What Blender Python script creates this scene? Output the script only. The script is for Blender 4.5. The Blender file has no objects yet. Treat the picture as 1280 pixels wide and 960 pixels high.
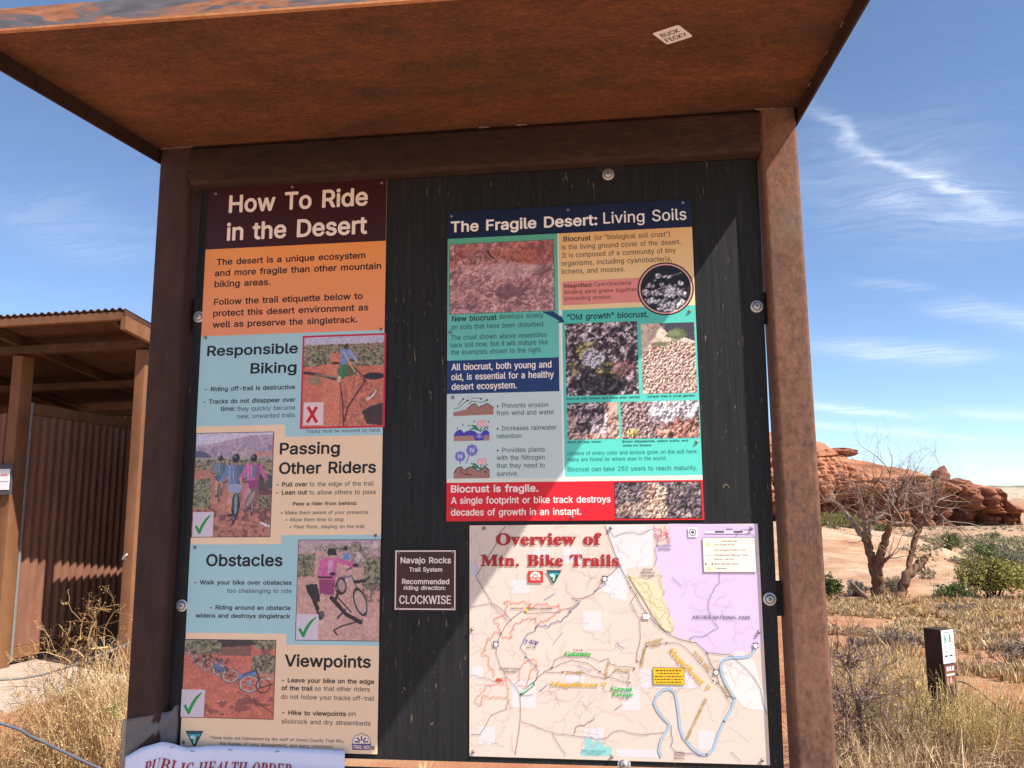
import bpy, bmesh, math, random
import numpy as np
from mathutils import Vector, Matrix, Euler
from mathutils.geometry import tessellate_polygon

S = bpy.context.scene
C = S.collection
rad = math.radians

# ------------------------------------------------------------------ camera
YAW, PITCH, ROLL = -0.12777759, 0.15510949, -0.00704678
CAM = Vector((0.0, -2.28512, 1.6))
_fw = Vector((math.sin(YAW)*math.cos(PITCH), math.cos(YAW)*math.cos(PITCH), math.sin(PITCH)))
_r0 = Vector((math.cos(YAW), -math.sin(YAW), 0)); _u0 = _r0.cross(_fw)
_rt = math.cos(ROLL)*_r0 + math.sin(ROLL)*_u0
_up = -math.sin(ROLL)*_r0 + math.cos(ROLL)*_u0
cam = bpy.data.cameras.new('camera'); co = bpy.data.objects.new('camera', cam); C.objects.link(co)
co.matrix_world = Matrix(((_rt.x, _up.x, -_fw.x, CAM.x), (_rt.y, _up.y, -_fw.y, CAM.y), (_rt.z, _up.z, -_fw.z, CAM.z), (0, 0, 0, 1)))
cam.sensor_width = 36.0; cam.lens = 1041/1280*36.0; cam.clip_start = 0.05; cam.clip_end = 6000
S.camera = co
def ray(px, py): return _fw + (float(px)-640)/1041*_rt + (480-float(py))/1041*_up

def at(px, py, d): return CAM + ray(px, py)*float(d)                      # a point seen at a pixel, d metres ahead
def gnd(px, py, z=0.0):
    r = ray(px, py); return CAM + r*((z-CAM.z)/r.z)

# ------------------------------------------------------------------ light
SUNV = Vector((1.9, -1.0, 2.61)).normalized()                      # towards the sun
EL = math.asin(SUNV.z); AZ = math.atan2(SUNV.x, SUNV.y)
W = bpy.data.worlds.new('World'); S.world = W; W.use_nodes = True
nt = W.node_tree; nt.nodes.clear()
def N(t, ty, **k):
    n = t.nodes.new(ty)
    for a, b in k.items():
        if a == 'i':
            for x, y in b.items(): n.inputs[x].default_value = y
        else: setattr(n, a, b)
    return n
def math_(t, op, a, b=None, c=None, clamp=False):
    n = N(t, 'ShaderNodeMath', operation=op, use_clamp=clamp)
    for i, v in enumerate((a, b, c)):
        if v is None: continue
        if isinstance(v, (int, float)): n.inputs[i].default_value = v
        else: t.links.new(v, n.inputs[i])
    return n.outputs[0]
def vmath(t, op, a, b=None):
    n = N(t, 'ShaderNodeVectorMath', operation=op)
    for i, v in enumerate((a, b)):
        if v is None: continue
        if isinstance(v, (tuple, list, Vector)): n.inputs[i].default_value = tuple(v)
        elif isinstance(v, (int, float)): n.inputs['Scale'].default_value = v
        else: t.links.new(v, n.inputs[i])
    return n.outputs['Value'] if op in ('DOT_PRODUCT', 'LENGTH', 'DISTANCE') else n.outputs[0]
SKY_STRENGTH, SUN_STRENGTH, EXPOSURE = 0.105, 4.3, 0.98
sky = N(nt, 'ShaderNodeTexSky', sky_type='NISHITA', sun_disc=False, sun_elevation=EL, sun_rotation=AZ, altitude=2600.0, air_density=0.95, dust_density=0.15, ozone_density=2.6)
tc = N(nt, 'ShaderNodeTexCoord')
d = tc.outputs['Generated']
sp = N(nt, 'ShaderNodeSeparateXYZ'); nt.links.new(d, sp.inputs[0])
zc = math_(nt, 'MAXIMUM', sp.outputs[2], 0.03)
zc = math_(nt, 'ADD', zc, 0.06)
cx = N(nt, 'ShaderNodeCombineXYZ')
nt.links.new(math_(nt, 'DIVIDE', sp.outputs[0], zc), cx.inputs[0]); nt.links.new(math_(nt, 'DIVIDE', sp.outputs[1], zc), cx.inputs[1])
def cloudxy(px, py):
    r = ray(px, py).normalized(); q = max(r.z, .03)+.06; return Vector((r.x/q, r.y/q, 0))
wn = N(nt, 'ShaderNodeTexNoise', i={'Scale': 1.6, 'Detail': 5.0, 'Roughness': .6}); nt.links.new(cx.outputs[0], wn.inputs['Vector'])
wv = vmath(nt, 'SCALE', vmath(nt, 'SUBTRACT', wn.outputs['Color'], (.5, .5, .5)), .42)
p = vmath(nt, 'ADD', cx.outputs[0], wv)
def streak(a, b, width, amp):
    A, B = cloudxy(*a), cloudxy(*b); D = B-A; L = D.length; D.normalize(); Nn = Vector((-D.y, D.x, 0))
    q = vmath(nt, 'SUBTRACT', p, A)
    t = math_(nt, 'DIVIDE', vmath(nt, 'DOT_PRODUCT', q, D), L); s = math_(nt, 'DIVIDE', vmath(nt, 'DOT_PRODUCT', q, Nn), width)
    g = math_(nt, 'POWER', 2.718, math_(nt, 'MULTIPLY', math_(nt, 'MULTIPLY', s, s), -1.0))
    tt = math_(nt, 'SUBTRACT', math_(nt, 'MULTIPLY', t, 2.0), 1.0); t4 = math_(nt, 'POWER', math_(nt, 'ABSOLUTE', tt), 4.0)
    e = math_(nt, 'POWER', 2.718, math_(nt, 'MULTIPLY', t4, -1.0))
    return math_(nt, 'MULTIPLY', math_(nt, 'MULTIPLY', g, e), amp)
tot = None
for a, b, w_, am in [((985, 150), (1210, 245), .022, .34), ((1160, 215), (1285, 285), .05, .22), ((1010, 190), (1270, 300), .24, .16), ((1160, 278), (1300, 272), .035, .24),
                     ((1080, 250), (1160, 270), .05, .22), ((1180, 385), (1400, 425), .10, .34), ((1010, 430), (1230, 452), .16, .34), ((1000, 505), (1150, 522), .09, .5), ((1000, 528), (1240, 552), .12, .36),
                     ((1180, 512), (1420, 535), .16, .36), ((1060, 350), (1150, 366), .05, .14), ((1000, 565), (1300, 575), .4, .10), ((20, 250), (150, 330), .2, .10)]:
    s_ = streak(a, b, w_, am); tot = s_ if tot is None else math_(nt, 'ADD', tot, s_)
mp = N(nt, 'ShaderNodeMapping'); mp.inputs['Rotation'].default_value = (0, 0, rad(58)); mp.inputs['Scale'].default_value = (1.4, 9.0, 1); nt.links.new(p, mp.inputs[0])
fn = N(nt, 'ShaderNodeTexNoise', i={'Scale': 2.6, 'Detail': 9.0, 'Roughness': .66}); nt.links.new(mp.outputs[0], fn.inputs['Vector'])
fr = N(nt, 'ShaderNodeMapRange', i={1: .30, 2: .72, 3: .18, 4: 1.25}); nt.links.new(fn.outputs[0], fr.inputs[0])
haze_ = math_(nt, 'MULTIPLY', fr.outputs[0], .015)
fac = math_(nt, 'ADD', math_(nt, 'MULTIPLY', tot, fr.outputs[0]), haze_, clamp=True)
mix = N(nt, 'ShaderNodeMix', data_type='RGBA'); mix.inputs['B'].default_value = (6.4, 6.7, 7.2, 1)
nt.links.new(fac, mix.inputs['Factor']); nt.links.new(sky.outputs[0], mix.inputs['A'])
bg = N(nt, 'ShaderNodeBackground', i={'Strength': SKY_STRENGTH}); nt.links.new(mix.outputs['Result'], bg.inputs[0])
ow = N(nt, 'ShaderNodeOutputWorld'); nt.links.new(bg.outputs[0], ow.inputs[0])
sl = bpy.data.lights.new('sun', 'SUN'); sl.energy = SUN_STRENGTH; sl.angle = rad(.53); sl.color = (1, .95, .87)
so = bpy.data.objects.new('sun', sl); C.objects.link(so); so.rotation_euler = SUNV.to_track_quat('Z', 'Y').to_euler(); so.location = (8, -8, 12)
S.view_settings.view_transform = 'Standard'; S.view_settings.look = 'None'; S.view_settings.exposure = EXPOSURE; S.view_settings.gamma = 1
S.render.engine = 'CYCLES'; S.cycles.use_denoising = True; S.cycles.max_bounces = 6; S.cycles.diffuse_bounces = 4; S.cycles.glossy_bounces = 3; S.cycles.sample_clamp_indirect = 8.0
S.render.filter_size = 1.5 if hasattr(S.render, 'filter_size') else 1.5

# ------------------------------------------------------------------ helpers
def lin(c):
    c = np.asarray(c, float); return np.where(c <= .04045, c/12.92, ((c+.055)/1.055)**2.4)
def hexl(h): return tuple(lin([int(h[i:i+2], 16)/255 for i in (0, 2, 4)])) + (1.0,)
def rgb(r, g, b): return tuple(lin([r/255, g/255, b/255])) + (1.0,)

def link(name, me, m=None, parent=None):
    o = bpy.data.objects.new(name, me); C.objects.link(o)
    if m is not None:
        for x in (m if isinstance(m, (list, tuple)) else [m]): me.materials.append(x)
    if parent is not None: o.parent = parent
    return o
def empty(name, loc=(0, 0, 0), rz=0):
    o = bpy.data.objects.new(name, None); o.empty_display_size = .1; C.objects.link(o); o.location = loc; o.rotation_euler = (0, 0, rz); return o
def tag(o, label=None, cat=None, group=None, kind=None):
    for k, v in (('label', label), ('category', cat), ('group', group), ('kind', kind)):
        if v: o[k] = v
    return o

class MB:
    """collects shapes into one mesh; optional colour per vertex"""
    def __init__(s): s.v = []; s.f = []; s.c = []; s.col = (1, 1, 1, 1); s.sm = []; s.smooth = False; s.mi = []; s.m = 0
    def add(s, vs, fs, cols=None):
        b = len(s.v); s.v += [tuple(x) for x in vs]; s.f += [tuple(b+i for i in f) for f in fs]
        s.c += cols if cols else [s.col]*len(vs); s.sm += [s.smooth]*len(fs); s.mi += [s.m]*len(fs); return s
    def box(s, x0, y0, z0, x1, y1, z1, M=None):
        vs = [Vector((x, y, z)) for z in (z0, z1) for y in (y0, y1) for x in (x0, x1)]
        if M is not None: vs = [M @ q for q in vs]
        return s.add(vs, [(0, 2, 3, 1), (4, 5, 7, 6), (0, 1, 5, 4), (2, 6, 7, 3), (0, 4, 6, 2), (1, 3, 7, 5)])
    def bevbox(s, x0, y0, z0, x1, y1, z1, b, M=None, seg=1):
        bm = bmesh.new(); bmesh.ops.create_cube(bm, size=1)
        for q in bm.verts: q.co = Vector(((x0+x1)/2+q.co.x*(x1-x0), (y0+y1)/2+q.co.y*(y1-y0), (z0+z1)/2+q.co.z*(z1-z0)))
        bmesh.ops.bevel(bm, geom=bm.edges[:], offset=b, segments=seg, affect='EDGES', profile=.5)
        bm.verts.index_update(); vs = [(M @ q.co) if M is not None else q.co.copy() for q in bm.verts]
        s.add(vs, [[q.index for q in f.verts] for f in bm.faces]); bm.free(); return s
    def rrtube(s, x0, y0, x1, y1, z0, z1, r, seg=5, axis='z', M=None):
        pr = []
        for cx_, cy_, a0 in ((x1-r, y1-r, 0), (x0+r, y1-r, 90), (x0+r, y0+r, 180), (x1-r, y0+r, 270)):
            for k in range(seg+1):
                a = rad(a0+90*k/seg); pr.append((cx_+r*math.cos(a), cy_+r*math.sin(a)))
        n = len(pr); L = []
        for zz in (z0, z1):
            for a, b in pr:
                q = Vector((a, b, zz)) if axis == 'z' else Vector((zz, a, b))
                L.append(M @ q if M is not None else q)
        o = s.smooth; s.smooth = True
        s.add(L, [(i, (i+1) % n, n+(i+1) % n, n+i) for i in range(n)]); s.smooth = o
        s.add(L, [tuple(range(n))[::-1], tuple(range(n, 2*n))]); return s
    def tube(s, pts, rs, k=6, cap=True, cols=None):
        pts = [Vector(q) for q in pts]; n = len(pts)
        if isinstance(rs, (int, float)): rs = [rs]*n
        ref = None; vs = []
        for i in range(n):
            t = (pts[min(i+1, n-1)]-pts[max(i-1, 0)]);
            if t.length < 1e-9: t = Vector((0, 0, 1))
            t.normalize()
            if ref is None: ref = t.orthogonal().normalized()
            ref = (ref-t*ref.dot(t));
            if ref.length < 1e-6: ref = t.orthogonal()
            ref.normalize(); bi = t.cross(ref)
            for j in range(k):
                a = 2*math.pi*j/k; vs.append(pts[i]+(ref*math.cos(a)+bi*math.sin(a))*rs[i])
        fs = [(i*k+j, i*k+(j+1) % k, (i+1)*k+(j+1) % k, (i+1)*k+j) for i in range(n-1) for j in range(k)]
        if cap: fs += [tuple(range(k))[::-1], tuple(range((n-1)*k, n*k))]
        o = s.smooth; s.smooth = k > 4
        s.add(vs, fs, cols); s.smooth = o; return s
    def disc(s, c, n, r, h, k=16, r2=None):
        c = Vector(c); n = Vector(n).normalized(); return s.tube([c, c+n*h], [r, r if r2 is None else r2], k)
    def build(s, name, m=None, parent=None, colour=False):
        me = bpy.data.meshes.new(name); me.from_pydata([tuple(q) for q in s.v], [], s.f)
        me.polygons.foreach_set('use_smooth', s.sm)
        if any(s.mi): me.polygons.foreach_set('material_index', s.mi)
        if colour:
            a = me.color_attributes.new('Col', 'FLOAT_COLOR', 'POINT'); a.data.foreach_set('color', np.array(s.c, np.float32).ravel())
        me.validate(); me.update(); return link(name, me, m, parent)

def np_mesh(name, V, F, cols=None, m=None, parent=None, smooth=False):
    """V (n,3), F (m,k) with k = 3 or 4"""
    V = np.asarray(V, np.float32); F = np.asarray(F, np.int32); me = bpy.data.meshes.new(name)
    me.vertices.add(len(V)); me.vertices.foreach_set('co', V.ravel())
    k = F.shape[1]; me.loops.add(F.size); me.loops.foreach_set('vertex_index', F.ravel())
    me.polygons.add(len(F)); me.polygons.foreach_set('loop_start', np.arange(0, F.size, k, dtype=np.int32))
    try: me.polygons.foreach_set('loop_total', np.full(len(F), k, np.int32))
    except Exception: pass
    me.polygons.foreach_set('use_smooth', np.full(len(F), smooth, bool))
    me.update(calc_edges=True); me.validate()
    if cols is not None:
        a = me.color_attributes.new('Col', 'FLOAT_COLOR', 'POINT')
        cc = np.asarray(cols, np.float32)
        if cc.shape[1] == 3: cc = np.hstack([cc, np.ones((len(cc), 1), np.float32)])
        a.data.foreach_set('color', cc.ravel())
    return link(name, me, m, parent)

# ------------------------------------------------------------------ materials
def mat(name, col=(.5, .5, .5, 1), rough=.6, metal=0.0, spec=.5):
    m = bpy.data.materials.new(name); m.use_nodes = True; b = m.node_tree.nodes['Principled BSDF']
    b.inputs['Base Color'].default_value = col; b.inputs['Roughness'].default_value = rough; b.inputs['Metallic'].default_value = metal
    b.inputs['Specular IOR Level'].default_value = spec
    return m, m.node_tree, b
def noise(t, vec, scale, detail=4, rough=.55, dist=0.0):
    n = N(t, 'ShaderNodeTexNoise', i={'Scale': scale, 'Detail': detail, 'Roughness': rough, 'Distortion': dist})
    if vec is not None: t.links.new(vec, n.inputs['Vector'])
    return n.outputs['Fac']
def ramp(t, fac, stops):
    r = N(t, 'ShaderNodeValToRGB'); el = r.color_ramp.elements
    while len(el) < len(stops): el.new(.5)
    for e, (p_, c_) in zip(el, stops): e.position = p_; e.color = c_ if len(c_) == 4 else tuple(c_)+(1,)
    t.links.new(fac, r.inputs[0]); return r.outputs[0]
def mixc(t, fac, a, b, mode='MIX'):
    n = N(t, 'ShaderNodeMix', data_type='RGBA', blend_type=mode)
    for k, v in (('Factor', fac), ('A', a), ('B', b)):
        if isinstance(v, (int, float)): n.inputs[k].default_value = v
        elif isinstance(v, tuple): n.inputs[k].default_value = v
        else: t.links.new(v, n.inputs[k])
    return n.outputs['Result']
def coords(t, kind='Object', scale=(1, 1, 1), rot=(0, 0, 0)):
    tc_ = N(t, 'ShaderNodeTexCoord'); m_ = N(t, 'ShaderNodeMapping'); m_.inputs['Scale'].default_value = scale; m_.inputs['Rotation'].default_value = rot
    t.links.new(tc_.outputs[kind], m_.inputs[0]); return m_.outputs[0]
def bump(t, b, h, dist=.002, strength=.5):
    n = N(t, 'ShaderNodeBump', i={'Strength': strength, 'Distance': dist}); t.links.new(h, n.inputs['Height']); t.links.new(n.outputs[0], b.inputs['Normal'])

def rust(name, dark, mid, light, streak=(1, 1, 1), speck=None, rough=.85, gray=None, seed=0.0, fine=90):
    m, t, b = mat(name, rough=rough, spec=.3)
    v = coords(t, 'Object', streak); off = vmath(t, 'ADD', v, (seed, seed*.7, seed*1.3))
    a = noise(t, off, 3.2, 6, .6, .4); f = noise(t, off, fine, 4, .7); g = noise(t, off, 22, 5, .65)
    k = math_(t, 'ADD', math_(t, 'MULTIPLY', a, .36), math_(t, 'ADD', math_(t, 'MULTIPLY', f, .46), math_(t, 'MULTIPLY', g, .22)))
    c = ramp(t, k, [(.40, dark), (.52, mid), (.64, light)])
    if gray:
        gm = N(t, 'ShaderNodeMapRange', i={1: .52, 2: .66}); t.links.new(noise(t, vmath(t, 'ADD', v, (5.1, 2, seed)), 5.0, 5, .6), gm.inputs[0])
        c = mixc(t, math_(t, 'MULTIPLY', gm.outputs[0], .5), c, gray)
    if speck:
        gm = N(t, 'ShaderNodeMapRange', i={1: .60, 2: .70}); t.links.new(noise(t, off, 55, 3, .8, .3), gm.inputs[0])
        g2 = N(t, 'ShaderNodeMapRange', i={1: .45, 2: .7}); t.links.new(noise(t, off, 2.6, 3), g2.inputs[0])
        c = mixc(t, math_(t, 'MULTIPLY', gm.outputs[0], g2.outputs[0]), c, speck)
    t.links.new(c, b.inputs['Base Color'])
    bump(t, b, math_(t, 'ADD', f, math_(t, 'MULTIPLY', g, .6)), .0012, .55)
    return m
M = {}
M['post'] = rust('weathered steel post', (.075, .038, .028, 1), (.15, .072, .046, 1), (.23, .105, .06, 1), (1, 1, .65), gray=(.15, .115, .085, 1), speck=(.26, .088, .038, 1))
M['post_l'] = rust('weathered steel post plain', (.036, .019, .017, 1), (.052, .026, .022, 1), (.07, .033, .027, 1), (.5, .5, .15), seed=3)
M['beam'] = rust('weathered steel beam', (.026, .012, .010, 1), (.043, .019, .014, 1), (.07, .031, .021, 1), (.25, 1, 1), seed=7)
M['soffit'] = rust('rust orange steel sheet', (.062, .024, .012, 1), (.125, .043, .017, 1), (.21, .068, .024, 1), (.7, 1.4, 1), speck=(.26, .11, .05, 1), seed=11, gray=(.05, .028, .021, 1))
m_, t_, b_ = mat('grey steel with rust patches', rough=.6)
v_ = coords(t_, 'Object', (.5, 1, 2.4)); mr_ = N(t_, 'ShaderNodeMapRange', i={1: .49, 2: .56}); t_.links.new(noise(t_, v_, 9, 6, .65, .6), mr_.inputs[0])
t_.links.new(mixc(t_, mr_.outputs[0], ramp(t_, noise(t_, v_, 40, 4), [(.3, (.075, .072, .08, 1)), (.7, (.14, .13, .14, 1))]), ramp(t_, noise(t_, v_, 60, 4), [(.3, (.22, .075, .03, 1)), (.7, (.42, .17, .075, 1))])), b_.inputs['Base Color'])
M['edge'] = m_
M['edge_rust'] = rust('bright rust edge', (.3, .11, .045, 1), (.42, .17, .07, 1), (.5, .22, .1, 1), seed=2)
M['weld'] = rust('weld bead steel', (.1, .06, .04, 1), (.17, .10, .07, 1), (.26, .16, .11, 1), seed=5)

# painted plywood
m_, t_, b_ = mat('black painted plywood', rough=.6, spec=.22)
v_ = coords(t_, 'Object', (1, 1, 1))
gr = coords(t_, 'Object', (90, 90, 4.5)); g1 = noise(t_, gr, 1.0, 6, .65, .25)
g2 = noise(t_, coords(t_, 'Object', (260, 260, 9)), 1.0, 3, .6)
cr = N(t_, 'ShaderNodeMapRange', i={1: .655, 2: .70}); t_.links.new(noise(t_, coords(t_, 'Object', (170, 170, 22)), 1.0, 4, .6), cr.inputs[0])
area = N(t_, 'ShaderNodeMapRange', i={1: .46, 2: .60}); t_.links.new(noise(t_, v_, 3.1, 3), area.inputs[0])
base = ramp(t_, g1, [(.25, (.009, .009, .009, 1)), (.6, (.019, .019, .020, 1)), (.85, (.040, .041, .042, 1))])
c_ = mixc(t_, math_(t_, 'MULTIPLY', cr.outputs[0], area.outputs[0]), base, (.24, .175, .11, 1))
for (kx, kz, kr) in ((-.589, 1.708, .014), (-.595, 1.134, .016), (-.518, 1.05, .010), (.279, 1.665, .016)):
    dv = vmath(t_, 'MULTIPLY', vmath(t_, 'SUBTRACT', v_, (kx, .004, kz)), (1.25, 0.0, .9))
    ds = math_(t_, 'ADD', vmath(t_, 'LENGTH', dv), math_(t_, 'MULTIPLY', noise(t_, v_, 38, 4, .7), .022))
    ring = math_(t_, 'COMPARE', ds, kr+.003, .0011)
    c_ = mixc(t_, math_(t_, 'MULTIPLY', ring, math_(t_, 'GREATER_THAN', noise(t_, v_, 45, 2), .47)), c_, (.20, .155, .10, 1))
t_.links.new(c_, b_.inputs['Base Color'])
bump(t_, b_, math_(t_, 'SUBTRACT', math_(t_, 'ADD', g1, math_(t_, 'MULTIPLY', g2, .5)), math_(t_, 'MULTIPLY', cr.outputs[0], .4)), .0018, .8)
M['ply'] = m_
m_, t_, b_ = mat('printed sheet', rough=.42, spec=.35)
at_ = N(t_, 'ShaderNodeVertexColor', layer_name='Col'); nz_ = noise(t_, coords(t_, 'Object'), 6, 4)
mr_ = N(t_, 'ShaderNodeMapRange', i={1: .3, 2: .7, 3: .95, 4: 1.02}); t_.links.new(nz_, mr_.inputs[0])
mm_ = N(t_, 'ShaderNodeVectorMath', operation='SCALE'); t_.links.new(at_.outputs[0], mm_.inputs[0]); t_.links.new(mr_.outputs[0], mm_.inputs['Scale']); t_.links.new(mm_.outputs[0], b_.inputs['Base Color'])
M['print'] = m_
def vcol(name, rough=.8, spec=.2, trans=0.0):
    m_, t_, b_ = mat(name, rough=rough, spec=spec)
    a_ = N(t_, 'ShaderNodeVertexColor', layer_name='Col'); t_.links.new(a_.outputs[0], b_.inputs['Base Color'])
    if trans:
        tr = N(t_, 'ShaderNodeBsdfTranslucent'); t_.links.new(a_.outputs[0], tr.inputs[0]); mx = N(t_, 'ShaderNodeMixShader', i={0: trans}); out = t_.nodes['Material Output']
        t_.links.new(b_.outputs[0], mx.inputs[1]); t_.links.new(tr.outputs[0], mx.inputs[2]); t_.links.new(mx.outputs[0], out.inputs[0])
    return m_
M['leaf'] = vcol('foliage', .7, .25, .25)
M['straw'] = vcol('dry grass', .75, .2, .2)
M['bark'] = None
def simple(name, a, b2, scale=20, rough=.7, spec=.3, metal=0, bd=0.0, sc=(1, 1, 1)):
    m_, t_, b_ = mat(name, rough=rough, spec=spec, metal=metal); v = coords(t_, 'Object', sc); n_ = noise(t_, v, scale, 5, .6)
    t_.links.new(ramp(t_, n_, [(.3, a), (.7, b2)]), b_.inputs['Base Color'])
    if bd: bump(t_, b_, n_, bd, .7)
    return m_
M['zinc'] = simple('zinc plated steel', (.42, .42, .42, 1), (.62, .62, .63, 1), 60, .38, .5, .55)
M['screw'] = simple('weathered screw', (.16, .13, .11, 1), (.36, .31, .27, 1), 300, .45, .5, .4)
M['blacksteel'] = simple('black painted steel', (.012, .011, .011, 1), (.03, .026, .024, 1), 50, .6)
M['concrete'] = simple('pale concrete', (.40, .31, .235, 1), (.50, .40, .31, 1), 9, .9, .2, 0, .002)
M['hutsteel'] = simple('ochre rust steel', (.15, .065, .029, 1), (.235, .105, .048, 1), 5, .75, .25, 0, .0006, (1, 1, .4))
M['hutrib'] = simple('corrugated rust steel', (.17, .075, .046, 1), (.26, .115, .068, 1), 7, .7, .3, 0, 0, (1, 1, .3))
M['hutroof'] = simple('rusty corrugated roofing', (.055, .022, .013, 1), (.10, .04, .02, 1), 6, .7)
M['hutbeam_shade'] = simple('rust steel framing with painted shade', (.06, .027, .014, 1), (.11, .05, .025, 1), 6, .8)  # rust darkened for beams and rafters: under-roof shade put into the colour
M['galv'] = simple('galvanised trim', (.20, .22, .21, 1), (.28, .29, .27, 1), 12, .5, .5, .2)
M['white'] = simple('white painted plate', (.74, .73, .72, 1), (.8, .79, .78, 1), 9, .5)
M['greyframe'] = simple('dark grey frame', (.06, .06, .065, 1), (.09, .09, .095, 1), 20, .6)
M['cable'] = simple('grey steel cable', (.20, .20, .19, 1), (.32, .31, .29, 1), 200, .5, .5, .3)
M['bluerope'] = simple('dark blue grey rope', (.07, .075, .10, 1), (.13, .135, .17, 1), 150, .8)
M['deadwood'] = simple('grey dead wood', (.13, .095, .075, 1), (.30, .23, .18, 1), 30, .9, .2, 0, .003, (1, 1, .3))
M['trunk'] = simple('shaggy brown juniper bark', (.10, .052, .032, 1), (.24, .14, .088, 1), 24, .95, .1, 0, .012, (1, 1, .16))
M['twig'] = simple('pale bare twigs', (.26, .21, .18, 1), (.42, .35, .30, 1), 5, .9)
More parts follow.
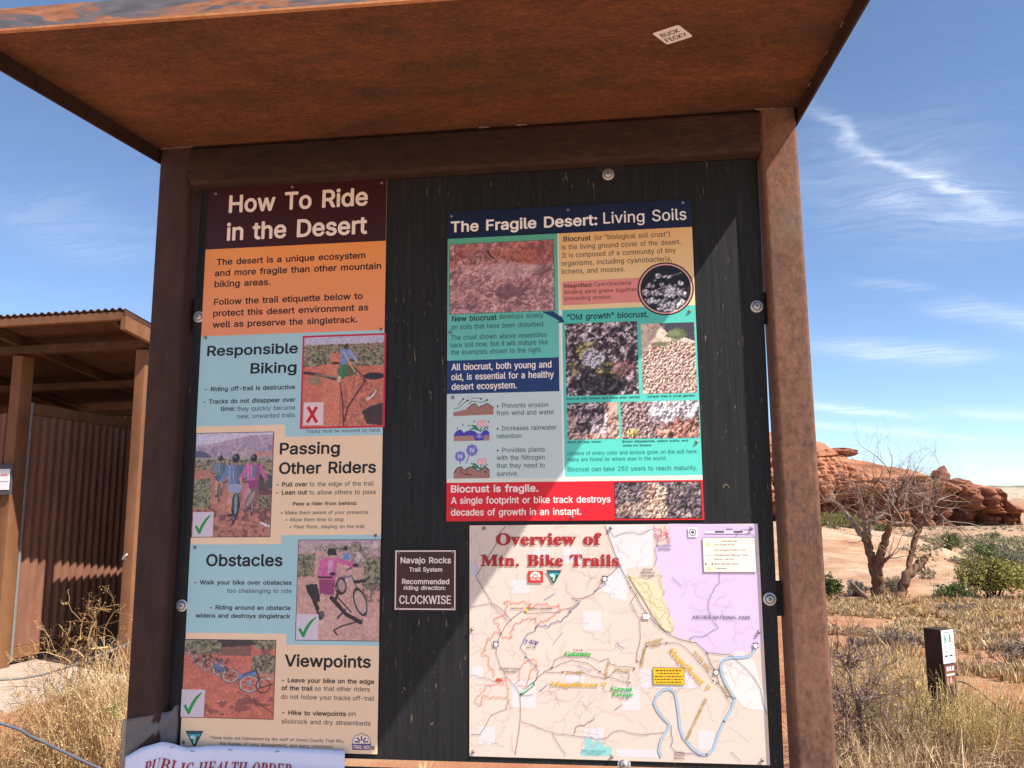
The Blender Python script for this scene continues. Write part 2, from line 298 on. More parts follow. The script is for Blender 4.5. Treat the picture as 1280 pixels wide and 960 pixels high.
# ------------------------------------------------------------------ lettering: glyph outlines drawn as closed polygons
GLYPHS = {"L":{"&":[90,[34,-3,10,0,7,2,9,4,5,4,8,-8,13,0,2,1,-13,17,6,13,2,7,-1,8,-2,1,-10,0,-5,-17,-20,24,11,8,7,8,3,8,0,7,-3,8,-6,7,-13,5,-8,0,-8,-2,-5,-3,-6,-7,-3,-7,0,-11,4,-9,7,-10,-13,-11,-5,-9,-2,-6,2,-11,4,-8,10,-9],[13,10,-8,3,-4,5,-1,5,0,5,2,6,4,4,7,6,23,-27,-5,-4,-6,-3],[-10,53,-7,10,0,8,3,7,4,2,8,0,4,-2,3,-4,0,-8,-5,-7]],
"'":[41,[16,62,10,0,1,2,2,37,-2,2,-12,0,-2,-1,1,-38]],
"(":[55,[36,-21,10,0,2,2,-11,28,-4,13,-2,16,1,15,3,16,6,23,7,16,-2,1,-10,0,-5,-5,-9,-24,-5,-29,0,-19,4,-21,6,-18]],
")":[55,[8,-21,11,0,4,6,11,26,4,21,-1,25,-4,23,-8,20,-4,7,-3,2,-10,0,-2,-1,7,-16,5,-15,4,-19,1,-15,-2,-24,-6,-19,-9,-19]],
",":[38,[8,-25,8,0,3,2,10,36,-2,2,-13,0,-2,-1,-6,-37]],
"-":[91,[23,36,44,0,2,2,0,10,-3,2,-43,0,-2,-2,0,-10]],
".":[38,[16,-2,8,1,5,7,0,5,-1,3,-7,5,-6,-1,-6,-7,0,-5,1,-3]],
"/":[50,[3,-17,11,0,2,3,32,118,-2,4,-10,0,-2,-2,-32,-118,-1,-3]],
"0":[91,[40,-3,10,0,8,2,5,3,7,7,5,7,5,12,3,20,-2,23,-7,16,-11,13,-8,3,-8,2,-13,-2,-8,-5,-7,-7,-8,-15,-3,-22,2,-24,6,-16,4,-5,7,-7],[15,9,-7,3,-4,4,-5,10,-3,14,0,18,2,12,6,12,7,5,10,2,9,-4,6,-9,4,-18,0,-18,-2,-14,-5,-10,-8,-6]],
"1":[91,[16,-1,61,0,2,1,0,10,-1,2,-21,0,0,89,-2,2,-15,0,-24,-17,0,-13,2,-2,23,17,0,-75,-1,-1,-24,0,-2,-2,0,-10]],
"2":[91,[13,-1,64,0,2,1,0,10,-1,3,-45,0,33,36,8,11,3,6,0,13,-2,7,-3,6,-6,6,-7,4,-12,3,-9,-1,-7,-2,-7,-4,-6,-7,-5,-7,-1,-11,2,-2,11,0,2,2,2,11,4,4,9,3,9,-1,9,-5,3,-7,0,-7,-2,-7,-7,-9,-42,-45,-1,-9]],
"3":[91,[38,-3,15,1,12,5,9,8,4,7,2,8,0,6,-2,8,-4,7,-5,5,-9,5,-12,3,28,32,0,9,-2,2,-59,0,-2,-1,0,-10,1,-3,41,0,-25,-29,0,-10,2,-2,18,-1,8,-3,3,-3,3,-7,1,-7,-4,-10,-9,-5,-13,-1,-5,2,-7,4,-5,11,-12,0,-3,-2,2,-8,2,-5,7,-7,11,-7]],
"4":[91,[56,-1,13,0,1,2,0,19,12,0,2,2,0,10,-1,2,-13,0,0,29,-2,2,-11,0,-2,-2,-1,-29,-30,0,39,67,-1,2,-12,0,-2,-2,-41,-69,0,-10,2,-2,45,0,1,-19]],
"5":[91,[39,-3,10,0,10,3,8,5,5,5,6,11,1,6,0,11,-2,8,-4,8,-11,10,-11,4,-9,0,-13,-4,2,25,42,0,2,3,0,10,-2,1,-53,0,-3,-3,-5,-49,4,-2,9,-1,5,3,9,3,11,-1,9,-5,5,-10,0,-11,-3,-8,-4,-4,-9,-4,-8,0,-7,3,-5,5,-4,8,-11,0,-2,-1,1,-8,6,-9,8,-7]],
"6":[91,[40,-3,14,1,11,6,9,9,5,11,0,10,-1,8,-3,7,-7,8,-12,6,-13,1,-4,-1,27,38,-2,2,-13,0,-3,-2,-28,-42,-8,-19,-1,-12,2,-7,3,-8,10,-10,8,-4],[6,12,-8,5,-3,4,-2,6,0,12,3,7,5,4,10,3,5,-1,9,-4,3,-5,2,-6,0,-9,-3,-9,-4,-4,-7,-3]],
"7":[91,[20,-1,12,0,3,1,44,89,0,12,-1,2,-64,0,-3,-1,0,-10,2,-3,50,0,-44,-87,-1,-2]],
"8":[91,[40,-3,15,1,12,5,10,9,4,11,0,9,-3,9,-9,9,-4,3,7,6,4,7,1,5,0,13,-5,8,-5,6,-9,5,-11,2,-9,-1,-11,-4,-11,-11,-3,-10,1,-12,4,-6,8,-8,-10,-8,-5,-6,-2,-7,1,-13,6,-10,10,-8],[14,10,-9,3,-5,6,-1,4,0,8,2,5,5,6,12,3,10,-1,5,-3,4,-4,3,-7,0,-7,-2,-5,-4,-4,-6,-3],[-13,47,-8,4,-2,2,-3,7,1,9,4,6,5,3,10,1,6,-2,5,-3,2,-4,2,-5,-1,-7,-2,-5,-8,-5]],
"9":[91,[26,-1,14,0,3,3,24,35,11,23,1,11,-1,9,-3,8,-8,9,-12,6,-11,2,-9,-2,-7,-3,-10,-9,-5,-10,-2,-15,3,-10,3,-5,7,-7,8,-5,10,-2,10,2,-27,-38],[17,49,-6,2,-6,5,-3,8,0,11,3,8,3,3,9,4,7,0,8,-4,4,-5,3,-7,0,-10,-3,-8,-4,-3,-8,-4]],
":":[38,[16,-2,8,1,5,7,0,5,-1,3,-7,5,-6,-1,-6,-7,0,-5,1,-3],[8,50,7,2,4,6,-1,7,-4,4,-5,2,-5,-2,-5,-7,1,-6,4,-5]],
";":[38,[8,-25,8,0,3,2,10,36,-2,2,-13,0,-2,-1,-6,-37],[13,76,7,1,4,4,1,4,-2,7,-3,3,-5,2,-6,-2,-4,-5,-1,-3,2,-6,3,-4]],
"?":[72,[30,-2,7,1,4,3,2,4,-1,7,-7,6,-7,-2,-5,-5,-1,-4,1,-4],[4,25,11,0,2,1,1,10,2,5,16,12,3,4,4,10,-1,13,-4,9,-8,7,-10,4,-9,1,-15,-4,-8,-7,-6,-12,-1,-6,1,-2,13,0,2,2,0,4,3,6,8,5,11,-1,5,-2,3,-5,1,-10,-3,-7,-13,-10,-5,-5,-3,-5,-2,-6,0,-9]],
"A":[96,[4,-1,12,0,2,1,9,26,2,1,39,0,10,-27,2,-1,12,0,2,1,-37,100,-2,3,-14,0,-2,-1,-37,-101],[31,40,15,45,15,-44]],
"B":[91,[12,-1,48,0,11,4,10,10,4,9,0,10,-2,6,-3,6,-6,6,-7,3,10,8,3,5,1,14,-5,11,-8,8,-8,3,-10,1,-37,0,-2,-1,0,-101],[15,12,0,32,29,0,8,-4,4,-4,3,-11,-2,-6,-4,-5,-11,-2],[-27,46,0,30,28,0,8,-4,3,-5,1,-7,-1,-4,-4,-7,-9,-3]],
"C":[102,[48,-3,10,0,10,2,12,7,11,12,5,13,-2,2,-12,0,-5,-10,-5,-5,-6,-4,-8,-2,-10,0,-8,3,-6,3,-7,10,-5,17,1,17,5,15,9,9,7,3,7,1,12,-1,7,-4,5,-4,7,-13,12,0,2,2,-5,14,-10,11,-10,6,-15,4,-14,-2,-10,-4,-7,-5,-8,-8,-6,-11,-4,-19,0,-11,2,-15,9,-15,8,-9,8,-5]],
"D":[100,[12,-1,38,0,11,2,14,7,11,12,4,8,3,13,0,24,-3,9,-6,11,-6,7,-8,5,-12,5,-11,1,-34,0,-2,-1,0,-101],[15,12,0,76,18,0,16,-2,10,-7,7,-13,2,-19,-4,-18,-6,-9,-9,-6,-12,-2]],
"E":[84,[12,-1,62,0,3,1,0,10,-2,3,-48,0,-1,1,0,31,44,0,3,2,0,10,-2,2,-45,0,0,30,48,0,2,3,0,10,-2,1,-61,0,-2,-1,0,-101]],
"F":[82,[12,-1,12,0,2,1,0,43,42,0,3,1,0,10,-2,3,-43,0,0,32,48,0,1,3,0,10,-1,1,-61,0,-2,-1,0,-101]],
"G":[104,[48,-3,16,1,8,3,7,3,11,12,5,8,2,9,0,17,-2,3,-37,0,-3,-3,0,-9,2,-2,24,-1,-2,-11,-5,-8,-12,-6,-14,-1,-12,5,-8,9,-5,14,0,22,5,15,4,4,5,5,7,3,7,1,12,-1,11,-8,8,-12,12,0,2,1,-4,12,-9,12,-14,8,-14,3,-16,-2,-14,-8,-9,-10,-5,-10,-4,-19,1,-20,3,-11,5,-8,13,-13,8,-4]],
"H":[103,[12,-1,12,0,2,1,0,44,1,1,50,0,0,-45,3,-1,10,0,2,1,1,101,-2,2,-11,0,-3,-1,0,-42,-1,-1,-50,0,0,43,-2,1,-11,0,-2,-1,0,-101]],
"I":[60,[6,-1,47,0,2,1,0,10,-1,2,-15,1,-1,1,0,75,16,1,1,2,0,9,-1,2,-47,0,-2,-1,0,-10,1,-2,15,-1,1,-1,0,-75,-16,-1,-1,-2,0,-9]],
"J":[79,[32,-3,14,1,9,4,7,7,6,11,1,81,-2,2,-11,0,-3,-1,0,-72,-3,-13,-4,-4,-6,-2,-6,0,-5,2,-4,2,-3,5,-1,14,-2,2,-11,0,-3,-2,1,-14,5,-11,10,-8]],
"K":[93,[12,-1,12,0,2,1,0,33,13,14,35,-48,14,0,2,1,-40,58,40,42,0,2,-1,1,-16,0,-47,-51,0,50,-2,1,-11,0,-2,-1,0,-101]],
"L":[79,[12,-1,59,0,2,2,0,10,-1,2,-46,0,0,88,-2,2,-12,0,-1,-2,0,-100]],
"M":[126,[12,-1,12,0,2,1,0,78,29,-76,3,-3,10,0,2,1,30,78,-1,-78,3,-1,10,0,2,1,1,101,-2,2,-17,0,-3,-2,-24,-64,-6,-18,-5,16,-26,67,-2,1,-17,0,-2,-1,0,-101]],
"N":[105,[12,-1,12,0,2,1,0,79,49,-78,3,-2,14,0,2,1,0,101,-1,2,-12,0,-2,-1,-1,-80,-49,79,-3,2,-13,0,-2,-1,0,-101]],
"O":[107,[48,-3,10,0,8,2,8,3,7,4,8,9,4,6,4,9,3,15,0,11,-2,13,-8,17,-8,8,-7,5,-10,4,-9,2,-11,-1,-7,-2,-14,-8,-7,-8,-6,-10,-3,-10,-1,-10,1,-20,3,-9,5,-10,14,-13,7,-4],[11,12,-12,5,-7,7,-6,16,-1,16,3,15,5,8,5,5,5,3,6,2,10,1,13,-4,5,-4,4,-5,6,-15,1,-18,-4,-14,-5,-8,-3,-4,-11,-5]],
"P":[89,[12,-1,12,0,2,1,0,36,28,0,6,1,10,5,9,10,4,10,0,15,-2,7,-5,7,-8,7,-9,4,-10,1,-36,0,-2,-1,0,-101],[15,49,0,39,28,0,9,-5,4,-9,0,-10,-2,-7,-4,-4,-9,-4]],
"Q":[107,[80,-11,12,0,2,2,-12,17,11,13,6,15,1,20,-4,19,-8,14,-6,5,-11,7,-15,4,-11,-1,-7,-2,-11,-6,-7,-7,-6,-7,-4,-9,-3,-17,0,-11,2,-15,9,-16,12,-11,7,-3,11,-3,11,0,12,4],[-23,11,-12,5,-7,7,-6,16,-1,16,3,15,5,8,5,5,5,3,6,2,10,1,13,-4,5,-4,4,-5,6,-15,1,-18,-4,-14,-7,-11,-12,14,-13,0,-1,-2,14,-18]],
"R":[90,[12,-1,12,0,2,1,0,37,1,1,22,0,18,-35,4,-4,13,0,3,1,-22,40,13,11,4,9,1,8,0,10,-4,10,-7,8,-4,3,-6,2,-13,2,-36,0,-2,-1,0,-101],[15,52,0,36,28,0,7,-3,4,-4,3,-12,-1,-8,-4,-5,-10,-4]],
"S":[89,[42,-3,12,0,8,2,8,5,8,8,5,10,-1,14,-4,7,-5,5,-13,7,-28,8,-3,3,-4,5,0,8,3,6,8,4,8,2,10,-2,7,-3,4,-4,1,-6,2,-2,11,0,2,1,-1,9,-4,7,-5,5,-10,6,-13,3,-14,-2,-11,-5,-9,-7,-5,-11,0,-10,2,-5,3,-5,5,-5,11,-6,30,-10,5,-3,2,-4,1,-6,-3,-7,-7,-6,-8,-2,-11,0,-11,4,-3,4,-5,10,-11,0,-2,-2,0,-5,2,-7,10,-11,11,-5]],
"T":[90,[39,-1,11,0,3,1,0,89,30,0,2,3,0,10,-2,1,-75,0,-3,-1,0,-10,2,-3,30,0,0,-88]],
"U":[103,[44,-3,15,0,11,3,8,5,8,8,4,7,3,10,0,71,-2,2,-11,0,-3,-1,0,-69,-1,-7,-4,-6,-3,-4,-8,-3,-9,-2,-10,2,-6,2,-5,5,-3,5,-2,9,0,68,-2,1,-11,0,-2,-1,0,-72,1,-6,6,-11,7,-8,7,-4]],
"V":[96,[41,-1,14,0,2,1,35,96,2,6,-2,1,-12,0,-3,-1,-29,-87,-29,86,-3,2,-12,0,-2,-1,36,-99]],
"W":[137,[31,-1,14,0,3,2,20,78,21,-79,3,-1,13,0,2,1,28,101,-1,2,-13,0,-2,-3,-21,-80,-19,75,-3,8,-14,0,-3,-3,-20,-79,-21,81,-2,1,-12,0,-2,-1,26,-97]],
"X":[95,[4,-1,15,0,28,42,29,-42,14,0,2,1,-35,52,33,49,-1,2,-14,0,-27,-39,-27,39,-14,0,-2,-1,34,-50,-36,-51]],
"Y":[94,[41,-1,11,0,3,1,0,42,36,58,1,2,-2,1,-13,0,-2,-1,-27,-46,-28,45,-3,2,-13,0,-2,-1,37,-60,0,-41]],
"Z":[88,[8,-1,71,0,2,1,0,10,-1,3,-54,0,54,78,1,10,-2,2,-70,0,-2,-1,0,-10,1,-3,54,0,-55,-80,0,-9]],
"a":[78,[30,-3,13,2,7,4,4,4,0,-7,2,-1,10,0,3,1,-1,59,-4,8,-6,6,-10,4,-15,1,-10,-3,-7,-4,-5,-5,-4,-8,1,-1,12,-4,6,8,4,2,5,2,8,0,6,-3,4,-4,1,-6,-1,-4,-32,-5,-9,-5,-6,-8,-1,-12,2,-7,3,-4,9,-8],[10,12,-5,2,-3,3,-1,8,1,3,8,4,25,5,0,-10,-4,-10,-8,-5]],
"b":[85,[40,-3,12,0,5,2,8,5,7,7,5,9,2,12,0,12,-1,8,-3,8,-5,7,-9,7,-7,3,-17,0,-6,-3,-7,-7,0,35,-2,1,-11,0,-2,-2,0,-101,3,-1,10,0,2,1,0,8,7,-6],[9,9,-8,3,-5,8,-3,10,0,12,2,8,6,9,8,4,7,0,7,-2,5,-5,5,-13,0,-14,-2,-8,-6,-9,-8,-3]],
"c":[79,[35,-3,13,0,12,5,8,7,6,11,-2,2,-11,3,-5,-8,-4,-4,-6,-2,-8,0,-8,3,-4,4,-3,6,-2,8,0,15,4,9,6,6,7,3,12,-2,6,-4,5,-8,9,2,3,3,-2,6,-8,9,-8,5,-7,2,-13,0,-12,-5,-11,-10,-4,-9,-2,-7,0,-19,5,-13,10,-11,5,-4]],
"d":[85,[33,-3,15,1,5,3,8,8,0,-9,2,-1,11,0,2,1,0,101,-2,2,-11,0,-2,-1,-1,-34,-4,4,-8,5,-15,1,-12,-6,-7,-7,-5,-8,-4,-15,1,-14,3,-10,5,-8,7,-8],[17,9,-8,3,-5,4,-4,14,0,11,2,11,5,6,6,4,10,1,5,-2,5,-3,5,-7,2,-8,0,-15,-3,-9,-6,-7,-8,-3]],
"e":[81,[35,-3,14,0,6,2,9,5,6,6,4,6,-2,4,-11,2,-3,-5,-6,-5,-6,-1,-8,0,-10,4,-5,7,-2,11,52,0,2,1,0,17,-5,12,-9,9,-7,4,-7,2,-15,-1,-11,-5,-10,-12,-5,-13,0,-19,5,-14,10,-10],[0,41,0,5,4,7,6,6,7,2,7,0,8,-4,4,-4,3,-9,-1,-3]],
"f":[51,[16,-1,12,0,2,1,0,64,15,0,2,2,0,9,-2,2,-15,1,0,10,2,3,3,2,9,0,3,2,3,9,-4,3,-12,0,-11,-4,-7,-9,-1,-6,0,-10,-13,-1,-2,-1,0,-10,1,-2,14,0,0,-63]],
"g":[85,[34,-31,13,0,11,2,7,4,6,6,3,5,2,10,0,79,-2,2,-11,0,-2,-1,0,-9,-6,6,-5,4,-6,1,-14,-1,-9,-5,-7,-7,-5,-8,-4,-15,1,-13,4,-12,7,-9,11,-7,12,-2,8,2,4,2,9,7,0,-16,-2,-4,-2,-4,-5,-3,-6,-1,-13,1,-7,3,-6,7,-10,-6,2,-6,5,-5,6,-4],[13,41,-7,3,-4,5,-4,8,0,15,2,8,5,8,6,4,10,1,10,-5,4,-5,3,-14,0,-11,-2,-6,-4,-6,-9,-5]],
"h":[82,[11,-1,11,0,2,1,1,52,4,8,5,3,6,2,11,-3,3,-1,3,-7,1,-54,2,-1,10,0,3,2,0,53,-3,10,-9,10,-11,4,-9,0,-5,-1,-6,-3,-6,-6,0,33,-2,2,-11,0,-2,-2,0,-100]],
"i":[33,[11,-1,11,0,2,2,0,74,-2,2,-11,0,-2,-2,0,-74],[5,86,7,1,6,7,-1,6,-7,5,-5,0,-3,-2,-4,-6,1,-6]],
"j":[33,[-2,-30,6,0,9,3,7,6,3,7,1,89,-2,2,-10,0,-3,-1,0,-84,-2,-6,-9,-2,-1,-2,0,-10],[17,115,7,1,6,7,-2,6,-6,5,-5,0,-3,-2,-4,-6,1,-6]],
"k":[76,[11,-1,11,0,2,1,0,28,6,6,29,-35,14,0,2,1,-33,43,31,33,-2,1,-14,0,-33,-33,0,57,-2,2,-11,0,-2,-2,0,-100]],
"l":[38,[25,-2,10,1,2,3,-2,9,-1,1,-8,0,-2,5,0,85,-2,1,-10,0,-3,-2,0,-88,2,-6,6,-6]],
"m":[122,[11,-1,11,0,2,1,1,54,4,7,8,4,7,0,4,-2,3,-2,2,-5,0,-55,2,-2,11,0,3,1,0,54,4,8,7,3,10,-1,4,-2,3,-4,1,-6,0,-52,2,-1,11,0,2,2,0,55,-2,8,-3,5,-8,6,-10,4,-10,-1,-6,-3,-10,-9,-7,8,-10,5,-11,-2,-7,-4,-5,-5,0,8,-1,1,-12,0,-2,-2,0,-74]],
"n":[82,[11,-1,11,0,2,1,1,52,4,8,5,3,6,2,11,-3,3,-1,3,-7,1,-54,2,-1,10,0,2,1,1,54,-2,6,-3,7,-9,8,-8,3,-11,0,-10,-4,-6,-6,0,6,-2,3,-10,0,-2,-1,-1,-75]],
"o":[83,[35,-3,13,0,7,2,8,5,9,10,3,6,2,10,0,19,-5,12,-11,11,-6,4,-7,2,-13,0,-12,-5,-11,-10,-4,-9,-2,-7,0,-19,5,-13,10,-11,5,-4],[12,11,-8,3,-5,4,-4,14,0,10,2,11,6,8,9,4,6,0,8,-3,6,-5,4,-11,1,-12,-4,-13,-5,-7,-8,-3]],
"p":[85,[11,-30,11,0,2,2,0,36,6,-6,6,-3,4,-2,12,0,13,7,5,5,5,7,4,16,0,12,-1,8,-3,8,-5,7,-12,9,-7,2,-14,-1,-6,-3,-7,-7,0,9,-2,1,-10,0,-3,-1,0,-104],[31,39,-8,3,-5,8,-3,10,0,12,2,8,6,9,8,4,7,0,7,-2,5,-5,5,-13,0,-14,-2,-8,-6,-9,-8,-3]],
"q":[85,[62,-30,12,0,2,2,0,104,-2,1,-11,0,-2,-1,0,-10,-5,6,-8,5,-18,0,-9,-5,-7,-7,-5,-8,-4,-15,0,-8,2,-12,7,-12,7,-8,9,-4,18,0,5,3,7,7,1,-36],[-23,39,-8,3,-5,4,-4,14,0,11,2,11,5,6,6,4,10,1,5,-2,5,-3,5,-7,2,-8,0,-15,-3,-9,-6,-7,-8,-3]],
"r":[52,[11,-1,11,0,2,1,1,53,3,6,6,4,6,1,8,-1,2,2,0,11,-2,2,-13,-1,-6,-3,-5,-6,-1,8,-1,1,-10,0,-3,-1,0,-75]],
"s":[73,[29,-3,15,0,12,5,8,8,3,7,0,11,-7,9,-9,5,-22,5,-3,2,-3,3,0,6,2,3,5,3,6,1,8,0,4,-3,6,-8,9,2,3,2,-3,7,-7,8,-12,5,-13,0,-11,-4,-8,-7,-4,-9,1,-11,8,-9,9,-5,20,-4,3,-2,3,-3,-1,-8,-5,-4,-5,-1,-9,0,-6,2,-3,2,-5,8,-10,-2,-2,-2,2,-7,7,-8,7,-5]],
"t":[45,[28,-2,12,0,4,2,-3,12,-10,-1,-3,2,-1,3,0,48,14,0,1,2,0,10,-2,1,-13,0,-1,17,-2,1,-11,0,-2,-2,0,-15,-9,-1,-2,-1,0,-10,2,-2,9,0,0,-45,2,-10,8,-8]],
"u":[82,[36,-3,11,2,5,3,6,6,0,-8,2,-1,10,0,3,1,0,75,-2,2,-11,0,-2,-1,-1,-52,-5,-9,-9,-4,-6,0,-6,3,-3,2,-3,6,-1,54,-2,1,-10,0,-3,-1,0,-54,2,-8,5,-7,5,-5,7,-3]],
"v":[78,[33,-1,11,0,3,1,28,74,-1,3,-12,0,-3,-1,-20,-59,-21,58,-2,2,-12,0,-2,-1,28,-74]],
"w":[113,[28,-1,11,0,2,1,16,55,15,-55,2,-1,12,0,3,5,21,72,-2,1,-11,0,-2,-1,-15,-55,-15,55,-3,1,-11,0,-3,-4,-14,-52,-15,55,-3,1,-11,0,-2,-3,20,-66,3,-8]],
"x":[76,[5,-1,14,0,19,29,19,-29,13,0,2,1,-26,38,25,37,-1,2,-14,0,-18,-28,-18,28,-13,0,-2,-1,24,-37,-25,-38]],
"y":[78,[17,-31,7,1,7,3,5,5,5,6,34,90,-1,3,-12,0,-3,-1,-20,-59,-21,58,-2,2,-12,0,-2,-1,29,-76,-6,-15,-5,-2,-8,1,-1,-2,-3,-10,4,-2]],
"z":[76,[8,-1,59,0,2,1,0,10,-1,3,-40,0,40,53,0,9,-1,2,-57,0,-2,-1,0,-10,2,-3,38,0,-41,-54,0,-8]],
"“":[60,[10,62,14,0,2,3,5,35,-1,3,-9,0,-2,-1,-10,-38],[26,-2,13,0,3,3,5,35,-2,3,-8,0,-2,-1,-10,-38]],
"”":[60,[10,62,10,0,1,2,10,36,-1,3,-13,0,-2,-1,-6,-38],[26,-2,9,0,2,2,10,36,-2,3,-12,0,-3,-1,-5,-38]],
"•":[78,[34,17,9,0,8,4,7,7,4,8,-1,11,-4,8,-8,6,-5,2,-10,0,-7,-3,-7,-7,-4,-7,0,-11,3,-6,6,-7]]},"B":{"&":[90,[33,-5,16,0,7,2,9,6,8,-7,15,0,3,4,-12,17,6,19,-1,11,-3,2,-13,-1,-2,-3,-2,-11,-14,18,8,7,7,9,4,8,0,9,-4,9,-6,7,-7,4,-7,2,-9,0,-8,-2,-7,-4,-6,-7,-4,-8,0,-12,5,-11,5,-7,-13,-13,-4,-7,-1,-6,1,-13,5,-9,10,-9],[16,14,-7,3,-3,3,-2,6,2,8,9,7,19,-22,-8,-4],[-8,54,-5,7,-1,7,3,5,3,1,7,0,4,-4,0,-6,-4,-6]],
"'":[41,[15,59,11,0,4,4,1,39,-3,4,-14,0,-4,-4,1,-38]],
"(":[55,[35,-23,13,0,3,4,-12,29,-3,12,-2,17,1,19,5,21,11,28,-1,3,-3,2,-12,0,-6,-6,-10,-26,-5,-28,0,-20,4,-22,11,-27]],
")":[55,[7,-23,13,0,3,2,10,21,6,18,2,14,-1,26,-5,22,-10,26,-2,3,-4,3,-12,0,-4,-4,8,-17,4,-15,4,-18,2,-16,-2,-16,-2,-12,-8,-20,-6,-12,1,-3]],
",":[38,[7,-28,10,0,4,4,10,36,-1,4,-2,2,-15,0,-4,-4,-6,-37,1,-3]],
"-":[91,[22,33,46,0,3,4,0,12,-4,4,-45,0,-3,-5,0,-11]],
".":[38,[16,-5,6,0,4,2,4,4,2,4,0,7,-2,4,-3,3,-5,2,-6,0,-3,-1,-4,-3,-3,-5,0,-7,2,-4]],
"/":[50,[2,-19,12,0,5,4,32,119,-1,4,-3,3,-12,0,-4,-4,-32,-121,1,-3]],
"0":[91,[40,-5,10,0,8,2,7,3,7,7,5,7,6,13,2,21,-2,24,-7,17,-11,13,-7,3,-10,2,-15,-2,-9,-5,-7,-7,-8,-16,-4,-22,2,-25,7,-18,4,-5,7,-7],[17,14,-5,2,-4,4,-4,8,-3,14,0,17,2,12,5,11,5,5,9,1,8,-3,6,-8,4,-18,0,-16,-3,-15,-4,-8,-7,-5]],
"1":[91,[15,-4,63,0,4,4,0,10,-2,4,-2,1,-19,0,0,87,-3,4,-17,0,-24,-17,-2,-3,0,-14,4,-4,4,2,17,12,1,-1,0,-66,-23,0,-3,-1,-2,-3,0,-11]],
"2":[91,[12,-4,66,0,4,4,0,12,-4,3,-38,1,28,31,8,11,4,10,0,12,-3,8,-3,6,-6,6,-8,5,-12,2,-11,0,-7,-2,-8,-5,-6,-7,-5,-9,-2,-12,4,-3,12,0,2,1,2,2,3,10,4,4,6,2,8,-1,5,-2,3,-3,2,-6,-1,-8,-4,-7,-46,-49,0,-12]],
"3":[91,[37,-5,17,0,13,6,9,8,5,8,2,8,0,7,-5,13,-2,4,-9,8,-14,5,26,30,0,10,-4,4,-61,0,-4,-4,0,-12,4,-3,35,-1,-21,-24,-1,-12,4,-5,15,0,10,-3,3,-4,3,-8,-1,-6,-2,-5,-8,-4,-11,-1,-6,1,-5,4,-4,9,-3,3,-14,0,-3,-5,1,-8,4,-7,6,-7,12,-7]],
"4":[91,[56,-4,12,0,4,2,1,2,0,17,10,0,3,2,1,13,-4,5,-10,0,0,27,-5,3,-12,0,-3,-2,-1,-28,-23,0,37,63,-1,4,-3,2,-12,0,-4,-3,-41,-69,-1,-12,1,-3,3,-2,44,0,0,-17]],
"5":[91,[38,-5,16,0,12,6,8,7,7,12,1,6,-1,17,-4,11,-5,5,-7,7,-10,4,-14,1,-8,-3,-1,1,1,16,1,2,39,0,2,1,2,2,0,12,-3,4,-54,0,-4,-2,-1,-4,-6,-48,1,-3,5,-3,11,-1,8,5,13,1,9,-4,5,-10,0,-9,-2,-7,-4,-4,-7,-3,-7,0,-8,4,-4,4,-1,6,-3,2,-13,0,-3,-2,0,-9,7,-12,8,-7,6,-3]],
"6":[91,[40,-5,14,0,13,7,9,9,5,13,0,16,-2,6,-5,9,-12,9,-8,3,-9,0,23,33,1,2,-4,4,-15,0,-4,-3,-28,-42,-9,-20,0,-14,1,-7,4,-9,10,-10,10,-5],[7,18,-7,4,-3,4,-2,5,0,10,3,6,5,4,8,2,5,0,7,-4,2,-3,2,-6,0,-8,-2,-8,-4,-4,-5,-2]],
"7":[91,[19,-4,14,0,4,2,45,90,0,14,-2,3,-67,1,-4,-2,0,-14,3,-3,46,-1,-43,-85,1,-3]],
"8":[91,[39,-5,17,0,13,6,10,9,5,12,0,10,-1,6,-5,7,-8,9,6,6,4,10,-1,15,-5,9,-5,6,-11,5,-10,2,-14,-1,-11,-6,-9,-9,-4,-11,1,-14,5,-7,4,-5,-6,-7,-5,-7,-2,-7,0,-11,1,-6,6,-9,6,-5,10,-5],[10,17,-6,2,-5,4,-2,5,0,7,2,3,3,4,8,4,10,0,7,-3,4,-4,2,-6,0,-5,-1,-4,-4,-4,-5,-2],[-11,47,-7,3,-2,2,-2,5,0,8,4,5,4,2,9,1,5,-1,6,-5,1,-6,-1,-6,-1,-3,-6,-4]],
"9":[91,[26,-4,14,0,5,4,24,35,12,24,1,8,-1,10,-4,13,-8,9,-13,7,-8,1,-10,0,-12,-5,-10,-9,-6,-11,-1,-7,0,-10,2,-10,4,-6,7,-7,6,-4,8,-3,9,-1,-22,-32,-1,-2],[20,53,-5,1,-5,5,-3,7,0,9,3,7,3,3,7,3,6,0,7,-3,4,-5,2,-6,0,-8,-2,-7,-4,-3,-7,-3]],
":":[38,[16,-5,6,0,4,2,4,4,2,4,0,7,-2,4,-3,3,-5,2,-6,0,-3,-1,-4,-3,-3,-5,0,-7,2,-4],[9,49,4,0,6,3,5,7,0,7,-2,3,-4,4,-6,3,-8,-3,-4,-3,-2,-5,0,-6,2,-3,4,-5]],
";":[38,[7,-28,10,0,4,4,10,36,-1,4,-2,2,-15,0,-4,-4,-6,-37,1,-3],[14,76,5,0,5,2,4,4,2,6,0,4,-3,5,-3,3,-7,3,-8,-3,-4,-5,-2,-5,3,-8,3,-4]],
"?":[72,[29,-5,7,0,3,2,4,3,3,6,0,4,-2,5,-8,6,-6,0,-4,-2,-6,-7,-1,-4,2,-6],[5,24,12,0,4,2,3,15,16,12,3,4,5,11,-1,15,-5,10,-8,7,-11,5,-16,0,-11,-4,-8,-7,-7,-13,-1,-8,5,-4,12,0,3,1,2,3,0,4,2,5,7,4,10,-1,3,-1,2,-4,1,-8,-2,-6,-18,-15,-4,-7,-1,-6,0,-10]],
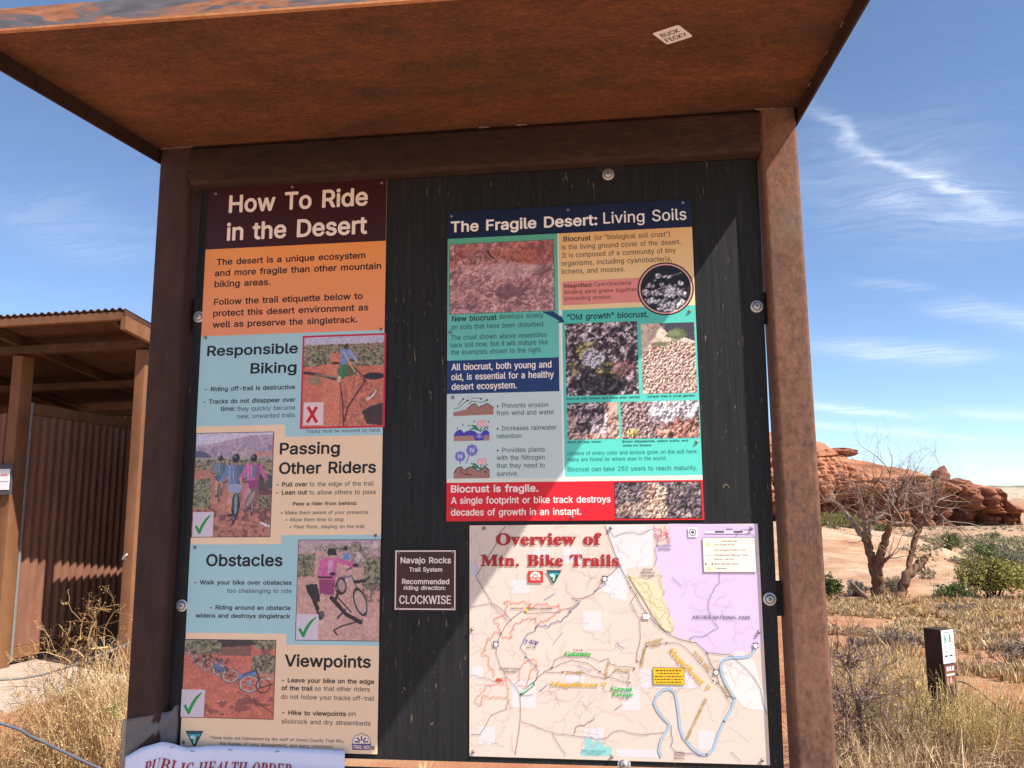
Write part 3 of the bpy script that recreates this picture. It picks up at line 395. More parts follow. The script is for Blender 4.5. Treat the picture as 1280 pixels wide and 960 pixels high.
"A":[96,[3,-4,14,0,3,2,8,22,3,5,35,0,11,-28,2,-1,13,0,5,4,-37,101,-4,5,-16,0,-4,-4,-37,-100,1,-4],[37,46,11,32,11,-32]],
"B":[91,[12,-4,49,1,12,4,10,10,4,10,0,13,-5,12,-9,8,6,5,4,7,0,15,-5,12,-8,8,-10,4,-10,1,-38,0,-3,-2,-1,-104],[21,15,0,27,25,0,7,-3,4,-4,2,-7,0,-4,-5,-7,-10,-2],[-23,46,0,26,25,-1,5,-2,3,-4,1,-4,0,-6,-2,-3,-5,-4,-4,-2]],
"C":[102,[47,-5,12,0,10,2,13,7,11,12,6,15,-1,3,-3,2,-14,0,-3,-2,-3,-8,-5,-6,-5,-3,-8,-2,-11,0,-8,4,-5,4,-4,7,-4,16,1,18,6,13,8,7,12,3,12,-2,9,-6,5,-11,3,-3,14,0,4,4,-2,9,-4,8,-10,11,-11,7,-16,3,-15,-1,-11,-5,-7,-5,-8,-8,-7,-12,-4,-19,0,-13,3,-14,9,-17,8,-9,8,-5]],
"D":[100,[12,-4,38,0,12,2,15,8,11,12,5,9,3,13,-1,26,-2,9,-7,12,-6,7,-8,5,-13,6,-11,1,-36,0,-3,-2,-1,-104],[21,15,0,71,14,1,16,-3,9,-6,4,-6,3,-8,1,-16,-4,-18,-5,-7,-8,-5,-12,-3]],
"E":[84,[12,-4,63,0,4,2,0,14,-3,3,-46,0,-1,1,0,26,42,0,2,1,2,3,0,12,-3,3,-43,0,0,25,46,1,4,4,0,11,-3,3,-64,1,-3,-2,-1,-104]],
"F":[82,[12,-4,13,0,4,4,0,40,40,0,4,4,0,12,-3,3,-41,0,0,27,45,1,4,4,0,11,-2,3,-64,1,-3,-2,-1,-104]],
"G":[104,[47,-5,17,0,9,3,8,4,11,12,5,10,2,8,0,19,-2,4,-40,0,-2,-1,-2,-3,0,-11,2,-3,2,-1,22,0,-2,-8,-5,-7,-10,-6,-13,0,-11,4,-8,9,-3,7,-2,11,0,15,5,14,4,4,5,5,13,3,14,-2,6,-6,6,-11,3,-2,14,0,4,4,-1,5,-4,9,-9,12,-12,7,-17,4,-18,-2,-15,-8,-9,-10,-6,-11,-4,-19,1,-22,4,-11,5,-9,13,-13,9,-5]],
"H":[103,[12,-4,13,0,4,4,0,42,1,1,44,0,1,-43,4,-4,12,0,3,2,1,2,0,102,-2,3,-2,1,-13,0,-3,-4,0,-39,-1,-1,-45,0,0,40,-5,4,-12,0,-3,-2,-1,-2,0,-102]],
"I":[60,[6,-4,48,0,4,4,0,11,-2,3,-2,1,-12,0,-1,1,0,70,13,1,3,2,1,2,0,11,-4,4,-48,0,-4,-4,0,-11,2,-3,2,-1,12,0,1,-1,0,-70,-13,-1,-3,-2,-1,-2,0,-11]],
"J":[79,[31,-5,15,0,11,5,7,7,7,13,0,82,-3,4,-14,0,-3,-4,0,-72,-3,-11,-3,-3,-5,-2,-10,1,-5,6,-2,14,-2,3,-2,1,-13,0,-3,-4,0,-15,6,-13,10,-8]],
"K":[93,[12,-4,13,0,3,2,1,34,10,11,33,-46,2,-1,15,0,3,2,1,2,-1,3,-38,54,1,2,37,39,1,4,-2,3,-2,1,-16,0,-2,-1,-42,-45,0,42,-5,4,-12,0,-3,-2,-1,-2,0,-102]],
"L":[79,[12,-4,60,0,2,1,2,3,0,12,-4,3,-43,1,0,86,-1,2,-4,2,-12,0,-4,-4,0,-102]],
"M":[126,[12,-4,13,0,4,4,0,60,25,-61,3,-3,11,0,4,2,1,3,23,59,1,-60,4,-4,12,0,3,2,1,2,0,102,-2,3,-2,1,-17,0,-4,-3,-29,-75,-29,76,-4,2,-18,0,-3,-2,-1,-2,0,-102]],
"N":[105,[12,-4,13,0,4,4,0,69,44,-70,5,-3,14,0,4,2,1,2,0,102,-2,3,-3,1,-12,0,-4,-4,0,-69,-45,70,-4,3,-15,0,-3,-2,-1,-2,0,-102]],
"O":[107,[47,-5,12,0,7,1,10,4,7,4,8,9,4,6,5,11,3,14,0,13,-2,13,-9,18,-8,8,-7,5,-11,5,-10,1,-11,0,-8,-2,-15,-9,-7,-8,-6,-11,-4,-10,-1,-10,1,-22,3,-9,6,-11,14,-13,8,-5],[13,18,-11,4,-7,7,-6,14,0,16,1,8,6,13,9,8,14,2,12,-3,5,-4,4,-5,5,-13,1,-17,-3,-14,-8,-11,-10,-5]],
"P":[89,[12,-4,13,0,4,4,0,33,25,0,7,2,11,5,9,10,4,12,0,16,-2,6,-5,9,-8,7,-10,5,-10,1,-38,0,-3,-2,-1,-104],[21,53,0,34,24,-1,8,-4,4,-8,0,-8,-2,-6,-4,-4,-8,-3]],
"Q":[107,[80,-13,14,0,3,3,-11,18,9,11,4,9,3,10,1,19,-4,19,-9,15,-9,7,-9,6,-16,3,-11,0,-8,-2,-15,-9,-7,-8,-6,-11,-4,-10,-1,-10,0,-13,3,-14,9,-18,12,-11,8,-4,12,-2,11,0,11,2,5,-6],[-26,24,-11,4,-7,7,-6,14,0,16,1,8,6,13,9,8,14,2,12,-3,5,-4,4,-5,5,-13,1,-17,-3,-14,-5,-8,-7,10,-4,3,-13,0,-3,-1,-2,-5,12,-14]],
"R":[90,[12,-4,13,0,4,4,0,34,1,1,17,0,18,-34,4,-4,2,-1,14,0,4,2,0,4,-20,37,12,12,4,8,1,8,0,7,-2,10,-6,9,-8,8,-8,3,-12,2,-38,0,-3,-2,-1,-104],[21,55,0,32,25,-1,5,-2,4,-4,2,-10,-1,-7,-3,-4,-9,-4]],
"S":[89,[41,-6,14,1,11,3,6,4,8,8,5,12,0,15,-5,8,-5,5,-15,8,-24,7,-5,3,-4,4,0,6,3,5,6,4,9,1,9,-1,5,-3,4,-5,1,-6,3,-2,13,0,3,3,1,6,-1,5,-3,6,-7,7,-11,7,-14,2,-15,-1,-12,-6,-9,-7,-5,-13,0,-11,1,-5,4,-6,5,-5,12,-7,26,-7,8,-5,2,-2,0,-5,-2,-6,-6,-5,-8,-2,-9,0,-10,4,-3,3,-3,8,-3,2,-13,0,-3,-2,-1,-7,2,-6,4,-7,7,-7,10,-5]],
"T":[90,[38,-4,14,0,3,4,0,86,28,1,2,1,2,2,0,12,-3,4,-77,0,-4,-4,0,-12,2,-3,30,-1,0,-86]],
"U":[103,[43,-5,17,0,10,2,10,6,8,8,5,8,2,10,0,73,-3,4,-14,0,-3,-4,0,-68,-2,-7,-7,-9,-6,-3,-8,-1,-9,1,-7,4,-4,5,-3,6,0,72,-5,4,-12,0,-4,-4,0,-72,1,-7,7,-12,7,-8,9,-5]],
"V":[96,[40,-4,16,0,4,4,37,101,-1,3,-3,2,-14,0,-4,-2,-27,-79,-28,78,-3,3,-13,0,-5,-4,36,-100,3,-4]],
"W":[137,[30,-4,16,0,4,3,18,67,19,-68,4,-2,15,0,3,2,29,102,-2,5,-2,1,-13,0,-4,-2,-19,-72,-16,64,-4,9,-2,1,-14,0,-4,-2,-19,-71,-19,71,-4,2,-12,0,-4,-2,-1,-4,26,-96,2,-6]],
"X":[95,[4,-4,14,0,3,1,27,38,26,-38,2,-1,14,0,4,2,1,2,-1,3,-34,49,33,48,0,2,-2,3,-2,1,-14,0,-2,-1,-25,-36,-25,36,-3,1,-14,0,-3,-2,-1,-2,2,-4,31,-46,-34,-49,-1,-3]],
"Y":[94,[40,-4,14,0,3,4,0,40,36,58,2,4,-4,4,-15,0,-3,-2,-25,-42,-28,43,-2,1,-14,0,-5,-4,3,-5,35,-56,0,-41]],
"Z":[88,[8,-4,72,0,3,2,1,2,0,12,-4,3,-49,1,51,73,1,3,0,10,-2,3,-2,1,-71,0,-3,-2,-1,-2,0,-12,4,-3,48,-1,-51,-75,-1,-11]],
"a":[78,[30,-6,10,1,11,6,2,-4,3,-1,12,0,3,4,0,60,-5,9,-6,6,-11,5,-17,1,-10,-3,-8,-5,-5,-5,-5,-9,2,-4,14,-4,2,1,6,7,7,3,11,-1,4,-3,1,-8,-22,-3,-12,-3,-10,-7,-4,-8,0,-15,5,-9,10,-8],[12,16,-5,2,-2,3,0,6,2,2,7,3,19,3,0,-8,-4,-7,-8,-4]],
"b":[85,[39,-5,13,0,6,1,9,6,7,7,5,10,3,11,0,14,-1,8,-4,10,-5,7,-7,6,-6,4,-7,2,-12,0,-9,-4,-4,-3,-1,30,-3,2,-13,0,-3,-4,0,-102,3,-4,12,0,4,2,1,3],[14,12,-7,3,-5,6,-2,10,0,11,2,9,5,7,7,3,5,0,8,-3,5,-7,2,-8,0,-12,-2,-8,-5,-8,-7,-3]],
"c":[79,[34,-5,15,0,13,5,8,7,7,12,-3,5,-14,3,-2,-2,-4,-6,-4,-4,-11,-2,-7,3,-4,4,-3,4,-2,9,1,13,3,8,6,6,6,2,10,-1,3,-2,5,-8,4,-2,10,2,5,4,-3,9,-8,9,-9,6,-8,2,-14,0,-13,-6,-11,-10,-3,-7,-4,-10,0,-20,6,-15,10,-11,7,-5]],
"d":[85,[32,-5,16,0,10,7,2,-4,3,-2,12,0,4,4,0,102,-4,4,-13,0,-3,-2,-1,-29,-12,6,-16,-1,-11,-6,-7,-7,-6,-9,-3,-16,0,-14,3,-10,6,-10,7,-8],[19,13,-6,3,-5,4,-4,12,0,10,3,11,3,4,6,4,8,1,7,-2,6,-8,2,-8,0,-13,-4,-11,-4,-4,-6,-3]],
"e":[81,[34,-5,16,0,6,1,10,6,6,6,5,8,0,2,-3,4,-13,3,-2,-1,-3,-5,-5,-4,-5,-2,-8,0,-8,4,-5,6,-1,7,50,0,4,4,-1,18,-5,13,-4,4,-7,7,-13,5,-17,-1,-12,-6,-10,-12,-6,-14,0,-20,2,-6,4,-10,10,-10,9,-5],[-4,51,3,7,6,6,5,1,6,0,7,-3,4,-4,2,-7]],
"f":[51,[16,-4,13,0,4,4,0,61,13,0,3,5,-1,12,-3,2,-12,0,0,7,3,4,10,-1,3,3,4,11,-3,4,-4,1,-13,1,-12,-5,-5,-5,-3,-5,-1,-15,-11,0,-4,-4,1,-13,3,-2,11,0,0,-61]],
"g":[85,[34,-34,14,0,11,3,8,4,6,6,4,7,2,9,0,81,-4,4,-13,0,-2,-2,-2,-4,-5,4,-7,3,-16,-1,-11,-6,-7,-7,-6,-9,-3,-16,0,-14,3,-9,8,-12,5,-4,8,-4,11,-2,11,1,9,5,0,-9,-2,-4,-7,-5,-12,0,-5,1,-12,10,-12,-7,-1,-4,1,-3,7,-8,7,-5],[15,47,-8,4,-2,3,-3,7,-1,13,2,9,5,6,5,3,8,1,7,-2,4,-5,4,-9,1,-10,-3,-12,-3,-4,-8,-4]],
"h":[82,[10,-4,13,0,4,4,0,52,4,6,10,4,6,-1,4,-2,4,-6,1,-55,3,-2,12,0,2,1,2,3,0,54,-4,13,-8,9,-11,5,-12,0,-13,-6,0,27,-5,4,-12,0,-3,-4,0,-102]],
"i":[33,[10,-4,13,0,4,4,0,76,-4,4,-13,0,-3,-4,0,-76],[7,85,6,0,3,1,5,5,1,3,0,5,-1,4,-5,4,-3,2,-6,0,-5,-3,-3,-3,-2,-5,2,-8]],
"j":[33,[-2,-33,10,1,7,3,7,6,4,8,1,91,-4,4,-13,0,-3,-4,0,-83,-2,-5,-7,-1,-4,-4,0,-12],[20,114,6,0,3,1,6,8,0,5,-2,4,-7,6,-6,0,-5,-3,-3,-3,-2,-5,2,-8]],
"k":[76,[10,-4,13,0,3,2,1,28,3,4,27,-33,2,-1,15,0,4,4,-4,7,-29,36,30,30,1,3,-1,2,-3,2,-17,-1,-28,-28,0,51,-1,2,-4,2,-12,0,-3,-4,0,-102]],
"l":[38,[24,-5,12,1,3,3,1,3,-3,11,-3,2,-6,0,-1,3,0,84,-4,4,-12,0,-2,-1,-2,-3,0,-90,2,-6,6,-7]],
"m":[122,[10,-4,13,0,4,4,0,50,3,9,8,3,8,-1,3,-2,2,-4,0,-55,2,-3,2,-1,13,0,3,4,0,54,4,6,6,2,8,-1,3,-1,3,-4,0,-56,4,-4,12,0,2,1,2,3,0,56,-2,8,-3,7,-8,6,-12,4,-6,0,-8,-2,-7,-3,-5,-5,-7,7,-9,3,-11,0,-9,-6,-5,5,-12,0,-2,-1,-2,-3,0,-76]],
"n":[82,[10,-4,13,0,4,4,0,52,4,6,10,4,6,-1,4,-2,4,-6,1,-55,4,-2,11,0,3,2,1,2,0,55,-1,6,-4,8,-9,8,-10,4,-11,0,-13,-6,-5,5,-11,0,-3,-2,-1,-2,0,-76]],
"o":[83,[34,-5,15,0,7,2,9,5,9,10,3,7,3,11,-1,20,-5,13,-11,11,-7,5,-8,2,-14,0,-13,-6,-11,-10,-3,-7,-4,-10,0,-20,6,-15,10,-11,7,-5],[12,16,-6,3,-5,4,-4,12,0,10,3,10,2,4,6,5,10,1,7,-2,5,-5,3,-10,1,-10,-1,-8,-4,-8,-5,-4]],
"p":[85,[10,-33,13,0,4,4,0,30,12,-6,17,0,11,7,5,5,6,9,4,15,0,13,-1,8,-4,10,-5,7,-7,6,-6,4,-7,2,-12,0,-9,-4,-4,-3,-1,4,-3,2,-12,0,-4,-4,0,-104],[34,41,-7,3,-5,6,-2,10,0,11,2,9,5,7,7,3,5,0,8,-3,5,-7,2,-8,0,-12,-2,-8,-5,-8,-7,-3]],
"q":[85,[62,-33,13,0,4,4,0,105,-4,4,-12,0,-3,-2,-2,-4,-12,7,-16,-1,-11,-6,-7,-7,-6,-9,-3,-16,0,-9,2,-11,7,-14,7,-8,7,-3,7,-2,12,0,10,4,3,2,0,-29],[-20,41,-6,3,-5,4,-4,12,0,10,3,11,3,4,6,4,8,1,7,-2,6,-8,2,-8,0,-13,-4,-11,-4,-4,-6,-3]],
"r":[52,[10,-4,13,0,4,4,0,52,3,5,4,3,6,1,9,0,3,2,1,2,0,12,-4,4,-12,0,-11,-6,-4,5,-11,0,-4,-4,0,-76]],
"s":[73,[28,-5,16,0,14,5,8,8,4,8,-1,13,-3,6,-4,4,-10,6,-22,5,-4,3,1,6,9,4,10,-3,4,-7,3,-2,11,2,4,3,1,4,-5,9,-8,7,-11,5,-15,0,-12,-5,-8,-7,-5,-10,0,-7,2,-6,2,-4,6,-6,11,-5,20,-5,3,-3,0,-5,-3,-3,-6,-2,-8,0,-4,2,-3,2,-3,6,-3,2,-11,-2,-4,-2,-1,-5,6,-11,8,-6]],
"t":[45,[28,-5,12,0,5,2,2,3,-3,13,-4,2,-8,-1,-3,3,0,44,12,0,3,2,1,13,-4,4,-12,0,0,14,-2,3,-2,1,-13,0,-3,-4,0,-14,-8,0,-4,-4,0,-11,4,-4,8,0,0,-43,2,-10,8,-9]],
"u":[82,[35,-5,11,1,9,5,1,-3,4,-2,12,0,3,4,0,76,-3,4,-13,0,-4,-4,0,-52,-5,-7,-8,-3,-9,2,-3,2,-3,5,-1,55,-3,2,-12,0,-4,-4,0,-55,2,-8,5,-8,5,-5,8,-4]],
"v":[78,[32,-4,14,0,3,2,29,76,0,2,-2,3,-15,1,-3,-2,-19,-51,-19,50,-4,3,-13,0,-3,-2,0,-5,27,-71,2,-3]],
"w":[113,[27,-4,13,0,3,2,14,46,13,-46,4,-2,12,0,2,1,3,6,20,66,2,5,-1,4,-4,2,-12,0,-3,-2,-13,-46,-14,46,-3,2,-14,-1,-4,-5,-11,-42,-14,46,-3,2,-12,0,-2,-1,-2,-3,0,-2,22,-74]],
"x":[76,[4,-4,14,0,3,1,17,25,17,-25,3,-1,13,0,3,2,1,2,-1,4,-24,34,23,35,1,3,-2,3,-2,1,-14,0,-2,-1,-16,-24,-16,24,-2,1,-14,0,-3,-2,-1,-2,1,-3,23,-34,-25,-36,0,-3]],
"y":[78,[16,-33,9,0,7,4,6,5,5,6,35,92,0,2,-2,3,-15,1,-3,-2,-19,-51,-19,50,-4,3,-13,0,-3,-2,0,-5,28,-72,-2,-9,-3,-5,-3,-1,-8,1,-4,-4,-3,-10,1,-3,3,-2]],
"z":[76,[8,-4,60,0,3,2,1,2,0,12,-4,3,-35,1,37,48,1,12,-2,3,-3,1,-56,0,-4,-2,-1,-2,0,-12,4,-3,34,-1,-38,-49,-1,-11]],
"“":[60,[10,59,14,0,5,5,5,35,-1,5,-3,2,-10,0,-3,-4,-11,-38,1,-3],[27,-2,15,0,4,5,6,35,-1,5,-3,2,-10,0,-4,-4,-10,-38,1,-3]],
"”":[60,[10,59,10,0,4,4,10,37,-1,4,-3,2,-14,0,-4,-4,-6,-38],[28,-5,10,0,5,5,10,36,-1,4,-3,2,-15,0,-3,-4,-6,-38]],
"•":[78,[34,15,10,0,9,4,7,7,5,10,-1,12,-5,9,-8,6,-7,3,-10,0,-9,-4,-7,-7,-5,-9,0,-12,4,-7,6,-7]]},"T":{"-":[43,[4,28,35,0,2,2,0,12,-3,2,-34,0,-1,-2,0,-12]],
".":[36,[15,-5,8,1,6,6,0,10,-2,3,-5,4,-8,0,-3,-2,-4,-5,0,-10,4,-5]],
"7":[75,[21,-3,13,0,3,2,36,87,0,10,-1,3,-66,0,-2,-2,-1,-29,2,-3,10,1,2,4,0,4,2,3,3,2,31,-1,-34,-76,0,-3]],
"B":[89,[2,-3,58,1,14,5,8,7,4,9,1,8,-2,8,-7,9,-10,6,5,2,5,5,4,9,-1,13,-7,8,-6,4,-12,2,-53,1,-2,-1,0,-6,3,-2,5,-1,3,-6,0,-65,-3,-5,-8,-3,0,-6],[43,8,-3,1,-2,3,0,31,1,1,8,0,5,-3,4,-10,0,-10,-2,-7,-2,-3,-4,-2],[-9,45,-1,29,2,2,5,0,4,-2,3,-3,1,-5,0,-10,-3,-8,-7,-3]],
"E":[88,[2,-3,79,0,2,2,6,28,0,3,-2,1,-6,0,-7,-12,-5,-5,-6,-3,-18,-3,-4,1,-2,3,1,29,6,0,5,-4,5,-16,6,0,1,2,0,47,-1,2,-6,0,-5,-15,-6,-4,-5,-1,0,30,2,1,10,0,8,-1,7,-3,5,-7,2,-9,2,-2,5,0,2,3,0,28,-2,2,-78,0,-2,-1,0,-6,10,-4,2,-9,-1,-63,-2,-4,-10,-2,0,-6]],
"G":[102,[46,-5,22,1,9,2,13,5,2,3,1,25,3,2,5,1,2,2,0,4,-3,2,-46,0,-1,-2,0,-5,3,-2,6,0,3,-3,1,-17,-2,-5,-3,-2,-8,-1,-5,2,-6,3,-4,5,-3,8,-2,9,-1,22,3,18,8,10,3,3,10,1,6,-2,6,-4,8,-8,5,-11,2,-2,5,0,2,2,0,33,-2,2,-5,0,-5,-6,-14,5,-10,1,-12,-1,-8,-2,-13,-7,-9,-9,-6,-11,-3,-10,0,-15,1,-10,5,-12,5,-7,9,-8,11,-6]],
"M":[127,[2,-3,32,0,3,2,-1,6,-10,3,-2,4,0,50,27,-62,2,-3,5,0,3,2,27,65,0,-52,-2,-4,-6,-1,-3,-2,0,-6,2,-2,46,1,1,1,0,6,-9,3,-2,6,0,63,2,6,9,3,0,7,-2,1,-35,0,-3,-4,-22,-53,-23,52,-3,5,-37,0,-1,-2,0,-5,2,-2,9,-2,2,-7,0,-60,-3,-8,-8,-2,-2,-2,0,-5]],
"O":[105,[44,-5,20,1,7,2,12,7,9,9,5,6,5,16,0,19,-3,10,-5,10,-11,11,-12,7,-7,2,-22,0,-16,-6,-15,-14,-6,-11,-2,-8,0,-15,1,-9,8,-17,8,-9,7,-4,7,-4],[16,7,-10,6,-5,9,-3,16,0,20,3,14,5,10,6,5,7,1,9,-4,7,-10,4,-14,0,-18,-2,-18,-6,-11,-7,-5]],
"T":[85,[18,-3,48,0,2,2,0,6,-10,3,-3,5,0,71,9,-2,6,-3,5,-9,1,-8,2,-1,5,0,2,2,0,29,-2,2,-81,0,-2,-1,-1,-30,2,-2,6,0,1,1,3,10,4,7,7,4,7,1,0,-69,-3,-7,-10,-3,0,-6]],
"U":[98,[43,-5,12,0,13,2,8,5,7,10,4,19,0,48,2,4,7,2,1,1,0,6,-1,2,-30,0,-3,-2,1,-6,9,-3,2,-3,1,-48,-1,-10,-4,-8,-5,-5,-8,-2,-7,0,-6,3,-4,6,-2,10,0,52,2,5,7,2,2,2,0,6,-2,1,-46,0,-2,-2,0,-5,2,-2,8,-2,2,-5,0,-54,3,-12,5,-7,5,-5,9,-4]],
"a":[69,[16,-5,11,1,11,6,6,-6,12,-1,7,4,6,5,0,3,-3,3,-5,0,0,41,-3,6,-8,7,-8,2,-22,-1,-9,-4,-5,-5,-2,-4,0,-8,1,-4,4,-3,4,-2,8,1,5,4,1,3,0,5,-3,7,5,2,4,-1,3,-2,1,-2,0,-12,-21,-7,-6,-4,-7,-8,-2,-5,0,-7,2,-5,5,-6],[22,11,-3,4,0,7,5,8,5,2,0,-16,-3,-3]],
"c":[59,[26,-5,10,0,8,2,8,5,7,8,0,4,-3,3,-4,0,-8,-6,-6,0,-8,5,-3,8,-2,7,0,13,2,8,4,4,3,1,2,-2,1,-11,5,-5,10,0,4,3,2,3,0,8,-2,4,-5,6,-7,3,-12,1,-14,-4,-10,-10,-5,-10,-2,-7,0,-12,2,-9,5,-8,7,-7]],
"e":[60,[26,-5,10,0,11,4,9,8,3,5,0,5,-3,2,-3,0,-9,-7,-9,0,-5,4,-2,4,-2,11,31,0,2,1,0,12,-4,10,-7,8,-9,4,-15,0,-8,-4,-9,-9,-5,-11,-1,-18,2,-9,4,-7,7,-8],[12,41,0,5,2,8,5,3,4,-4,0,-11]],
"f":[43,[2,-3,38,0,3,2,-1,6,-1,1,-7,1,-1,2,-1,43,1,1,9,0,1,1,0,8,-1,3,-10,0,0,14,1,6,3,1,-2,-10,1,-3,4,-3,10,-1,5,4,1,4,0,9,-6,6,-5,3,-17,0,-11,-5,-4,-3,-3,-7,-1,-15,-6,0,-1,-2,0,-9,7,-2,0,-40,-1,-5,-5,-1,-2,-2,0,-5]],
"g":[65,[20,-31,18,0,14,4,5,3,8,8,1,6,-1,10,-1,3,-5,5,-11,4,-22,1,-3,1,2,3,2,1,13,0,8,2,8,7,5,9,0,10,-2,4,5,1,2,1,0,10,-2,1,-16,0,-9,3,-16,0,-12,-5,-6,-6,-2,-5,-1,-13,1,-5,10,-10,-9,-7,-2,-5,1,-9,4,-5,-6,-6,-1,-8,2,-3,6,-6],[21,6,-7,2,-4,2,-1,3,4,5,21,0,6,-2,2,-2,-2,-4,-4,-2],[-12,46,-4,2,-3,11,1,10,2,5,3,2,4,-3,2,-8,0,-12,-2,-5]],
"i":[40,[2,-3,34,0,3,2,0,5,-5,3,-1,2,0,53,-2,3,-27,0,-3,-2,0,-5,6,-3,1,-4,0,-40,-1,-4,-6,-3,0,-5],[15,71,9,0,7,6,1,11,-2,3,-5,5,-12,0,-4,-4,-2,-3,0,-11,5,-5]],
"k":[72,[2,-3,35,1,2,1,0,5,-6,3,-1,3,0,14,13,-17,-6,-3,0,-5,2,-2,35,0,2,2,0,6,-6,2,-23,34,10,11,5,3,7,1,1,2,0,5,-2,2,-30,0,-1,-2,0,-5,1,-2,6,-1,-14,-14,0,51,-2,2,-26,0,-3,-2,0,-5,6,-3,1,-4,0,-69,-1,-4,-6,-3,0,-5]],
"l":[40,[2,-3,34,0,3,2,0,5,-5,3,-1,2,0,83,-2,2,-27,0,-3,-2,0,-5,6,-3,1,-4,0,-69,-1,-4,-6,-3,0,-5]],
"n":[76,[2,-3,34,0,2,1,2,-1,33,0,2,2,0,5,-5,3,-1,3,-1,42,-2,6,-5,5,-7,3,-12,0,-10,-5,0,2,-2,2,-26,0,-2,-2,-1,-5,6,-3,1,-4,0,-40,-1,-4,-6,-3,0,-5],[37,6,-5,2,-1,3,0,35,5,5,5,1,1,-1,2,-8,0,-29,-2,-6]],
"o":[67,[28,-5,15,1,9,4,9,10,5,14,0,13,-3,12,-9,11,-13,6,-15,0,-12,-6,-8,-8,-5,-13,0,-16,5,-13,9,-10],[17,5,-3,2,-2,7,-1,26,2,12,2,4,4,1,3,-1,3,-6,1,-12,0,-16,-2,-13,-3,-4]],
"p":[74,[2,-31,38,0,2,2,0,5,-2,2,-6,2,-1,2,-1,17,8,-4,10,0,11,5,6,7,5,13,0,23,-3,8,-3,6,-8,7,-8,3,-6,0,-6,-2,-6,-3,-3,3,-25,0,-3,-2,0,-5,6,-3,1,-5,0,-66,-1,-5,-6,-3,0,-5],[36,38,-3,2,-2,5,0,29,5,7,4,1,3,-2,2,-3,2,-20,-1,-11,-2,-5,-4,-3]],
"r":[57,[2,-3,38,0,2,2,0,6,-7,2,-2,2,0,33,1,4,4,3,7,-7,9,0,4,3,3,5,0,7,-2,4,-4,3,-3,2,-10,0,-10,-6,0,3,-2,2,-26,0,-2,-2,-1,-5,6,-3,1,-4,0,-40,-1,-4,-6,-3,0,-5]],
"s":[58,[6,-5,5,0,3,4,12,-4,10,0,9,4,6,6,3,9,0,10,-2,6,-5,6,-19,10,-4,5,0,3,2,1,4,2,3,-1,7,-5,4,-9,6,-1,1,3,0,20,-1,2,-5,1,-3,-3,-11,3,-11,-1,-6,-3,-7,-8,-2,-7,0,-8,2,-6,8,-8,19,-10,1,-2,0,-4,-1,-2,-3,-2,-7,1,-7,6,-5,11,-6,0,-1,-2,0,-24]],
"t":[46,[20,-5,9,0,8,3,5,5,5,9,0,3,-5,2,-3,0,-4,-6,-1,0,-2,1,-1,41,12,1,1,1,0,7,-2,3,-11,0,0,20,-2,2,-5,0,-7,-10,-16,-17,1,-5,5,-3,0,-45,2,-4,4,-5]],
"v":[61,[28,-5,5,0,2,3,20,52,3,5,5,3,0,5,-1,2,-22,0,-2,-2,0,-6,7,-3,-8,-21,-8,21,1,2,4,0,1,2,0,5,-1,1,-35,1,-2,-2,0,-5,5,-3,3,-5,19,-50]],
"w":[87,[23,-5,6,0,2,2,13,33,11,-33,1,-2,5,0,3,2,21,55,3,4,4,2,0,5,-1,1,-20,1,-2,-2,0,-6,6,-3,-7,-16,-6,16,5,4,0,5,-1,2,-33,0,-3,-2,-2,2,-30,0,-2,-2,-1,-5,6,-6,20,-55],[13,37,-8,21,4,2,6,-2,3,-7]],
"y":[60,[6,-31,12,1,3,2,8,8,5,10,21,58,3,7,5,3,0,5,-2,2,-21,0,-2,-2,0,-6,6,-2,1,-1,-8,-22,-8,22,6,4,0,5,-1,1,-35,1,-2,-2,0,-5,5,-3,3,-7,20,-48,-2,-8,-5,-9,-2,8,-5,4,-9,-1,-4,-4,-2,-4,1,-9,4,-5]]},"I":{"A":[84,[-13,0,27,0,0,3,-7,2,-2,4,4,6,11,13,28,0,-1,-17,-4,-5,-8,-3,1,-3,41,0,0,3,-5,1,-4,3,-3,6,3,79,-4,-1,-68,-83,-9,-5],[37,30,25,32,-1,-31]],
"B":[86,[-6,0,54,1,12,3,7,4,3,4,4,6,1,5,0,9,-3,7,-5,5,-8,4,13,5,8,7,3,8,0,6,-3,6,-4,4,-6,3,-8,2,-47,1,0,-3,5,-1,4,-3,0,-6,-18,-66,-4,-6,-8,-2],[35,2,-3,2,0,5,9,32,7,1,5,-1,5,-4,3,-4,0,-9,-2,-9,-3,-5,-6,-6,-6,-2],[0,44,-1,1,0,2,8,30,1,3,4,1,8,-2,3,-3,2,-4,0,-11,-4,-8,-8,-7]],
"C":[88,[32,-2,15,0,10,3,10,6,10,11,-3,3,-10,-11,-6,-3,-9,-3,-12,1,-8,7,-4,11,0,18,5,16,8,16,9,9,4,3,5,2,8,1,6,-2,5,-4,4,-9,1,-11,4,0,6,31,-4,0,-4,-4,-21,4,-7,0,-12,-3,-10,-5,-9,-7,-9,-12,-6,-11,-3,-12,-1,-15,1,-7,5,-9,6,-7,6,-4]],
"D":[97,[-6,0,46,0,11,1,15,6,10,7,11,14,3,7,3,11,0,13,-2,7,-5,11,-9,8,-14,4,-48,1,0,-3,5,-1,3,-2,1,-7,-18,-66,-4,-6,-8,-2],[37,1,-5,3,0,7,18,67,2,3,3,2,11,-1,8,-5,5,-11,0,-20,-5,-18,-7,-12,-8,-9,-12,-5]],
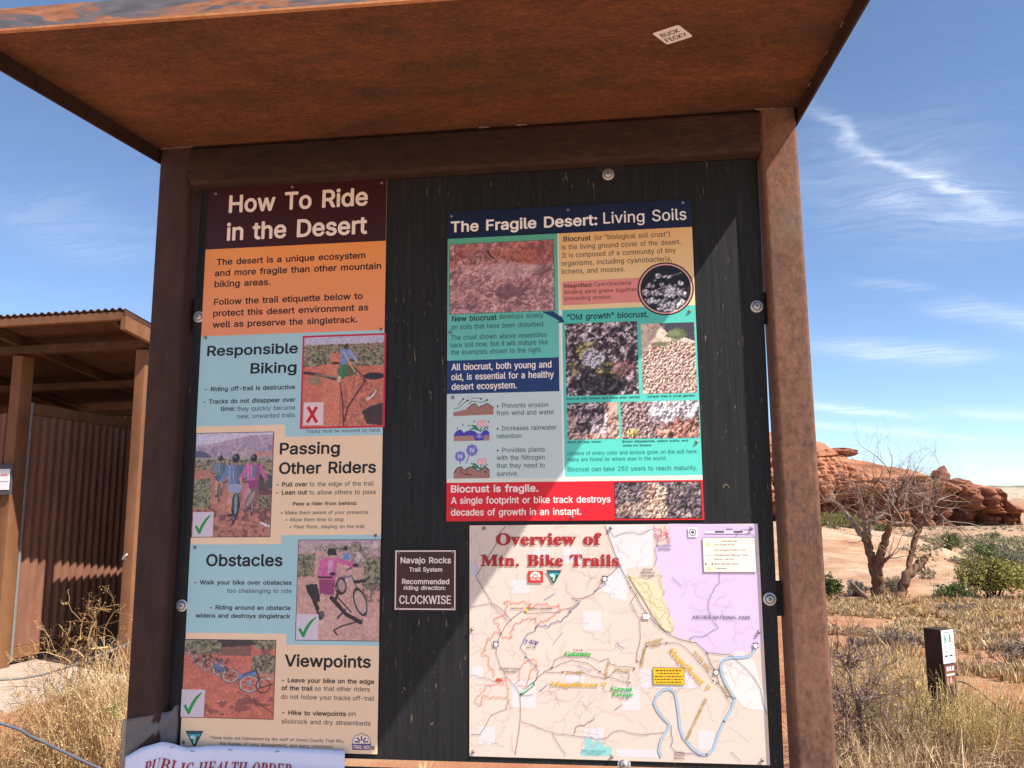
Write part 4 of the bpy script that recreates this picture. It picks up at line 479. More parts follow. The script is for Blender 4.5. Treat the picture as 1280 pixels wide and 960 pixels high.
"E":[88,[-6,0,76,0,8,27,-4,0,-10,-13,-10,-7,-12,-2,-12,0,-4,2,-1,3,10,35,10,0,6,-2,4,-6,0,-9,3,-1,1,3,8,35,-3,-1,-6,-9,-4,-3,-10,-2,-8,0,10,33,4,3,7,0,13,-3,6,-7,1,-11,4,0,5,25,-71,0,0,-3,5,-1,3,-2,1,-7,-18,-66,-4,-6,-8,-2]],
"H":[102,[-6,0,41,0,0,3,-5,1,-3,2,-1,6,8,31,2,1,30,0,-9,-34,-4,-5,-8,-2,0,-3,41,0,0,3,-5,1,-3,2,0,8,18,66,4,5,8,2,0,3,-42,0,0,-3,6,-1,3,-4,0,-6,-6,-25,-32,0,-1,0,6,22,4,10,4,3,6,1,1,3,-42,0,0,-3,6,-1,2,-2,1,-7,-18,-66,-4,-6,-8,-2]],
"I":[50,[-6,0,41,0,0,3,-5,1,-4,3,1,9,18,65,3,4,8,2,0,3,-41,0,0,-3,5,-1,3,-2,1,-7,-18,-66,-4,-6,-8,-2]],
"L":[85,[-6,0,76,1,8,26,-4,0,-6,-10,-5,-5,-10,-5,-11,-2,-9,0,-5,0,-2,3,17,70,5,7,8,2,0,3,-41,0,0,-3,6,-1,2,-2,1,-7,-18,-66,-4,-6,-8,-2]],
"O":[96,[29,-2,14,0,15,5,12,9,8,8,5,8,6,12,2,9,1,17,-4,12,-8,9,-9,4,-8,2,-12,-1,-9,-3,-16,-11,-13,-16,-5,-10,-4,-14,1,-18,4,-9,6,-7,7,-4],[11,3,-7,4,-3,8,1,19,5,20,10,19,9,11,9,4,7,-1,3,-1,3,-5,3,-8,-2,-17,-6,-22,-9,-18,-7,-9,-9,-4]],
"P":[82,[-6,0,41,0,0,3,-6,1,-3,4,1,8,7,26,24,2,13,6,7,6,3,7,1,9,-4,9,-8,6,-12,3,-43,0,0,-3,5,-1,3,-2,1,-7,-18,-66,-4,-6,-8,-2],[44,44,-2,1,0,2,9,34,3,1,10,-1,4,-7,0,-11,-3,-8,-6,-7,-3,-2]],
"R":[86,[-6,0,41,0,0,3,-6,1,-3,3,0,5,8,31,2,2,3,-1,14,-43,27,-1,0,3,-7,3,-4,5,-12,35,15,6,8,8,3,5,0,9,-3,7,-8,6,-13,3,-44,0,0,-3,5,-1,3,-2,1,-7,-18,-66,-4,-6,-8,-2],[42,46,10,35,3,2,3,0,7,-2,2,-4,2,-5,-1,-9,-3,-7,-4,-5,-5,-3,-5,-2]],
"T":[81,[9,0,42,0,-1,3,-8,2,-1,5,20,74,1,1,6,0,5,-3,4,-6,2,-10,4,-1,2,5,2,20,-73,0,-4,-24,3,0,5,9,7,6,10,4,5,0,1,-1,-20,-73,-4,-6,-8,-2]],
"U":[96,[31,-2,15,0,8,2,7,4,5,7,8,15,15,52,5,7,5,2,-1,3,-27,0,1,-3,7,-2,3,-5,-1,-8,-9,-34,-5,-13,-6,-11,-7,-6,-9,-3,-9,2,-6,4,-3,5,0,8,16,56,3,5,8,2,1,3,-42,0,1,-3,5,0,3,-3,1,-6,-14,-48,0,-12,3,-9,3,-4,7,-4]]}}
_cache = {}
def glyph(w, ch):
    """outline of one letter: advance, then closed loops as steps in 1/200 of the size"""
    k = (w, ch) if ch in GLYPHS[w] else ('L', ch) if ch in GLYPHS['L'] else ('L', '-')
    if k not in _cache:
        g = GLYPHS[k[0]][k[1]]; cs = []; x = y = 0
        for fl in g[1:]:
            c = []
            for i in range(0, len(fl), 2): x += fl[i]; y += fl[i+1]; c.append((x/200, y/200))
            cs.append(c)
        V = [q for c in cs for q in c]; T = []; start = []; n = 0
        for c in cs: start.append(n); n += len(c)
        area = [sum(c[i-1][0]*c[i][1]-c[i][0]*c[i-1][1] for i in range(len(c))) for c in cs]
        box = [(min(p[0] for p in c), max(p[0] for p in c), min(p[1] for p in c), max(p[1] for p in c)) for c in cs]
        for i in range(len(cs)):                                     # each outer loop is filled with the holes that lie inside it
            if area[i] <= 0: continue
            grp = [i]+[h for h in range(len(cs)) if area[h] < 0 and box[h][0] >= box[i][0] and box[h][1] <= box[i][1] and box[h][2] >= box[i][2] and box[h][3] <= box[i][3]]
            idx = [start[g_]+j for g_ in grp for j in range(len(cs[g_]))]
            T += [tuple(idx[q] for q in t) for t in tessellate_polygon([[Vector((a, b, 0)) for a, b in cs[g_]] for g_ in grp])]
        _cache[k] = (g[0]/200, V, [tuple(t) for t in T])
    return _cache[k]
CAPH = {'L': .515, 'B': .535, 'T': .47, 'I': .45}
def text_mesh(w, txt):
    x = 0; V = []; F = []
    for ch in txt:
        if ch == ' ': x += {'T': .25, 'I': .25}.get(w, .27); continue
        adv, gv, gt = glyph(w, ch); b = len(V); V += [(x+a, c) for a, c in gv]; F += [tuple(b+i for i in t) for t in gt]; x += adv
    return V, F
class Sheet:
    """flat printed things on a vertical board; u = x, v = z, y = layer"""
    def __init__(s, y=0.0): s.y = y; s.layer = 1; s.bl = MB(); s.tx = MB()
    def lay(s): s.layer += 1; return s.y-.00012-.000006*s.layer
    def poly(s, mb, pts, col, y=None):
        y = s.lay() if y is None else y
        T = tessellate_polygon([[Vector((a, b, 0)) for a, b in pts]])
        cols = [col]*len(pts) if not isinstance(col, list) else col
        fs = []
        for t in T:
            (ax, az), (bx, bz), (cx_, cz) = [pts[i] for i in t]
            fs.append(t if (bx-ax)*(cz-az)-(bz-az)*(cx_-ax) > 0 else t[::-1])
        mb.add([(a, y, b) for a, b in pts], fs, cols)
    def ribbon(s, mb, pts, w, col, close=False):
        y = s.lay(); n = len(pts); vs = []
        for i in range(n):
            a = Vector(pts[max(i-1, 0)]); b = Vector(pts[min(i+1, n-1)]); t = b-a
            if t.length < 1e-9: t = Vector((1, 0))
            t.normalize(); nx, nz = -t.y*w/2, t.x*w/2; x, z = pts[i]
            vs += [(x+nx, y, z+nz), (x-nx, y, z-nz)]
        mb.add(vs, [(2*i, 2*i+1, 2*i+3, 2*i+2) for i in range(n-1)], [col]*len(vs))
    def text(s, mb, w, txt, x, z, width, cap, ang, col):
        V, F = text_mesh(w, txt)
        if not V: return
        x0 = min(a for a, b in V); x1 = max(a for a, b in V); sx = width/(x1-x0); sy = cap/CAPH[w]; y = s.lay()
        ca, sa = math.cos(ang), math.sin(ang); out = []
        for a, b in V:
            u, v = (a-x0)*sx, b*sy; out.append((x+u*ca-v*sa, y, z+u*sa+v*ca))
        fs = []
        for t in F:
            (ax, _, az), (bx, _, bz), (cx_, _, cz) = [out[i] for i in t]
            fs.append(t if (bx-ax)*(cz-az)-(bz-az)*(cx_-ax) > 0 else t[::-1])
        mb.add(out, fs, [col]*len(out))

# ------------------------------------------------------------------ the photographs printed on the posters, painted as fine colour grids
class Pic:
    def __init__(s, w, h, col, seed=1, cell=.0019):
        s.nx = max(12, int(w/cell)); s.ny = max(12, int(h/cell)); s.r = np.random.RandomState(seed)
        s.a = w/h; g = np.meshgrid(np.linspace(0, 1, s.nx), np.linspace(0, 1, s.ny)); s.U, s.V = g
        s.I = np.ones((s.ny, s.nx, 3))*np.array(col)/255.0
    def nz(s, f, oct=3, ay=1.0, per=.55):
        out = np.zeros_like(s.U); amp = 1; tot = 0
        for o in range(oct):
            fx, fy = f*2**o, max(2, f*2**o/s.a*ay); G = s.r.rand(int(fy)+3, int(fx)+3)
            x, y = s.U*fx, s.V*fy; i, j = x.astype(int), y.astype(int); a, b = x-i, y-j; a = a*a*(3-2*a); b = b*b*(3-2*b)
            out += amp*((G[j, i]*(1-a)+G[j, i+1]*a)*(1-b)+(G[j+1, i]*(1-a)+G[j+1, i+1]*a)*b); tot += amp; amp *= per
        return out/tot
    def mx(s, mask, col):
        m = np.clip(mask, 0, 1)[..., None]; s.I = s.I*(1-m)+np.array(col)/255.0*m; return s
    def pin(s, pts):
        x = np.array([q[0] for q in pts]); y = np.array([q[1] for q in pts]); ins = np.zeros(s.U.shape, bool)
        for i in range(len(pts)):
            x0, y0, x1, y1 = x[i-1], y[i-1], x[i], y[i]
            if y0 == y1: continue
            c = ((y0 > s.V) != (y1 > s.V)) & (s.U < (x1-x0)*(s.V-y0)/(y1-y0)+x0); ins ^= c
        return ins
    def poly(s, pts, col, a=1): return s.mx(s.pin(pts)*a, col)
    def ell(s, x, y, rx, ry, col, a=1, ang=0):
        du, dv = (s.U-x), (s.V-y); c, n = math.cos(ang), math.sin(ang)
        du, dv = du*c+dv/s.a*n, (-du*n+dv/s.a*c)*s.a
        return s.mx(((du/rx)**2+(dv/ry)**2 < 1)*a, col)
    def ring(s, x, y, rx, ry, w, col, a=1):
        q = np.sqrt(((s.U-x)/rx)**2+((s.V-y)/ry)**2); return s.mx((abs(q-1) < w)*a, col)
    def line(s, pts, w, col, a=1):
        for (x0, y0), (x1, y1) in zip(pts, pts[1:]):
            dx, dy = x1-x0, (y1-y0)/s.a; L = dx*dx+dy*dy+1e-9; t = np.clip(((s.U-x0)*dx+(s.V-y0)/s.a*dy)/L, 0, 1)
            d = np.hypot(s.U-x0-t*dx, (s.V-y0)/s.a-t*dy); s.mx((d < w/2)*a, col)
        return s
    def spk(s, n, box, r0, r1, cols, a=.8, flat=1.0):
        for i in range(n):
            x, y = s.r.uniform(box[0], box[2]), s.r.uniform(box[1], box[3]); r = s.r.uniform(r0, r1)
            i0, i1 = int(max(0, (x-r)*s.nx)), int(min(s.nx, (x+r)*s.nx+2)); j0, j1 = int(max(0, (y-r*s.a)*s.ny)), int(min(s.ny, (y+r*s.a)*s.ny+2))
            if i1 <= i0 or j1 <= j0: continue
            u, v = s.U[j0:j1, i0:i1], s.V[j0:j1, i0:i1]; m = (((u-x)/r)**2+((v-y)/(r*s.a*flat))**2 < 1)[..., None]*a
            s.I[j0:j1, i0:i1] = s.I[j0:j1, i0:i1]*(1-m)+np.array(cols[s.r.randint(len(cols))])/255.0*m
        return s
    def mul(s, f): s.I = np.clip(s.I*f[..., None], 0, 1); return s
    def crust(s, n, r0, r1, cols, box=(0, 0, 1, 1)):
        n = int(n*2.6)
        # knobbly crust: overlapping lumps with a dark lower rim and a light upper cap
        for i in range(n):
            x, y = s.r.uniform(box[0], box[2]), s.r.uniform(box[1], box[3]); r = s.r.uniform(r0, r1); c = np.array(cols[s.r.randint(len(cols))])
            q0 = s.r.uniform(.7, 1.15); r *= s.r.uniform(.35, .8)
            for dx, dy, k, q in ((.2, .4, 1.1, .42), (0, 0, .85, .85*q0), (-.3, -.35, .5, 1.2*q0)):
                xx, yy, rr = x+dx*r, y+dy*r*s.a, r*k
                i0, i1 = int(max(0, (xx-rr)*s.nx)), int(min(s.nx, (xx+rr)*s.nx+2)); j0, j1 = int(max(0, (yy-rr*s.a)*s.ny)), int(min(s.ny, (yy+rr*s.a)*s.ny+2))
                if i1 <= i0 or j1 <= j0: continue
                u, v = s.U[j0:j1, i0:i1], s.V[j0:j1, i0:i1]; m = (((u-xx)/rr)**2+((v-yy)/(rr*s.a))**2 < 1)[..., None]*.85
                s.I[j0:j1, i0:i1] = s.I[j0:j1, i0:i1]*(1-m)+np.clip(c*q, 0, 255)/255.0*m
        return s
    def mesh(s, name, x0, z0, x1, z1, y, parent, circle=False):
        s.mul(.84+.32*s.nz(70, 2)); g_ = s.I.mean(2, keepdims=True); s.I = np.clip((g_*.16+s.I*.84)*.94+.03, 0, 1)
        X = x0+(x1-x0)*s.U; Z = z1+(z0-z1)*s.V; V = np.stack([X.ravel(), np.full(X.size, y), Z.ravel()], 1)
        j, i = np.meshgrid(np.arange(s.ny-1), np.arange(s.nx-1), indexing='ij')
        F = np.stack([j*s.nx+i, (j+1)*s.nx+i, (j+1)*s.nx+i+1, j*s.nx+i+1], -1).reshape(-1, 4)
        if circle:
            k = ((s.U-.5)**2+(s.V-.5)**2 < .25)[:-1, :-1].ravel(); F = F[k]
        return np_mesh(name, V, F, lin(np.clip(s.I, 0, 1)).reshape(-1, 3), M['print'], parent)

RED1, RED2, RED3 = (222, 112, 84), (200, 92, 74), (150, 70, 62)
def scrub(p, box, n, s0, s1): p.spk(n*3, box, s0*.4, s1*.5, [(120, 118, 92), (150, 140, 108), (88, 90, 76), (172, 156, 118), (70, 66, 62), (164, 150, 120)], .85, .8)
def pic_rake(w, h):
    p = Pic(w, h, RED1, 3); p.mul(.9+.2*p.nz(14, 4))
    p.poly([(0, 0), (1, 0), (1, .08), (.6, .10), (.25, .085), (0, .10)], (196, 186, 214)); scrub(p, (0, .09, 1, .16), 260, .01, .03)
    scrub(p, (0, .15, .34, .30), 150, .02, .05); scrub(p, (.6, .15, 1, .33), 160, .02, .05); scrub(p, (.36, .12, .6, .2), 40, .015, .03); scrub(p, (0, .27, .2, .33), 30, .015, .04)
    p.poly([(.33, .22), (.42, .22), (.45, .5), (.47, 1), (.2, 1), (.26, .5)], (236, 132, 98), .6)
    p.mx((p.pin([(.5, .46), (.75, .42), (1, .5), (1, 1), (.52, 1)]))*(p.nz(46, 2, .55) > .54)*.55, (150, 78, 70))
    p.mx((p.pin([(.5, .46), (.75, .42), (1, .5), (1, 1), (.52, 1)]))*(p.nz(60, 2) > .6)*.5, (236, 150, 124))
    p.line([(0, .395), (.2, .425), (.4, .475)], .035, (60, 44, 52)).line([(.15, .42), (.42, .46)], .02, (150, 120, 110))
    p.line([(.46, .5), (.5, .72), (.52, 1)], .018, (90, 44, 46)).line([(.47, .5), (.47, 1)], .01, (160, 80, 66)); p.line([(.78, .5), (.66, .66), (.56, .8), (.53, .95)], .022, (92, 50, 54)); p.line([(.66, .37), (.76, .46), (.75, .56)], .018, (110, 58, 56))
    p.ell(.88, .455, .13, .04, (48, 42, 50)).ell(.55, .39, .13, .06, (96, 98, 72)).ell(.4, .3, .06, .015, (80, 50, 50)).ell(.62, .275, .08, .012, (90, 56, 54))
    p.poly([(.74, .84), (.86, .78), (1, .75), (1, 1), (.8, .98)], (56, 42, 48), .9); p.ell(.14, .49, .08, .05, (150, 130, 96), .8)
    p.line([(.8, .71), (.87, .67), (.9, .62)], .03, (232, 200, 190)); p.line([(.83, .68), (.89, .62)], .014, (90, 60, 60))
    p.line([(.48, .3), (.46, .47)], .05, (70, 140, 92)).line([(.53, .3), (.5, .46)], .045, (60, 120, 80)).line([(.455, .46), (.45, .5)], .035, (214, 190, 170))
    p.poly([(.46, .15), (.56, .12), (.6, .2), (.55, .31), (.46, .31)], (112, 140, 196)).line([(.57, .17), (.66, .28)], .04, (140, 160, 208)); p.line([(.66, .28), (.68, .3)], .025, (222, 160, 140)); p.line([(.5, .18), (.64, .4)], .012, (230, 196, 120)); p.ell(.53, .115, .03, .035, (96, 52, 48))
    return p
def rider(p, x, y, s, shirt, short, helmet=(40, 44, 58), wheel=(58, 54, 60)):
    sh_ = tuple(int(c*.72) for c in shirt); hi_ = tuple(min(255, int(c*1.22)) for c in shirt)
    p.line([(x-.05*s, y+.13*s), (x-.06*s, y+.26*s), (x-.04*s, y+.33*s)], .034*s, (196, 140, 120)).line([(x+.05*s, y+.13*s), (x+.06*s, y+.25*s), (x+.04*s, y+.33*s)], .034*s, (140, 92, 84)); p.line([(x-.06*s, y+.35*s), (x-.03*s, y+.35*s)], .03*s, (50, 46, 52)); p.line([(x-.16*s, y+.06*s), (x-.06*s, y+.04*s)], .014*s, (60, 56, 62)).line([(x+.16*s, y+.06*s), (x+.06*s, y+.04*s)], .014*s, (60, 56, 62))
    p.ell(x, y+.30*s, .028*s, .13*s, wheel).ell(x, y+.30*s, .013*s, .10*s, (150, 138, 136)); p.line([(x-.02*s, y+.1*s), (x-.07*s, y+.24*s)], .05*s, (206, 150, 130)); p.line([(x+.03*s, y+.1*s), (x+.07*s, y+.22*s)], .05*s, (150, 100, 92))
    p.ell(x, y+.09*s, .085*s, .07*s, short); p.poly([(x-.09*s, y-.1*s), (x+.09*s, y-.1*s), (x+.08*s, y+.07*s), (x-.08*s, y+.07*s)], shirt); p.line([(x-.08*s, y-.08*s), (x-.17*s, y+.05*s)], .05*s, shirt).line([(x+.08*s, y-.08*s), (x+.17*s, y+.05*s)], .05*s, shirt)
    p.poly([(x+.03*s, y-.1*s), (x+.09*s, y-.1*s), (x+.08*s, y+.07*s), (x+.02*s, y+.07*s)], sh_, .8).line([(x-.075*s, y-.09*s), (x-.07*s, y+.05*s)], .02*s, hi_, .8); p.poly([(x-.04*s, y-.09*s), (x+.05*s, y-.09*s), (x+.04*s, y+.04*s), (x-.04*s, y+.04*s)], (104, 112, 140), .8).line([(x-.03*s, y-.08*s), (x-.02*s, y+.03*s)], .012*s, (170, 178, 200)); p.line([(x-.17*s, y+.05*s), (x-.16*s, y+.09*s)], .03*s, (196, 140, 120)).line([(x+.17*s, y+.05*s), (x+.16*s, y+.09*s)], .03*s, (150, 100, 90)); p.ell(x, y-.125*s, .026*s, .03*s, (170, 120, 104)); p.ell(x, y-.16*s, .045*s, .04*s, helmet).ell(x-.012*s, y-.172*s, .02*s, .015*s, (96, 104, 124))
def pic_riders(w, h):
    p = Pic(w, h, (196, 120, 104), 5); p.mul(.85+.3*p.nz(20, 4))
    p.poly([(0, 0), (1, 0), (1, .1), (0, .12)], (214, 200, 224)); p.poly([(0, .12), (.3, .09), (.7, .03), (1, .02), (1, .24), (0, .24)], (176, 150, 178))
    p.mx(p.pin([(0, .12), (.3, .09), (.7, .03), (1, .02), (1, .24), (0, .24)])*(p.nz(26, 3, .35) > .52)*.6, (214, 176, 180)); p.mx(p.pin([(0, .14), (.5, .12), (1, .12), (1, .25), (0, .25)])*(p.nz(18, 3, 1.4) > .55)*.6, (132, 118, 156))
    p.poly([(0, .17), (.12, .18), (.22, .235), (0, .24)], (92, 92, 130)); p.poly([(.72, .19), (1, .18), (1, .23), (.74, .24)], (206, 140, 134)); p.poly([(0, .235), (1, .23), (1, .3), (0, .3)], (176, 158, 150))
    scrub(p, (0, .26, 1, .36), 240, .012, .035); scrub(p, (.7, .33, 1, .5), 120, .02, .045); scrub(p, (0, .45, .22, .72), 240, .02, .05); p.ell(.9, .48, .15, .08, (70, 68, 80), .8); scrub(p, (.85, .62, 1, .74), 60, .02, .04)
    p.ell(.86, .58, .2, .03, (84, 58, 62), .8); p.mx((p.V > .74)*(p.nz(16, 4, 1.6) > .48)*.7, (104, 62, 66)); p.mx((p.V > .78)*(p.nz(18, 3, 2) > .58)*.7, (216, 132, 112)); p.line([(.88, .87), (.98, .9)], .03, (225, 210, 210))
    rider(p, .33, .36, .72, (110, 130, 140), (70, 100, 130)); rider(p, .53, .42, 1.08, (104, 134, 186), (150, 160, 196)); rider(p, .76, .40, .95, (214, 92, 160), (150, 64, 120))
    p.ell(.55, .70, .05, .12, (52, 50, 58)).ell(.55, .69, .022, .1, (120, 150, 160)); p.ell(.74, .64, .05, .1, (110, 100, 104), 1, .5).ell(.74, .64, .03, .08, (170, 140, 136), 1, .5); p.line([(.65, .62), (.69, .51)], .045, (206, 120, 150))
    return p
def wheelp(p, x, y, r, k=.75, col=(190, 170, 170), dark=(80, 66, 70)):
    p.ring(x, y, r, r*p.a*k, .16, col); p.ring(x, y, r*1.1, r*1.1*p.a*k, .05, dark)
    for i in range(6):
        a = i*math.pi/3+.3; p.line([(x, y), (x+r*.85*math.cos(a), y+r*.85*k*p.a*math.sin(a))], .008, dark)
def pic_walker(w, h):
    p = Pic(w, h, (216, 158, 146), 7); p.mul(.9+.2*p.nz(16, 4)); p.mx((p.V < .2)*(p.nz(10, 4, 2) > .5)*.7, (188, 150, 156)); p.mx((p.V < .12)*.5, (190, 170, 186)); p.spk(90, (.6, .02, 1, .25), .01, .04, [(222, 190, 184), (170, 130, 130), (140, 124, 118)])
    scrub(p, (0, .14, .2, .36), 160, .015, .04); scrub(p, (.8, .18, 1, .5), 170, .015, .045); scrub(p, (.2, .05, .8, .12), 60, .01, .03); p.mx((p.U > .75)*(p.V > .45)*(p.V < .62)*(p.nz(20, 3) > .5)*.8, (134, 96, 88)); p.mx((p.V > .68)*(p.nz(7, 4, 1.5) > .55)*.5, (234, 178, 166))
    D = (52, 44, 50); p.poly([(.1, .45), (.24, .44), (.3, .62), (.2, .62), (.12, .52)], D).line([(.2, .58), (.3, .78)], .05, D); p.line([(.42, .58), (.6, .74), (.78, .82)], .05, D).line([(.48, .56), (.66, .72)], .018, D).line([(.6, .69), (.5, .78)], .02, D); p.line([(.8, .8), (.55, .86), (.46, .9), (.5, .95)], .018, D)
    p.line([(.57, .37), (.5, .53), (.47, .6)], .035, D); p.ring(.53, .47, .06, .085*p.a, .12, D); p.line([(.55, .38), (.66, .36), (.72, .47)], .022, (110, 116, 130)); p.line([(.5, .47), (.62, .4)], .02, (190, 196, 206)); p.line([(.6, .3), (.74, .25)], .02, (70, 76, 90)); p.line([(.7, .42), (.82, .41)], .04, D)
    for k, c in ((1.0, D), (.8, (180, 160, 158)), (.68, (214, 160, 148))): p.ell(.77, .62, .075*k, .17*k*p.a, c, 1, -.35)
    for k, c in ((1.0, D), (.75, (150, 132, 130)), (.6, (190, 150, 140))): p.ell(.54, .46, .06*k, .1*k*p.a, c, 1, -.2)
    p.ell(.575, .09, .03, .032*p.a, (50, 50, 60)).poly([(.545, .13), (.62, .13), (.62, .2), (.545, .2)], (86, 146, 210)); p.ell(.575, .122, .02, .02*p.a, (206, 150, 132))
    PK = (222, 92, 158); p.poly([(.3, .19), (.42, .16), (.48, .2), (.47, .4), (.28, .4), (.26, .3)], PK).line([(.46, .2), (.6, .23), (.68, .255)], .06, PK); p.line([(.3, .22), (.27, .36), (.42, .36)], .06, PK); p.poly([(.37, .2), (.43, .2), (.42, .34), (.37, .34)], (214, 150, 190)); p.line([(.26, .375), (.42, .375)], .025, (70, 34, 60))
    p.poly([(.26, .4), (.46, .4), (.45, .55), (.28, .56)], (164, 52, 116)); p.ell(.7, .255, .035, .022*p.a, (50, 40, 48)); p.ell(.43, .34, .035, .022*p.a, (50, 40, 48))
    p.line([(.31, .56), (.3, .72)], .05, (222, 168, 152)).line([(.36, .56), (.37, .63)], .035, (206, 150, 136)); p.poly([(.27, .72), (.33, .71), (.35, .77), (.3, .78)], (88, 84, 96)); p.ell(.41, .125, .055, .05*p.a, (44, 48, 54)); p.ell(.42, .165, .035, .03*p.a, (206, 160, 142)); p.line([(.37, .15), (.47, .145)], .014, (30, 30, 36))
    return p
def pic_bikes(w, h):
    p = Pic(w, h, (222, 112, 90), 9); p.mul(.88+.24*p.nz(14, 4)); p.mx((p.V < .2)*(p.nz(9, 4, 2) > .45)*.8, (120, 86, 82)); p.poly([(.4, 0), (.75, 0), (.78, .06), (.4, .1)], (72, 58, 62)); scrub(p, (0, 0, .4, .16), 120, .02, .05); scrub(p, (.78, .0, 1, .1), 40, .02, .05); scrub(p, (.76, .2, 1, .42), 170, .015, .045); p.mx((p.U > .8)*(p.V > .4)*(p.V < .58)*(p.nz(16, 3) > .45)*.7, (206, 150, 128))
    p.mx((p.pin([(.25, .82), (.7, .74), (1, .72), (1, .82), (.5, .96), (.25, 1)]))*(p.nz(9, 3, 2.5) > .5)*.6, (120, 64, 66)); p.line([(.7, .7), (1, .93)], .01, (110, 56, 56)).line([(.6, .66), (.85, .84)], .008, (130, 66, 62)); p.spk(60, (0, .3, .8, .95), .004, .012, [(150, 74, 66), (236, 150, 124)])
    for x, y, r in ((.1, .17, .055), (.17, .26, .06), (.25, .33, .065), (.4, .39, .075), (.52, .46, .085)): wheelp(p, x, y, r)
    p.line([(.34, .33), (.38, .4), (.44, .38)], .035, (70, 120, 186)).line([(.38, .27), (.39, .36)], .03, (96, 140, 196)); p.spk(30, (.3, .24, .5, .42), .006, .016, [(60, 60, 72), (110, 110, 126)]); p.spk(26, (.1, .2, .35, .3), .006, .016, [(60, 56, 62), (120, 104, 100)])
    p.line([(.63, .48), (.7, .45), (.8, .42)], .045, (84, 142, 206)); p.line([(.66, .44), (.8, .39)], .02, (60, 90, 140)); wheelp(p, .73, .56, .105); p.ell(.73, .55, .03, .04, (150, 150, 170)); p.line([(.79, .36), (.84, .5)], .02, (70, 60, 64)); p.ring(.88, .58, .075, .07*p.a, .1, (80, 56, 58)); p.line([(.82, .62), (.98, .56)], .014, (74, 52, 54)).line([(.86, .5), (.97, .49)], .012, (210, 190, 184))
    return p
def bumpy(p, f, k, cols, fc=9, oct=5):
    """knobbly ground: a relief lit from the upper left, tinted from a palette"""
    h_ = p.nz(f, oct, 1.0, .62); h_ = h_+.5*np.abs(p.nz(f*.6, 3)-.5); gy_, gx_ = np.gradient(h_); sd = np.clip(1-(gx_+gy_)*k*7.5, .45, 1.4); t = np.clip((p.nz(fc, 4, 1.0, .65)-.28)/.44, 0, .999)*len(cols); i0 = t.astype(int); c = np.array(cols)/255.0; w_ = (t-i0)[..., None]
    p.I = np.clip((c[i0]*(1-w_)+c[np.minimum(i0+1, len(cols)-1)]*w_)*sd[..., None]*(.78+.42*np.clip((h_-.3)/.5, 0, 1))[..., None], 0, 1); return p
def blend(p, q, mask):
    m = np.clip(mask, 0, 1)[..., None]; p.I = p.I*(1-m)+q.I*m; return p
def soft(p, x, y, rx, ry, f=12): return np.clip((1.15-np.sqrt(((p.U-x)/rx)**2+((p.V-y)/ry)**2)+(p.nz(f, 4)-.5)*1.1)*5, 0, 1)
def pic_newcrust(w, h):
    p = bumpy(Pic(w, h, (196, 128, 132), 11), 12, .75, [(150, 92, 100), (196, 128, 130), (214, 146, 144), (206, 134, 126), (222, 160, 156), (176, 112, 118)]); n1 = p.nz(5, 4)
    p.mx(np.ones_like(p.U)*.42, (204, 136, 138)); p.mx((p.V < .34)*np.clip((n1-.40)*4, 0, 1)*.75, (206, 92, 70)); p.mx((p.V < .3)*(p.nz(40, 3) > .58)*.6, (120, 56, 52)); p.mx((p.V > .4)*(p.nz(34, 4, 1.5) > .58)*.5, (112, 72, 84)); p.mx(soft(p, .58, .42, .22, .12)*.5, (226, 176, 176)); p.mx(soft(p, .58, .72, .18, .08)*.7, (120, 70, 80)); p.mx((p.U > .88)*(p.V < .4)*(p.nz(20, 4) > .5)*.5, (140, 84, 96))
    p.line([(.37, .12), (.4, .2), (.43, .23)], .018, (70, 44, 52)).line([(.3, .74), (.36, .69), (.46, .7)], .008, (96, 56, 62)).line([(.3, .76), (.4, .83)], .016, (228, 160, 150)); x, y = .6, .8
    for k in range(5):
        pts = [(x, y)]
        for j in range(9): x += p.r.uniform(.005, .04); y += p.r.uniform(-.04, .04); pts.append((x, y))
        p.line(pts, .006, (104, 56, 62)); x = p.r.uniform(.55, .75); y = p.r.uniform(.68, .92)
    return p.spk(90, (0, 0, 1, 1), .002, .006, [(120, 72, 80), (240, 200, 192), (90, 52, 60)], .7)
DK = [(46, 34, 38), (84, 62, 66), (124, 98, 104), (170, 142, 150), (206, 184, 190), (110, 84, 84), (66, 50, 54)]
def pic_oldcrust(w, h):
    p = bumpy(Pic(w, h, (64, 48, 50), 13), 13, 1.6, DK, 9); q = bumpy(Pic(w, h, (9, 9, 9), 14), 18, 1.4, [(96, 86, 40), (150, 136, 62), (176, 162, 84), (70, 60, 40)])
    blend(p, q, np.maximum.reduce([soft(p, .2, .38, .13, .09), soft(p, .35, .33, .1, .06), soft(p, .55, .66, .12, .1), soft(p, .1, .62, .1, .08)])*.85); q = bumpy(Pic(w, h, (9, 9, 9), 15), 30, 1.2, [(150, 138, 160), (196, 182, 206), (220, 208, 222)]); blend(p, q, soft(p, .38, .5, .15, .13)*.9)
    q = bumpy(Pic(w, h, (9, 9, 9), 16), 20, 1.4, [(110, 60, 60), (170, 92, 88), (190, 130, 120)]); blend(p, q, soft(p, .78, .66, .15, .12)*.75); p.mul(1-.6*np.clip(soft(p, .5, .86, .3, .14), 0, 1)); return p
